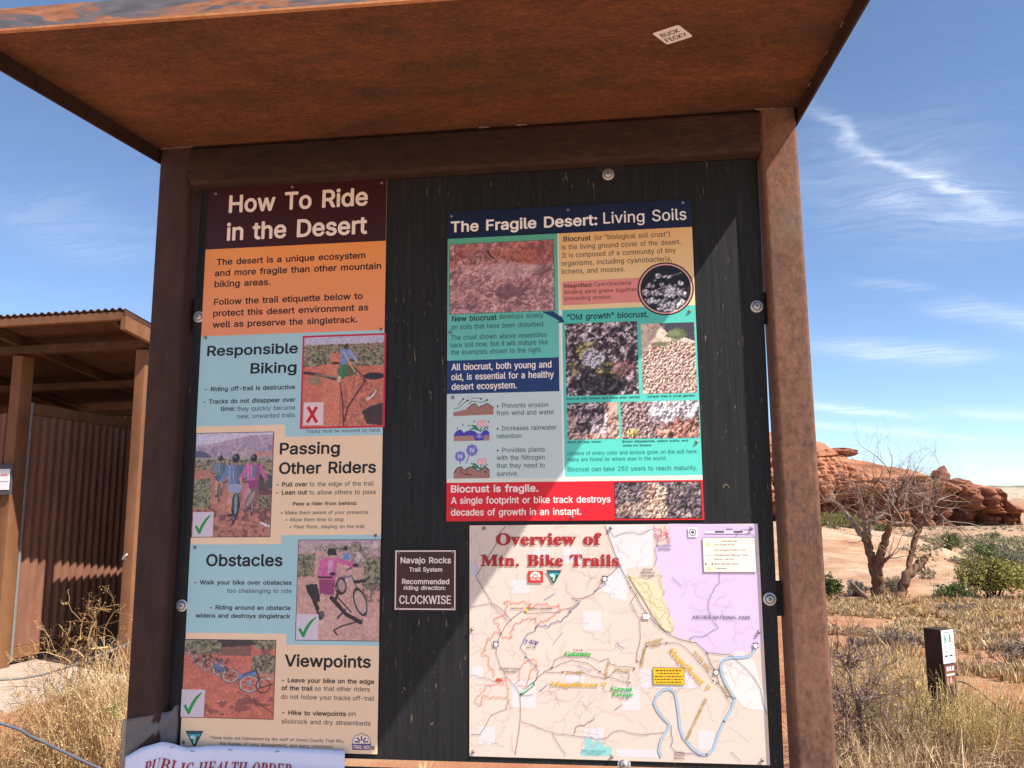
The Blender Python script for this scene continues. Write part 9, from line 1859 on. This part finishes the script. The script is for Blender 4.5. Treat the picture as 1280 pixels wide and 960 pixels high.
def shrub(name, px, py, d, w, h, kind, label, seed, nleaf=2500, parts=('foliage', 'stems'), z=None, group=None):
    c = at(px, py, d); z0 = float(gh(c.x, c.y)) if z is None else z; h = h*.72
    root = tag(empty(name, (c.x, c.y, z0)), label, 'shrub' if 'juniper' not in name else 'juniper', 'sagebrush among the dry grass' if name == 'sagebrush' else 'junipers on the flats and slickrock'); r = random.Random(seed); rs = np.random.RandomState(seed); sg = Segs(); tips = []
    pals = dict(juniper=[(112, 118, 66), (134, 136, 74), (96, 104, 62), (152, 150, 84), (78, 88, 52)], olive=[(158, 148, 76), (140, 134, 70), (178, 164, 92), (118, 116, 64), (96, 100, 58)], dark=[(86, 100, 62), (104, 116, 70), (72, 86, 56), (122, 128, 80)], sage=[(128, 120, 104), (150, 140, 122), (110, 104, 92), (168, 156, 134), (92, 86, 78)], straw=[(214, 178, 118), (232, 200, 142), (190, 150, 98), (240, 214, 164), (170, 130, 84)], purple=[(132, 116, 108), (150, 132, 118), (112, 98, 92), (170, 150, 130)])[kind]
    wood = lin(np.array([(96, 78, 64), (120, 100, 84), (80, 64, 52)])/255.0)
    ns = 16 if kind in ('juniper', 'olive', 'dark') else 26
    for k in range(ns):
        a = r.uniform(0, 6.28); e_ = r.uniform(.25, 1.0); dd = Vector((math.cos(a)*w/2*e_, math.sin(a)*w/2*e_, h*r.uniform(.55, .95)))
        grow(sg, Vector((c.x+r.uniform(-.06, .06)*w, c.y+r.uniform(-.06, .06)*w, z0-.02)), dd.normalized(), dd.length*.50, .022*h+.003, 2, r, tuple(wood[r.randint(0, 2)]), .2, 4, (1, 3), .7, .06, tips)
    sg.build(parts[1], M['straw'], root, 3, root.location)
    tips = np.array(tips); n = nleaf; sel = rs.randint(0, len(tips), n); spread = .07*h if kind in ('juniper', 'olive', 'dark') else .035*h
    P_ = tips[sel]+rs.normal(0, spread, (n, 3)); P_[:, 2] = np.clip(P_[:, 2], z0+.02, z0+h*1.02)
    if kind in ('juniper', 'olive', 'dark'):
        k = n//3; th = rs.uniform(0, 6.28, k); ph = np.arccos(rs.uniform(-.25, 1, k)); rr_ = rs.uniform(.4, 1.0, k)**.5*(1+.22*np.sin(th*3+ph*4+seed)+.12*np.sin(th*7+seed*2)); P_[:k] = np.stack([c.x+np.cos(th)*np.sin(ph)*w/2*rr_, c.y+np.sin(th)*np.sin(ph)*w/2*rr_, z0+h*(.38+.6*np.cos(ph)*rr_)], 1); P_[:k] += rs.normal(0, .03*h, (k, 3)); P_[:, 2] = np.maximum(P_[:, 2], z0+.02)
    cl_ = vn(P_[:, 0]*5/h+seed, P_[:, 1]*5/h+P_[:, 2]*5/h); cols = pal(rs, n, pals)*(.7+.6*cl_[:, None])
    leaves(parts[0], P_, .075*h**.5 if kind in ('juniper', 'olive', 'dark') else .045*h**.5, cols, rs, M['leaf'], root, root.location, .45, .3); return root
shrub('juniper_bush', 1246, 762, 15.2, 1.35, 1.02, 'olive', 'broad olive green juniper bush, largest green bush right of the dead tree', 3, 9000)
shrub('juniper_bush', 1194, 760, 15.0, .62, .42, 'dark', 'low dark green bush between the dead tree and the olive juniper', 4, 3500)
shrub('juniper_bush', 1288, 742, 17.5, 1.7, 1.3, 'sage', 'grey green bush behind the olive juniper at the right edge', 5, 7000)
shrub('juniper_bush', 1254, 716, 21.0, 1.7, 1.0, 'dark', 'dark green bush behind the olive juniper, on pale rock', 6, 6000)
shrub('young_juniper', 1188, 695, 30.0, .75, 1.0, 'dark', 'small cone shaped juniper alone on the slickrock', 7, 5000, z=.12)
shrub('juniper_bush', 1242, 679, 44.0, 1.4, .62, 'dark', 'small far green bush on the sandstone ledges', 8, 1800, z=.05)
shrub('juniper_bush', 1040, 661, 34.0, 2.0, .8, 'juniper', 'green bush at the top of the slickrock beside the steel post', 9, 6000, z=1.0)
shrub('juniper_bush', 1060, 667, 36.0, 1.7, .7, 'juniper', 'lower green bush on the slickrock crest left of the dead tree', 10, 4000, z=.9)
shrub('juniper_bush', 1102, 667, 50.0, 1.5, .8, 'dark', 'dark bush under the cliff seen between the dead tree trunks', 11, 3000, z=.3)
for k_, a in enumerate([(1070, 748, 16.0, .62, .48, 'sage', 'grey sagebrush left of the dead tree foot'), (1114, 742, 16.4, .7, .55, 'sage', 'grey sagebrush between the two dead tree trunks'), (1160, 735, 18.0, .55, .32, 'sage', 'small grey shrub on the rock right of the leaning trunk'), (1037, 752, 15.5, .42, .62, 'juniper', 'green shrub partly hidden by the steel post'), (1150, 706, 24.0, .75, .5, 'sage', 'round grey shrub above the leaning trunk stub'), (1116, 812, 9.6, .72, .40, 'purple', 'grey purple shrub in the golden grass below the dead tree'), (1076, 806, 9.8, .40, .24, 'purple', 'small grey shrub beside the grey purple one'), (1143, 803, 10.0, .38, .2, 'purple', 'low grey shrub just left of the trail marker post'), (1268, 835, 8.6, .72, .46, 'purple', 'grey shrub beside bare soil at the right edge'), (1196, 772, 13.0, .9, .22, 'sage', 'low grey shrub patch in front of the dark green bush'), (1150, 770, 13.2, .7, .2, 'straw', 'low straw coloured shrub patch in front of the leaning trunk'), (1240, 780, 12.3, .8, .2, 'straw', 'straw coloured shrub in front of the olive juniper'), (1180, 727, 20.0, .5, .25, 'sage', 'tiny grey shrub on the slickrock above the low green bush')]):
    shrub('sagebrush' if a[5] != 'juniper' else 'juniper_bush', *a[:6], a[6], 40+k_, 2600)

# dry bush at lower left
def dry_bush():
    c = gnd(104, 985); root = tag(empty('dry_bush', (c.x, c.y, 0)), 'pale dry twiggy bush with fluffy straw heads beside the left kiosk post', 'bush'); r = random.Random(12); rs = np.random.RandomState(12); off = root.location; tips = []; D = (c-CAM).dot(_fw)
    sg = Segs(); br = lin(np.array([(176, 138, 92), (136, 100, 66), (214, 178, 124), (110, 80, 56)])/255.0)
    for k in range(46):
        a = r.uniform(0, 6.28); e_ = r.uniform(.1, .62); h = r.uniform(.42, .72)*(1-.25*e_); dd = Vector((math.cos(a)*e_*.62, math.sin(a)*e_*.6, h))
        grow(sg, Vector((c.x+math.cos(a)*.10, c.y+math.sin(a)*.10, 0)), dd.normalized(), dd.length*.72, .0055, 3, r, tuple(br[r.randint(0, 3)]), .26, 5, (1, 3), .9, .03, tips)
    for k in range(60):
        px = r.uniform(60, 195); py = r.uniform(820, 965); p = at(px, py, D+r.uniform(-.3, .35)); grow(sg, p, (Vector((r.gauss(0, .6), r.gauss(0, .5), .8))).normalized(), r.uniform(.1, .26), .003, 2, r, tuple(br[r.randint(0, 3)]), .4, 4, (1, 3), 1.0, .0, tips)
    for px, py in ((118, 815), (130, 810), (100, 800), (135, 825), (90, 830), (45, 890), (22, 905), (60, 880)):
        p = at(px, py, D); grow(sg, p, Vector((r.gauss(0, .5), 0, .9)).normalized(), .22, .0035, 2, r, tuple(br[r.randint(0, 2)]), .45, 4, (1, 3), 1.1, 0, tips)
    sg.build('stems', M['straw'], root, 4, off)
    sg = Segs(); pc = lin(np.array([(238, 208, 156), (246, 222, 176), (216, 180, 126), (184, 146, 98)])/255.0); tp2 = []
    for k in range(760):
        px = r.uniform(70, 185)+r.gauss(0, 12); q = gnd(px, r.uniform(968, 1015)); dd = Vector((r.gauss(0, .22), r.gauss(0, .15), 1)).normalized(); grow(sg, q, dd, r.uniform(.24, .62)*(.6+.4*min(1, (px-40)/90)), .0032, 1, r, tuple(pc[r.randint(0, 3)]*r.uniform(.75, 1.1)), .16, 5, (1, 3), .5, .03, tp2, .45)
    for k in range(260):
        px = r.uniform(0, 120); q = gnd(px, r.uniform(955, 1010)); dd = Vector((r.gauss(0, .5), r.gauss(0, .3), .8)).normalized(); grow(sg, q, dd, r.uniform(.12, .36), .003, 2, r, tuple(pc[r.randint(0, 3)]*r.uniform(.6, 1.0)), .25, 4, (1, 3), .8, .02, tp2, .55)
    tp2 = np.array(tp2); n = 16000; P_ = tp2[rs.randint(0, len(tp2), n)]+rs.normal(0, .016, (n, 3)); P_[:, 2] = np.abs(P_[:, 2]); leaves('chaff', P_, .012, pal(rs, n, [(240, 210, 156), (248, 226, 182), (216, 180, 124), (188, 150, 102)]), rs, M['leaf'], root, off, .35, .4)
    bc = tuple(lin(np.array([224, 190, 138])/255.0))
    for pts, w_ in (([(112, 818), (110, 800), (114, 786), (120, 776)], .006), ([(112, 812), (136, 809)], .008), ([(134, 811), (131, 822), (124, 832)], .004), ([(88, 811), (96, 813), (108, 825)], .005), ([(74, 829), (80, 843), (88, 850)], .005), ([(66, 836), (64, 850)], .005), ([(140, 815), (136, 805)], .003), ([(12, 895), (10, 905), (14, 915)], .004), ([(10, 893), (24, 888)], .003), ([(44, 883), (54, 897), (48, 910)], .004)):
        for (x0, y0), (x1, y1) in zip(pts, pts[1:]): sg.add(at(x0, y0, D), at(x1, y1, D), w_, w_*.85, bc)
    sg.build('straw_stems', M['straw'], root, 4, off)
    tips = np.array(tips); n = 11000; P_ = tips[rs.randint(0, len(tips), n)]+rs.normal(0, .012, (n, 3)); P_[:, 2] = np.abs(P_[:, 2])
    leaves('seed_heads', P_, .011, pal(rs, n, [(206, 164, 106), (222, 184, 126), (180, 138, 86), (232, 200, 146), (156, 116, 72), (130, 94, 58)]), rs, M['leaf'], root, off, .3, .2)
    q = at(142, 888, D-.35); n = 110; P_ = np.array(q)+rs.normal(0, .017, (n, 3)); leaves('green_sprig', P_, .018, pal(rs, n, [(136, 150, 70), (160, 170, 90)]), rs, M['leaf'], root, off, .5, .5)
dry_bush()
# grey snag in front of the right grass
def snag():
    D = 5.0; c = at(1080, 985, D); root = tag(empty('dead_shrub', (c.x, c.y, 0)), 'leafless grey shrub with twisted dark branches beside the right kiosk post', 'shrub'); off = root.location; r = random.Random(3)
    def L(x, y): return 960+.25*x, 720+.25*y
    col = lin(np.array([(112, 90, 84), (136, 114, 104), (92, 72, 66), (160, 138, 126)])/255.0)
    mains = [[(470, 960, 26), (480, 850, 24), (458, 720, 24), (452, 640, 22), (430, 600, 18), (412, 500, 16), (372, 420, 12), (345, 365, 7)], [(410, 495, 14), (398, 440, 11), (405, 390, 10), (435, 305, 7)], [(455, 630, 20), (500, 618, 22), (538, 578, 20)], [(340, 885, 16), (440, 868, 16), (540, 862, 18), (600, 830, 18), (650, 800, 15), (725, 778, 8)], [(390, 470, 10), (430, 450, 8), (460, 410, 5)], [(380, 830, 14), (400, 740, 12), (370, 640, 9), (350, 560, 6)], [(430, 600, 9), (480, 540, 7), (510, 520, 4)], [(560, 860, 8), (620, 880, 7), (665, 870, 5)], [(360, 900, 12), (400, 960, 12)], [(455, 720, 9), (380, 700, 7), (335, 720, 5)]]
    starts = []
    for i, lb in enumerate(mains):
        mb = MB(); P_ = []; R_ = []
        for k, (x, y, w_) in enumerate(lb): P_.append(at(*L(x, y), D+.06*math.sin(i*2+k))); R_.append(w_*.25/1041*D/2)
        Q = []; QR = []
        for k in range(len(P_)-1):
            for s in range(4): t = s/4; Q.append(P_[k].lerp(P_[k+1], t)+rv(r)*R_[k]*.25); QR.append((R_[k]*(1-t)+R_[k+1]*t)*r.uniform(.85, 1.15))
            starts.append((P_[k], P_[k+1]))
        Q.append(P_[-1]); QR.append(R_[-1]); mb.tube(Q, QR, 7); o = mb.build('branch', M['deadwood'], root); o.location = -off
    sg = Segs()
    for a, b in starts:
        for _ in range(5): grow(sg, a.lerp(b, r.random()), ((b-a).normalized()*.4+rv(r)*.8).normalized(), r.uniform(.08, .24), r.uniform(.0025, .0045), 2, r, tuple(col[r.randint(0, 3)]), .35, 4, (1, 3), .9, .03)
    for _ in range(70):
        p = at(r.uniform(1040, 1125), r.uniform(850, 985), D+r.uniform(-.2, .4)); grow(sg, p, rv(r), r.uniform(.1, .3), .003, 2, r, tuple(col[r.randint(0, 3)]), .3, 4, (1, 2), .9, .04)
    sg.build('twigs', M['straw'], root, 4, off)
snag()
# rabbitbrush
for k_, (px, py, d, w, h, lb, cs) in enumerate([(1160, 985, 4.95, .62, .50, 'yellow green rabbitbrush with thin upright stems at the bottom edge', [(206, 178, 122), (172, 150, 96), (228, 202, 148), (128, 108, 76)]), (1236, 985, 4.95, .6, .55, 'straw coloured brush of thin stems, right of the yellow green one', [(212, 184, 116), (196, 168, 100), (226, 200, 136), (170, 146, 88)]), (1120, 925, 5.9, .7, .52, 'golden upright brush behind the leafless grey shrub', [(222, 184, 112), (204, 164, 96), (234, 202, 136), (186, 148, 88)]), (1212, 925, 5.7, .5, .36, 'pale golden brush in front of the trail marker post', [(226, 196, 144), (206, 172, 120), (238, 214, 166), (150, 120, 84)])]):
    c = at(px, py, d); root = tag(empty('rabbitbrush', (c.x, c.y, 0)), lb, 'brush'); r = random.Random(70+k_); rs = np.random.RandomState(70+k_); sg = Segs(); tips = []; cl_ = lin(np.array(cs)/255.0)
    for _ in range(190):
        a = r.uniform(0, 6.28); e_ = r.random()**.6; b0 = Vector((c.x+math.cos(a)*e_*w*.3, c.y+math.sin(a)*e_*w*.3, 0)); dd = Vector((math.cos(a)*e_*.5, math.sin(a)*e_*.5, 1)).normalized()
        grow(sg, b0, dd, h*r.uniform(.40, .85), .0021, 1, r, tuple(cl_[r.randint(0, 3)]*r.uniform(.7, 1.15)), .12, 5, (1, 3), .35, .05, tips, .4)
    sg.build('stems', M['straw'], root, 3, root.location); tips = np.array(tips); n = 1300; P_ = tips[rs.randint(0, len(tips), n)]+rs.normal(0, .01, (n, 3)); leaves('seed_heads', P_, .016, pal(rs, n, cs), rs, M['leaf'], root, root.location, .35, .6)

# ------------------------------------------------------------------ grass and ground cover
def grass(name, C_, H_, rs, cols, nb, wid=.0028, lean=.5):
    n = len(C_)*nb; c = np.repeat(C_, nb, axis=0); h = np.repeat(H_, nb)*rs.uniform(.45, 1.1, n); a = rs.uniform(0, 6.283, n); e = rs.uniform(0, 1, n)**.8; sp_ = np.repeat(H_, nb)*.22
    b = np.stack([c[:, 0]+np.cos(a)*e*sp_, c[:, 1]+np.sin(a)*e*sp_], 1); z0 = gh(b[:, 0], b[:, 1])-.01; a2 = a+rs.normal(0, .7, n); ln_ = lean*rs.uniform(.1, 1.1, n)*h
    m_ = b+np.stack([np.cos(a2), np.sin(a2)], 1)*ln_[:, None]*.35; t = b+np.stack([np.cos(a2), np.sin(a2)], 1)*ln_[:, None]; w = wid*rs.uniform(.6, 1.4, n)*(1+np.hypot(b[:, 0]-CAM.x, b[:, 1]-CAM.y)*.07); q = a2+math.pi/2+rs.normal(0, .5, n); dx = np.stack([np.cos(q), np.sin(q)], 1)*w[:, None]
    V = np.stack([np.c_[b-dx, z0], np.c_[b+dx, z0], np.c_[m_-dx*.8, z0+h*.55], np.c_[m_+dx*.8, z0+h*.55], np.c_[t, z0+h]], 1).reshape(-1, 3); i = np.arange(n)[:, None]*5; F = np.concatenate([i+[0, 1, 3], i+[0, 3, 2], i+[2, 3, 4]], 1).reshape(-1, 3)
    cc = pal(rs, n, cols, .16)*np.repeat(rs.uniform(.75, 1.15, len(C_)), nb)[:, None]; o = np_mesh(name, V, F, np.repeat(cc, 5, axis=0), M['straw']); o['kind'] = 'stuff'; return o
rs = np.random.RandomState(31)
bare = [(gnd(1052, 778), .8), (gnd(1226, 824), .75), (gnd(1266, 880), .85), (gnd(1262, 940), .5), (gnd(1046, 800), .5), (gnd(1214, 855), .35)]
def scatter(n, pxr, dr, pw=1.3):
    px = rs.uniform(*pxr, n); d = dr[0]+(dr[1]-dr[0])*rs.uniform(0, 1, n)**pw; out = []
    for x, dd in zip(px, d):
        r_ = ray(x, 640); q = CAM+Vector((r_.x, r_.y, 0))*float(dd)
        if any((q.x-b.x)**2+(q.y-b.y)**2 < R*R*rs.uniform(.6, 1.2) for b, R in bare): continue
        out.append((q.x, q.y))
    return np.array(out)
GC = [(216, 182, 130), (230, 200, 152), (192, 152, 104), (150, 112, 76), (240, 216, 176), (186, 158, 116), (120, 90, 64)]
Cn = scatter(1500, (985, 1340), (4.3, 9.5)); pt = fbm(Cn[:, 0]*1.1+3, Cn[:, 1]*1.1); Cn = Cn[pt > .46]; grass('dry_grass', Cn, .07+.20*rs.uniform(0, 1, len(Cn))**1.6, rs, GC, 26, .0032, .9)
Cm = scatter(3400, (985, 1340), (8, 15.5), 1.0); pt = fbm(Cm[:, 0]*.9+9, Cm[:, 1]*.9); Cm = Cm[pt > .34]; grass('dry_grass', Cm, .04+.10*rs.uniform(0, 1, len(Cm)), rs, GC+[(170, 152, 116), (182, 166, 130)], 30, .0034, .9)
Cg = scatter(190, (1060, 1200), (4.6, 6.8)); grass('tall_dry_grass', Cg, .20+.22*rs.uniform(0, 1, len(Cg)), rs, GC, 34, .0026, .6)
gx_ = rs.uniform(-14, 16, 3200); gy_ = rs.uniform(.6, 24, 3200); k = (fbm(gx_*.7, gy_*.7) > .5) & ~((gx_ < -4.6) & (gy_ > 3.6)) & (np.abs(gx_) > .3); grass('grass_tufts', np.stack([gx_[k], gy_[k]], 1), .10+.14*rs.uniform(0, 1, k.sum()), rs, GC, 26)
Cs = scatter(5200, (985, 1340), (4.4, 16), 1.0); grass('thin_grass', Cs, .025+.05*rs.uniform(0, 1, len(Cs)), rs, GC+[(176, 150, 116), (150, 120, 92)], 12, .0028, 1.3)
r = random.Random(77); sg = Segs(); tc_ = lin(np.array([(150, 122, 100), (206, 174, 134), (110, 86, 70), (228, 200, 160), (176, 146, 116)])/255.0)
for q in scatter(900, (1000, 1320), (4.4, 8.5), 1.4):
    for _ in range(2): grow(sg, Vector((q[0], q[1], float(gh(q[0], q[1])))), (rv(r)+Vector((0, 0, .9))).normalized(), r.uniform(.10, .34), r.uniform(.0022, .0046), 2, r, tuple(tc_[r.randint(0, 4)]), .35, 4, (1, 3), .9, .0, None, .6)
sg.build('dry_twigs', M['straw'], None, 3)['kind'] = 'stuff'
# pebbles
n = 1500; px = rs.uniform(-11, 10, n); py = rs.uniform(-1, 16, n); bm = bmesh.new(); V = []; F = []
base_ = np.array([(1, 0, 0), (0, 1, 0), (-1, 0, 0), (0, -1, 0), (0, 0, .8), (0, 0, -.6)]); tri_ = np.array([(0, 1, 4), (1, 2, 4), (2, 3, 4), (3, 0, 4), (1, 0, 5), (2, 1, 5), (3, 2, 5), (0, 3, 5)]); bm.free()
sz = .006+.03*rs.uniform(0, 1, n)**4; V = base_[None]*(sz[:, None, None]*rs.uniform(.6, 1.3, (n, 6, 1)))+np.stack([px, py, gh(px, py)+sz*.2], 1)[:, None]; F = tri_[None]+np.arange(n)[:, None, None]*6
o = np_mesh('gravel', V.reshape(-1, 3), F.reshape(-1, 3), np.repeat(pal(rs, n, [(190, 120, 90), (206, 150, 116), (160, 96, 72), (220, 180, 150)]), 6, axis=0), M['straw']); o['kind'] = 'stuff'
# low scrub dotted over the far flats: one mass
n = 260; pxs = rs.uniform(960, 1330, n); ds = 22+70*rs.uniform(0, 1, n); P_ = []; Cc = []
for x, dd in zip(pxs, ds):
    r_ = ray(x, 640); q = CAM+Vector((r_.x, r_.y, 0))*float(dd); inside = (-5 < q.x < 18.5) and (15 < q.y < 60)
    z0 = slick_h(q.x, q.y) if inside else float(gh(q.x, q.y))
    if inside and rs.uniform() < .75: continue
    s_ = rs.uniform(.15, .42); m2 = 60; pp_ = rs.normal(0, 1, (m2, 3))*[s_*.5, s_*.5, s_*.3]; pp_[:, 2] = np.abs(pp_[:, 2])+z0; pp_[:, :2] += [q.x, q.y]; P_.append(pp_); Cc.append(pal(rs, m2, [(110, 112, 70), (92, 98, 62), (140, 132, 98), (150, 138, 110), (80, 88, 58)][rs.randint(0, 3):]))
for x, dd in zip(rs.uniform(1130, 1300, 170), rs.uniform(19, 48, 170)):
    r_ = ray(x, 640); q = CAM+Vector((r_.x, r_.y, 0))*float(dd); z0 = slick_h(q.x, q.y) if q.x < 18 and q.y < 60 else float(gh(q.x, q.y)); s_ = rs.uniform(.10, .34)
    if x < 1215 and dd < 32 and rs.uniform() < .7: continue
    pp_ = rs.normal(0, 1, (70, 3))*[s_*.5, s_*.5, s_*.35]; pp_[:, 2] = np.abs(pp_[:, 2])+z0; pp_[:, :2] += [q.x, q.y]; P_.append(pp_); Cc.append(pal(rs, 70, [(120, 122, 80), (104, 110, 72), (150, 142, 112), (160, 146, 120), (130, 118, 100)][rs.randint(0, 3):]))
P_ = np.concatenate(P_); Cc = np.concatenate(Cc); o = leaves('desert_scrub', P_, .11, Cc, rs, M['leaf'], None, None, .6, .2); o['kind'] = 'stuff'
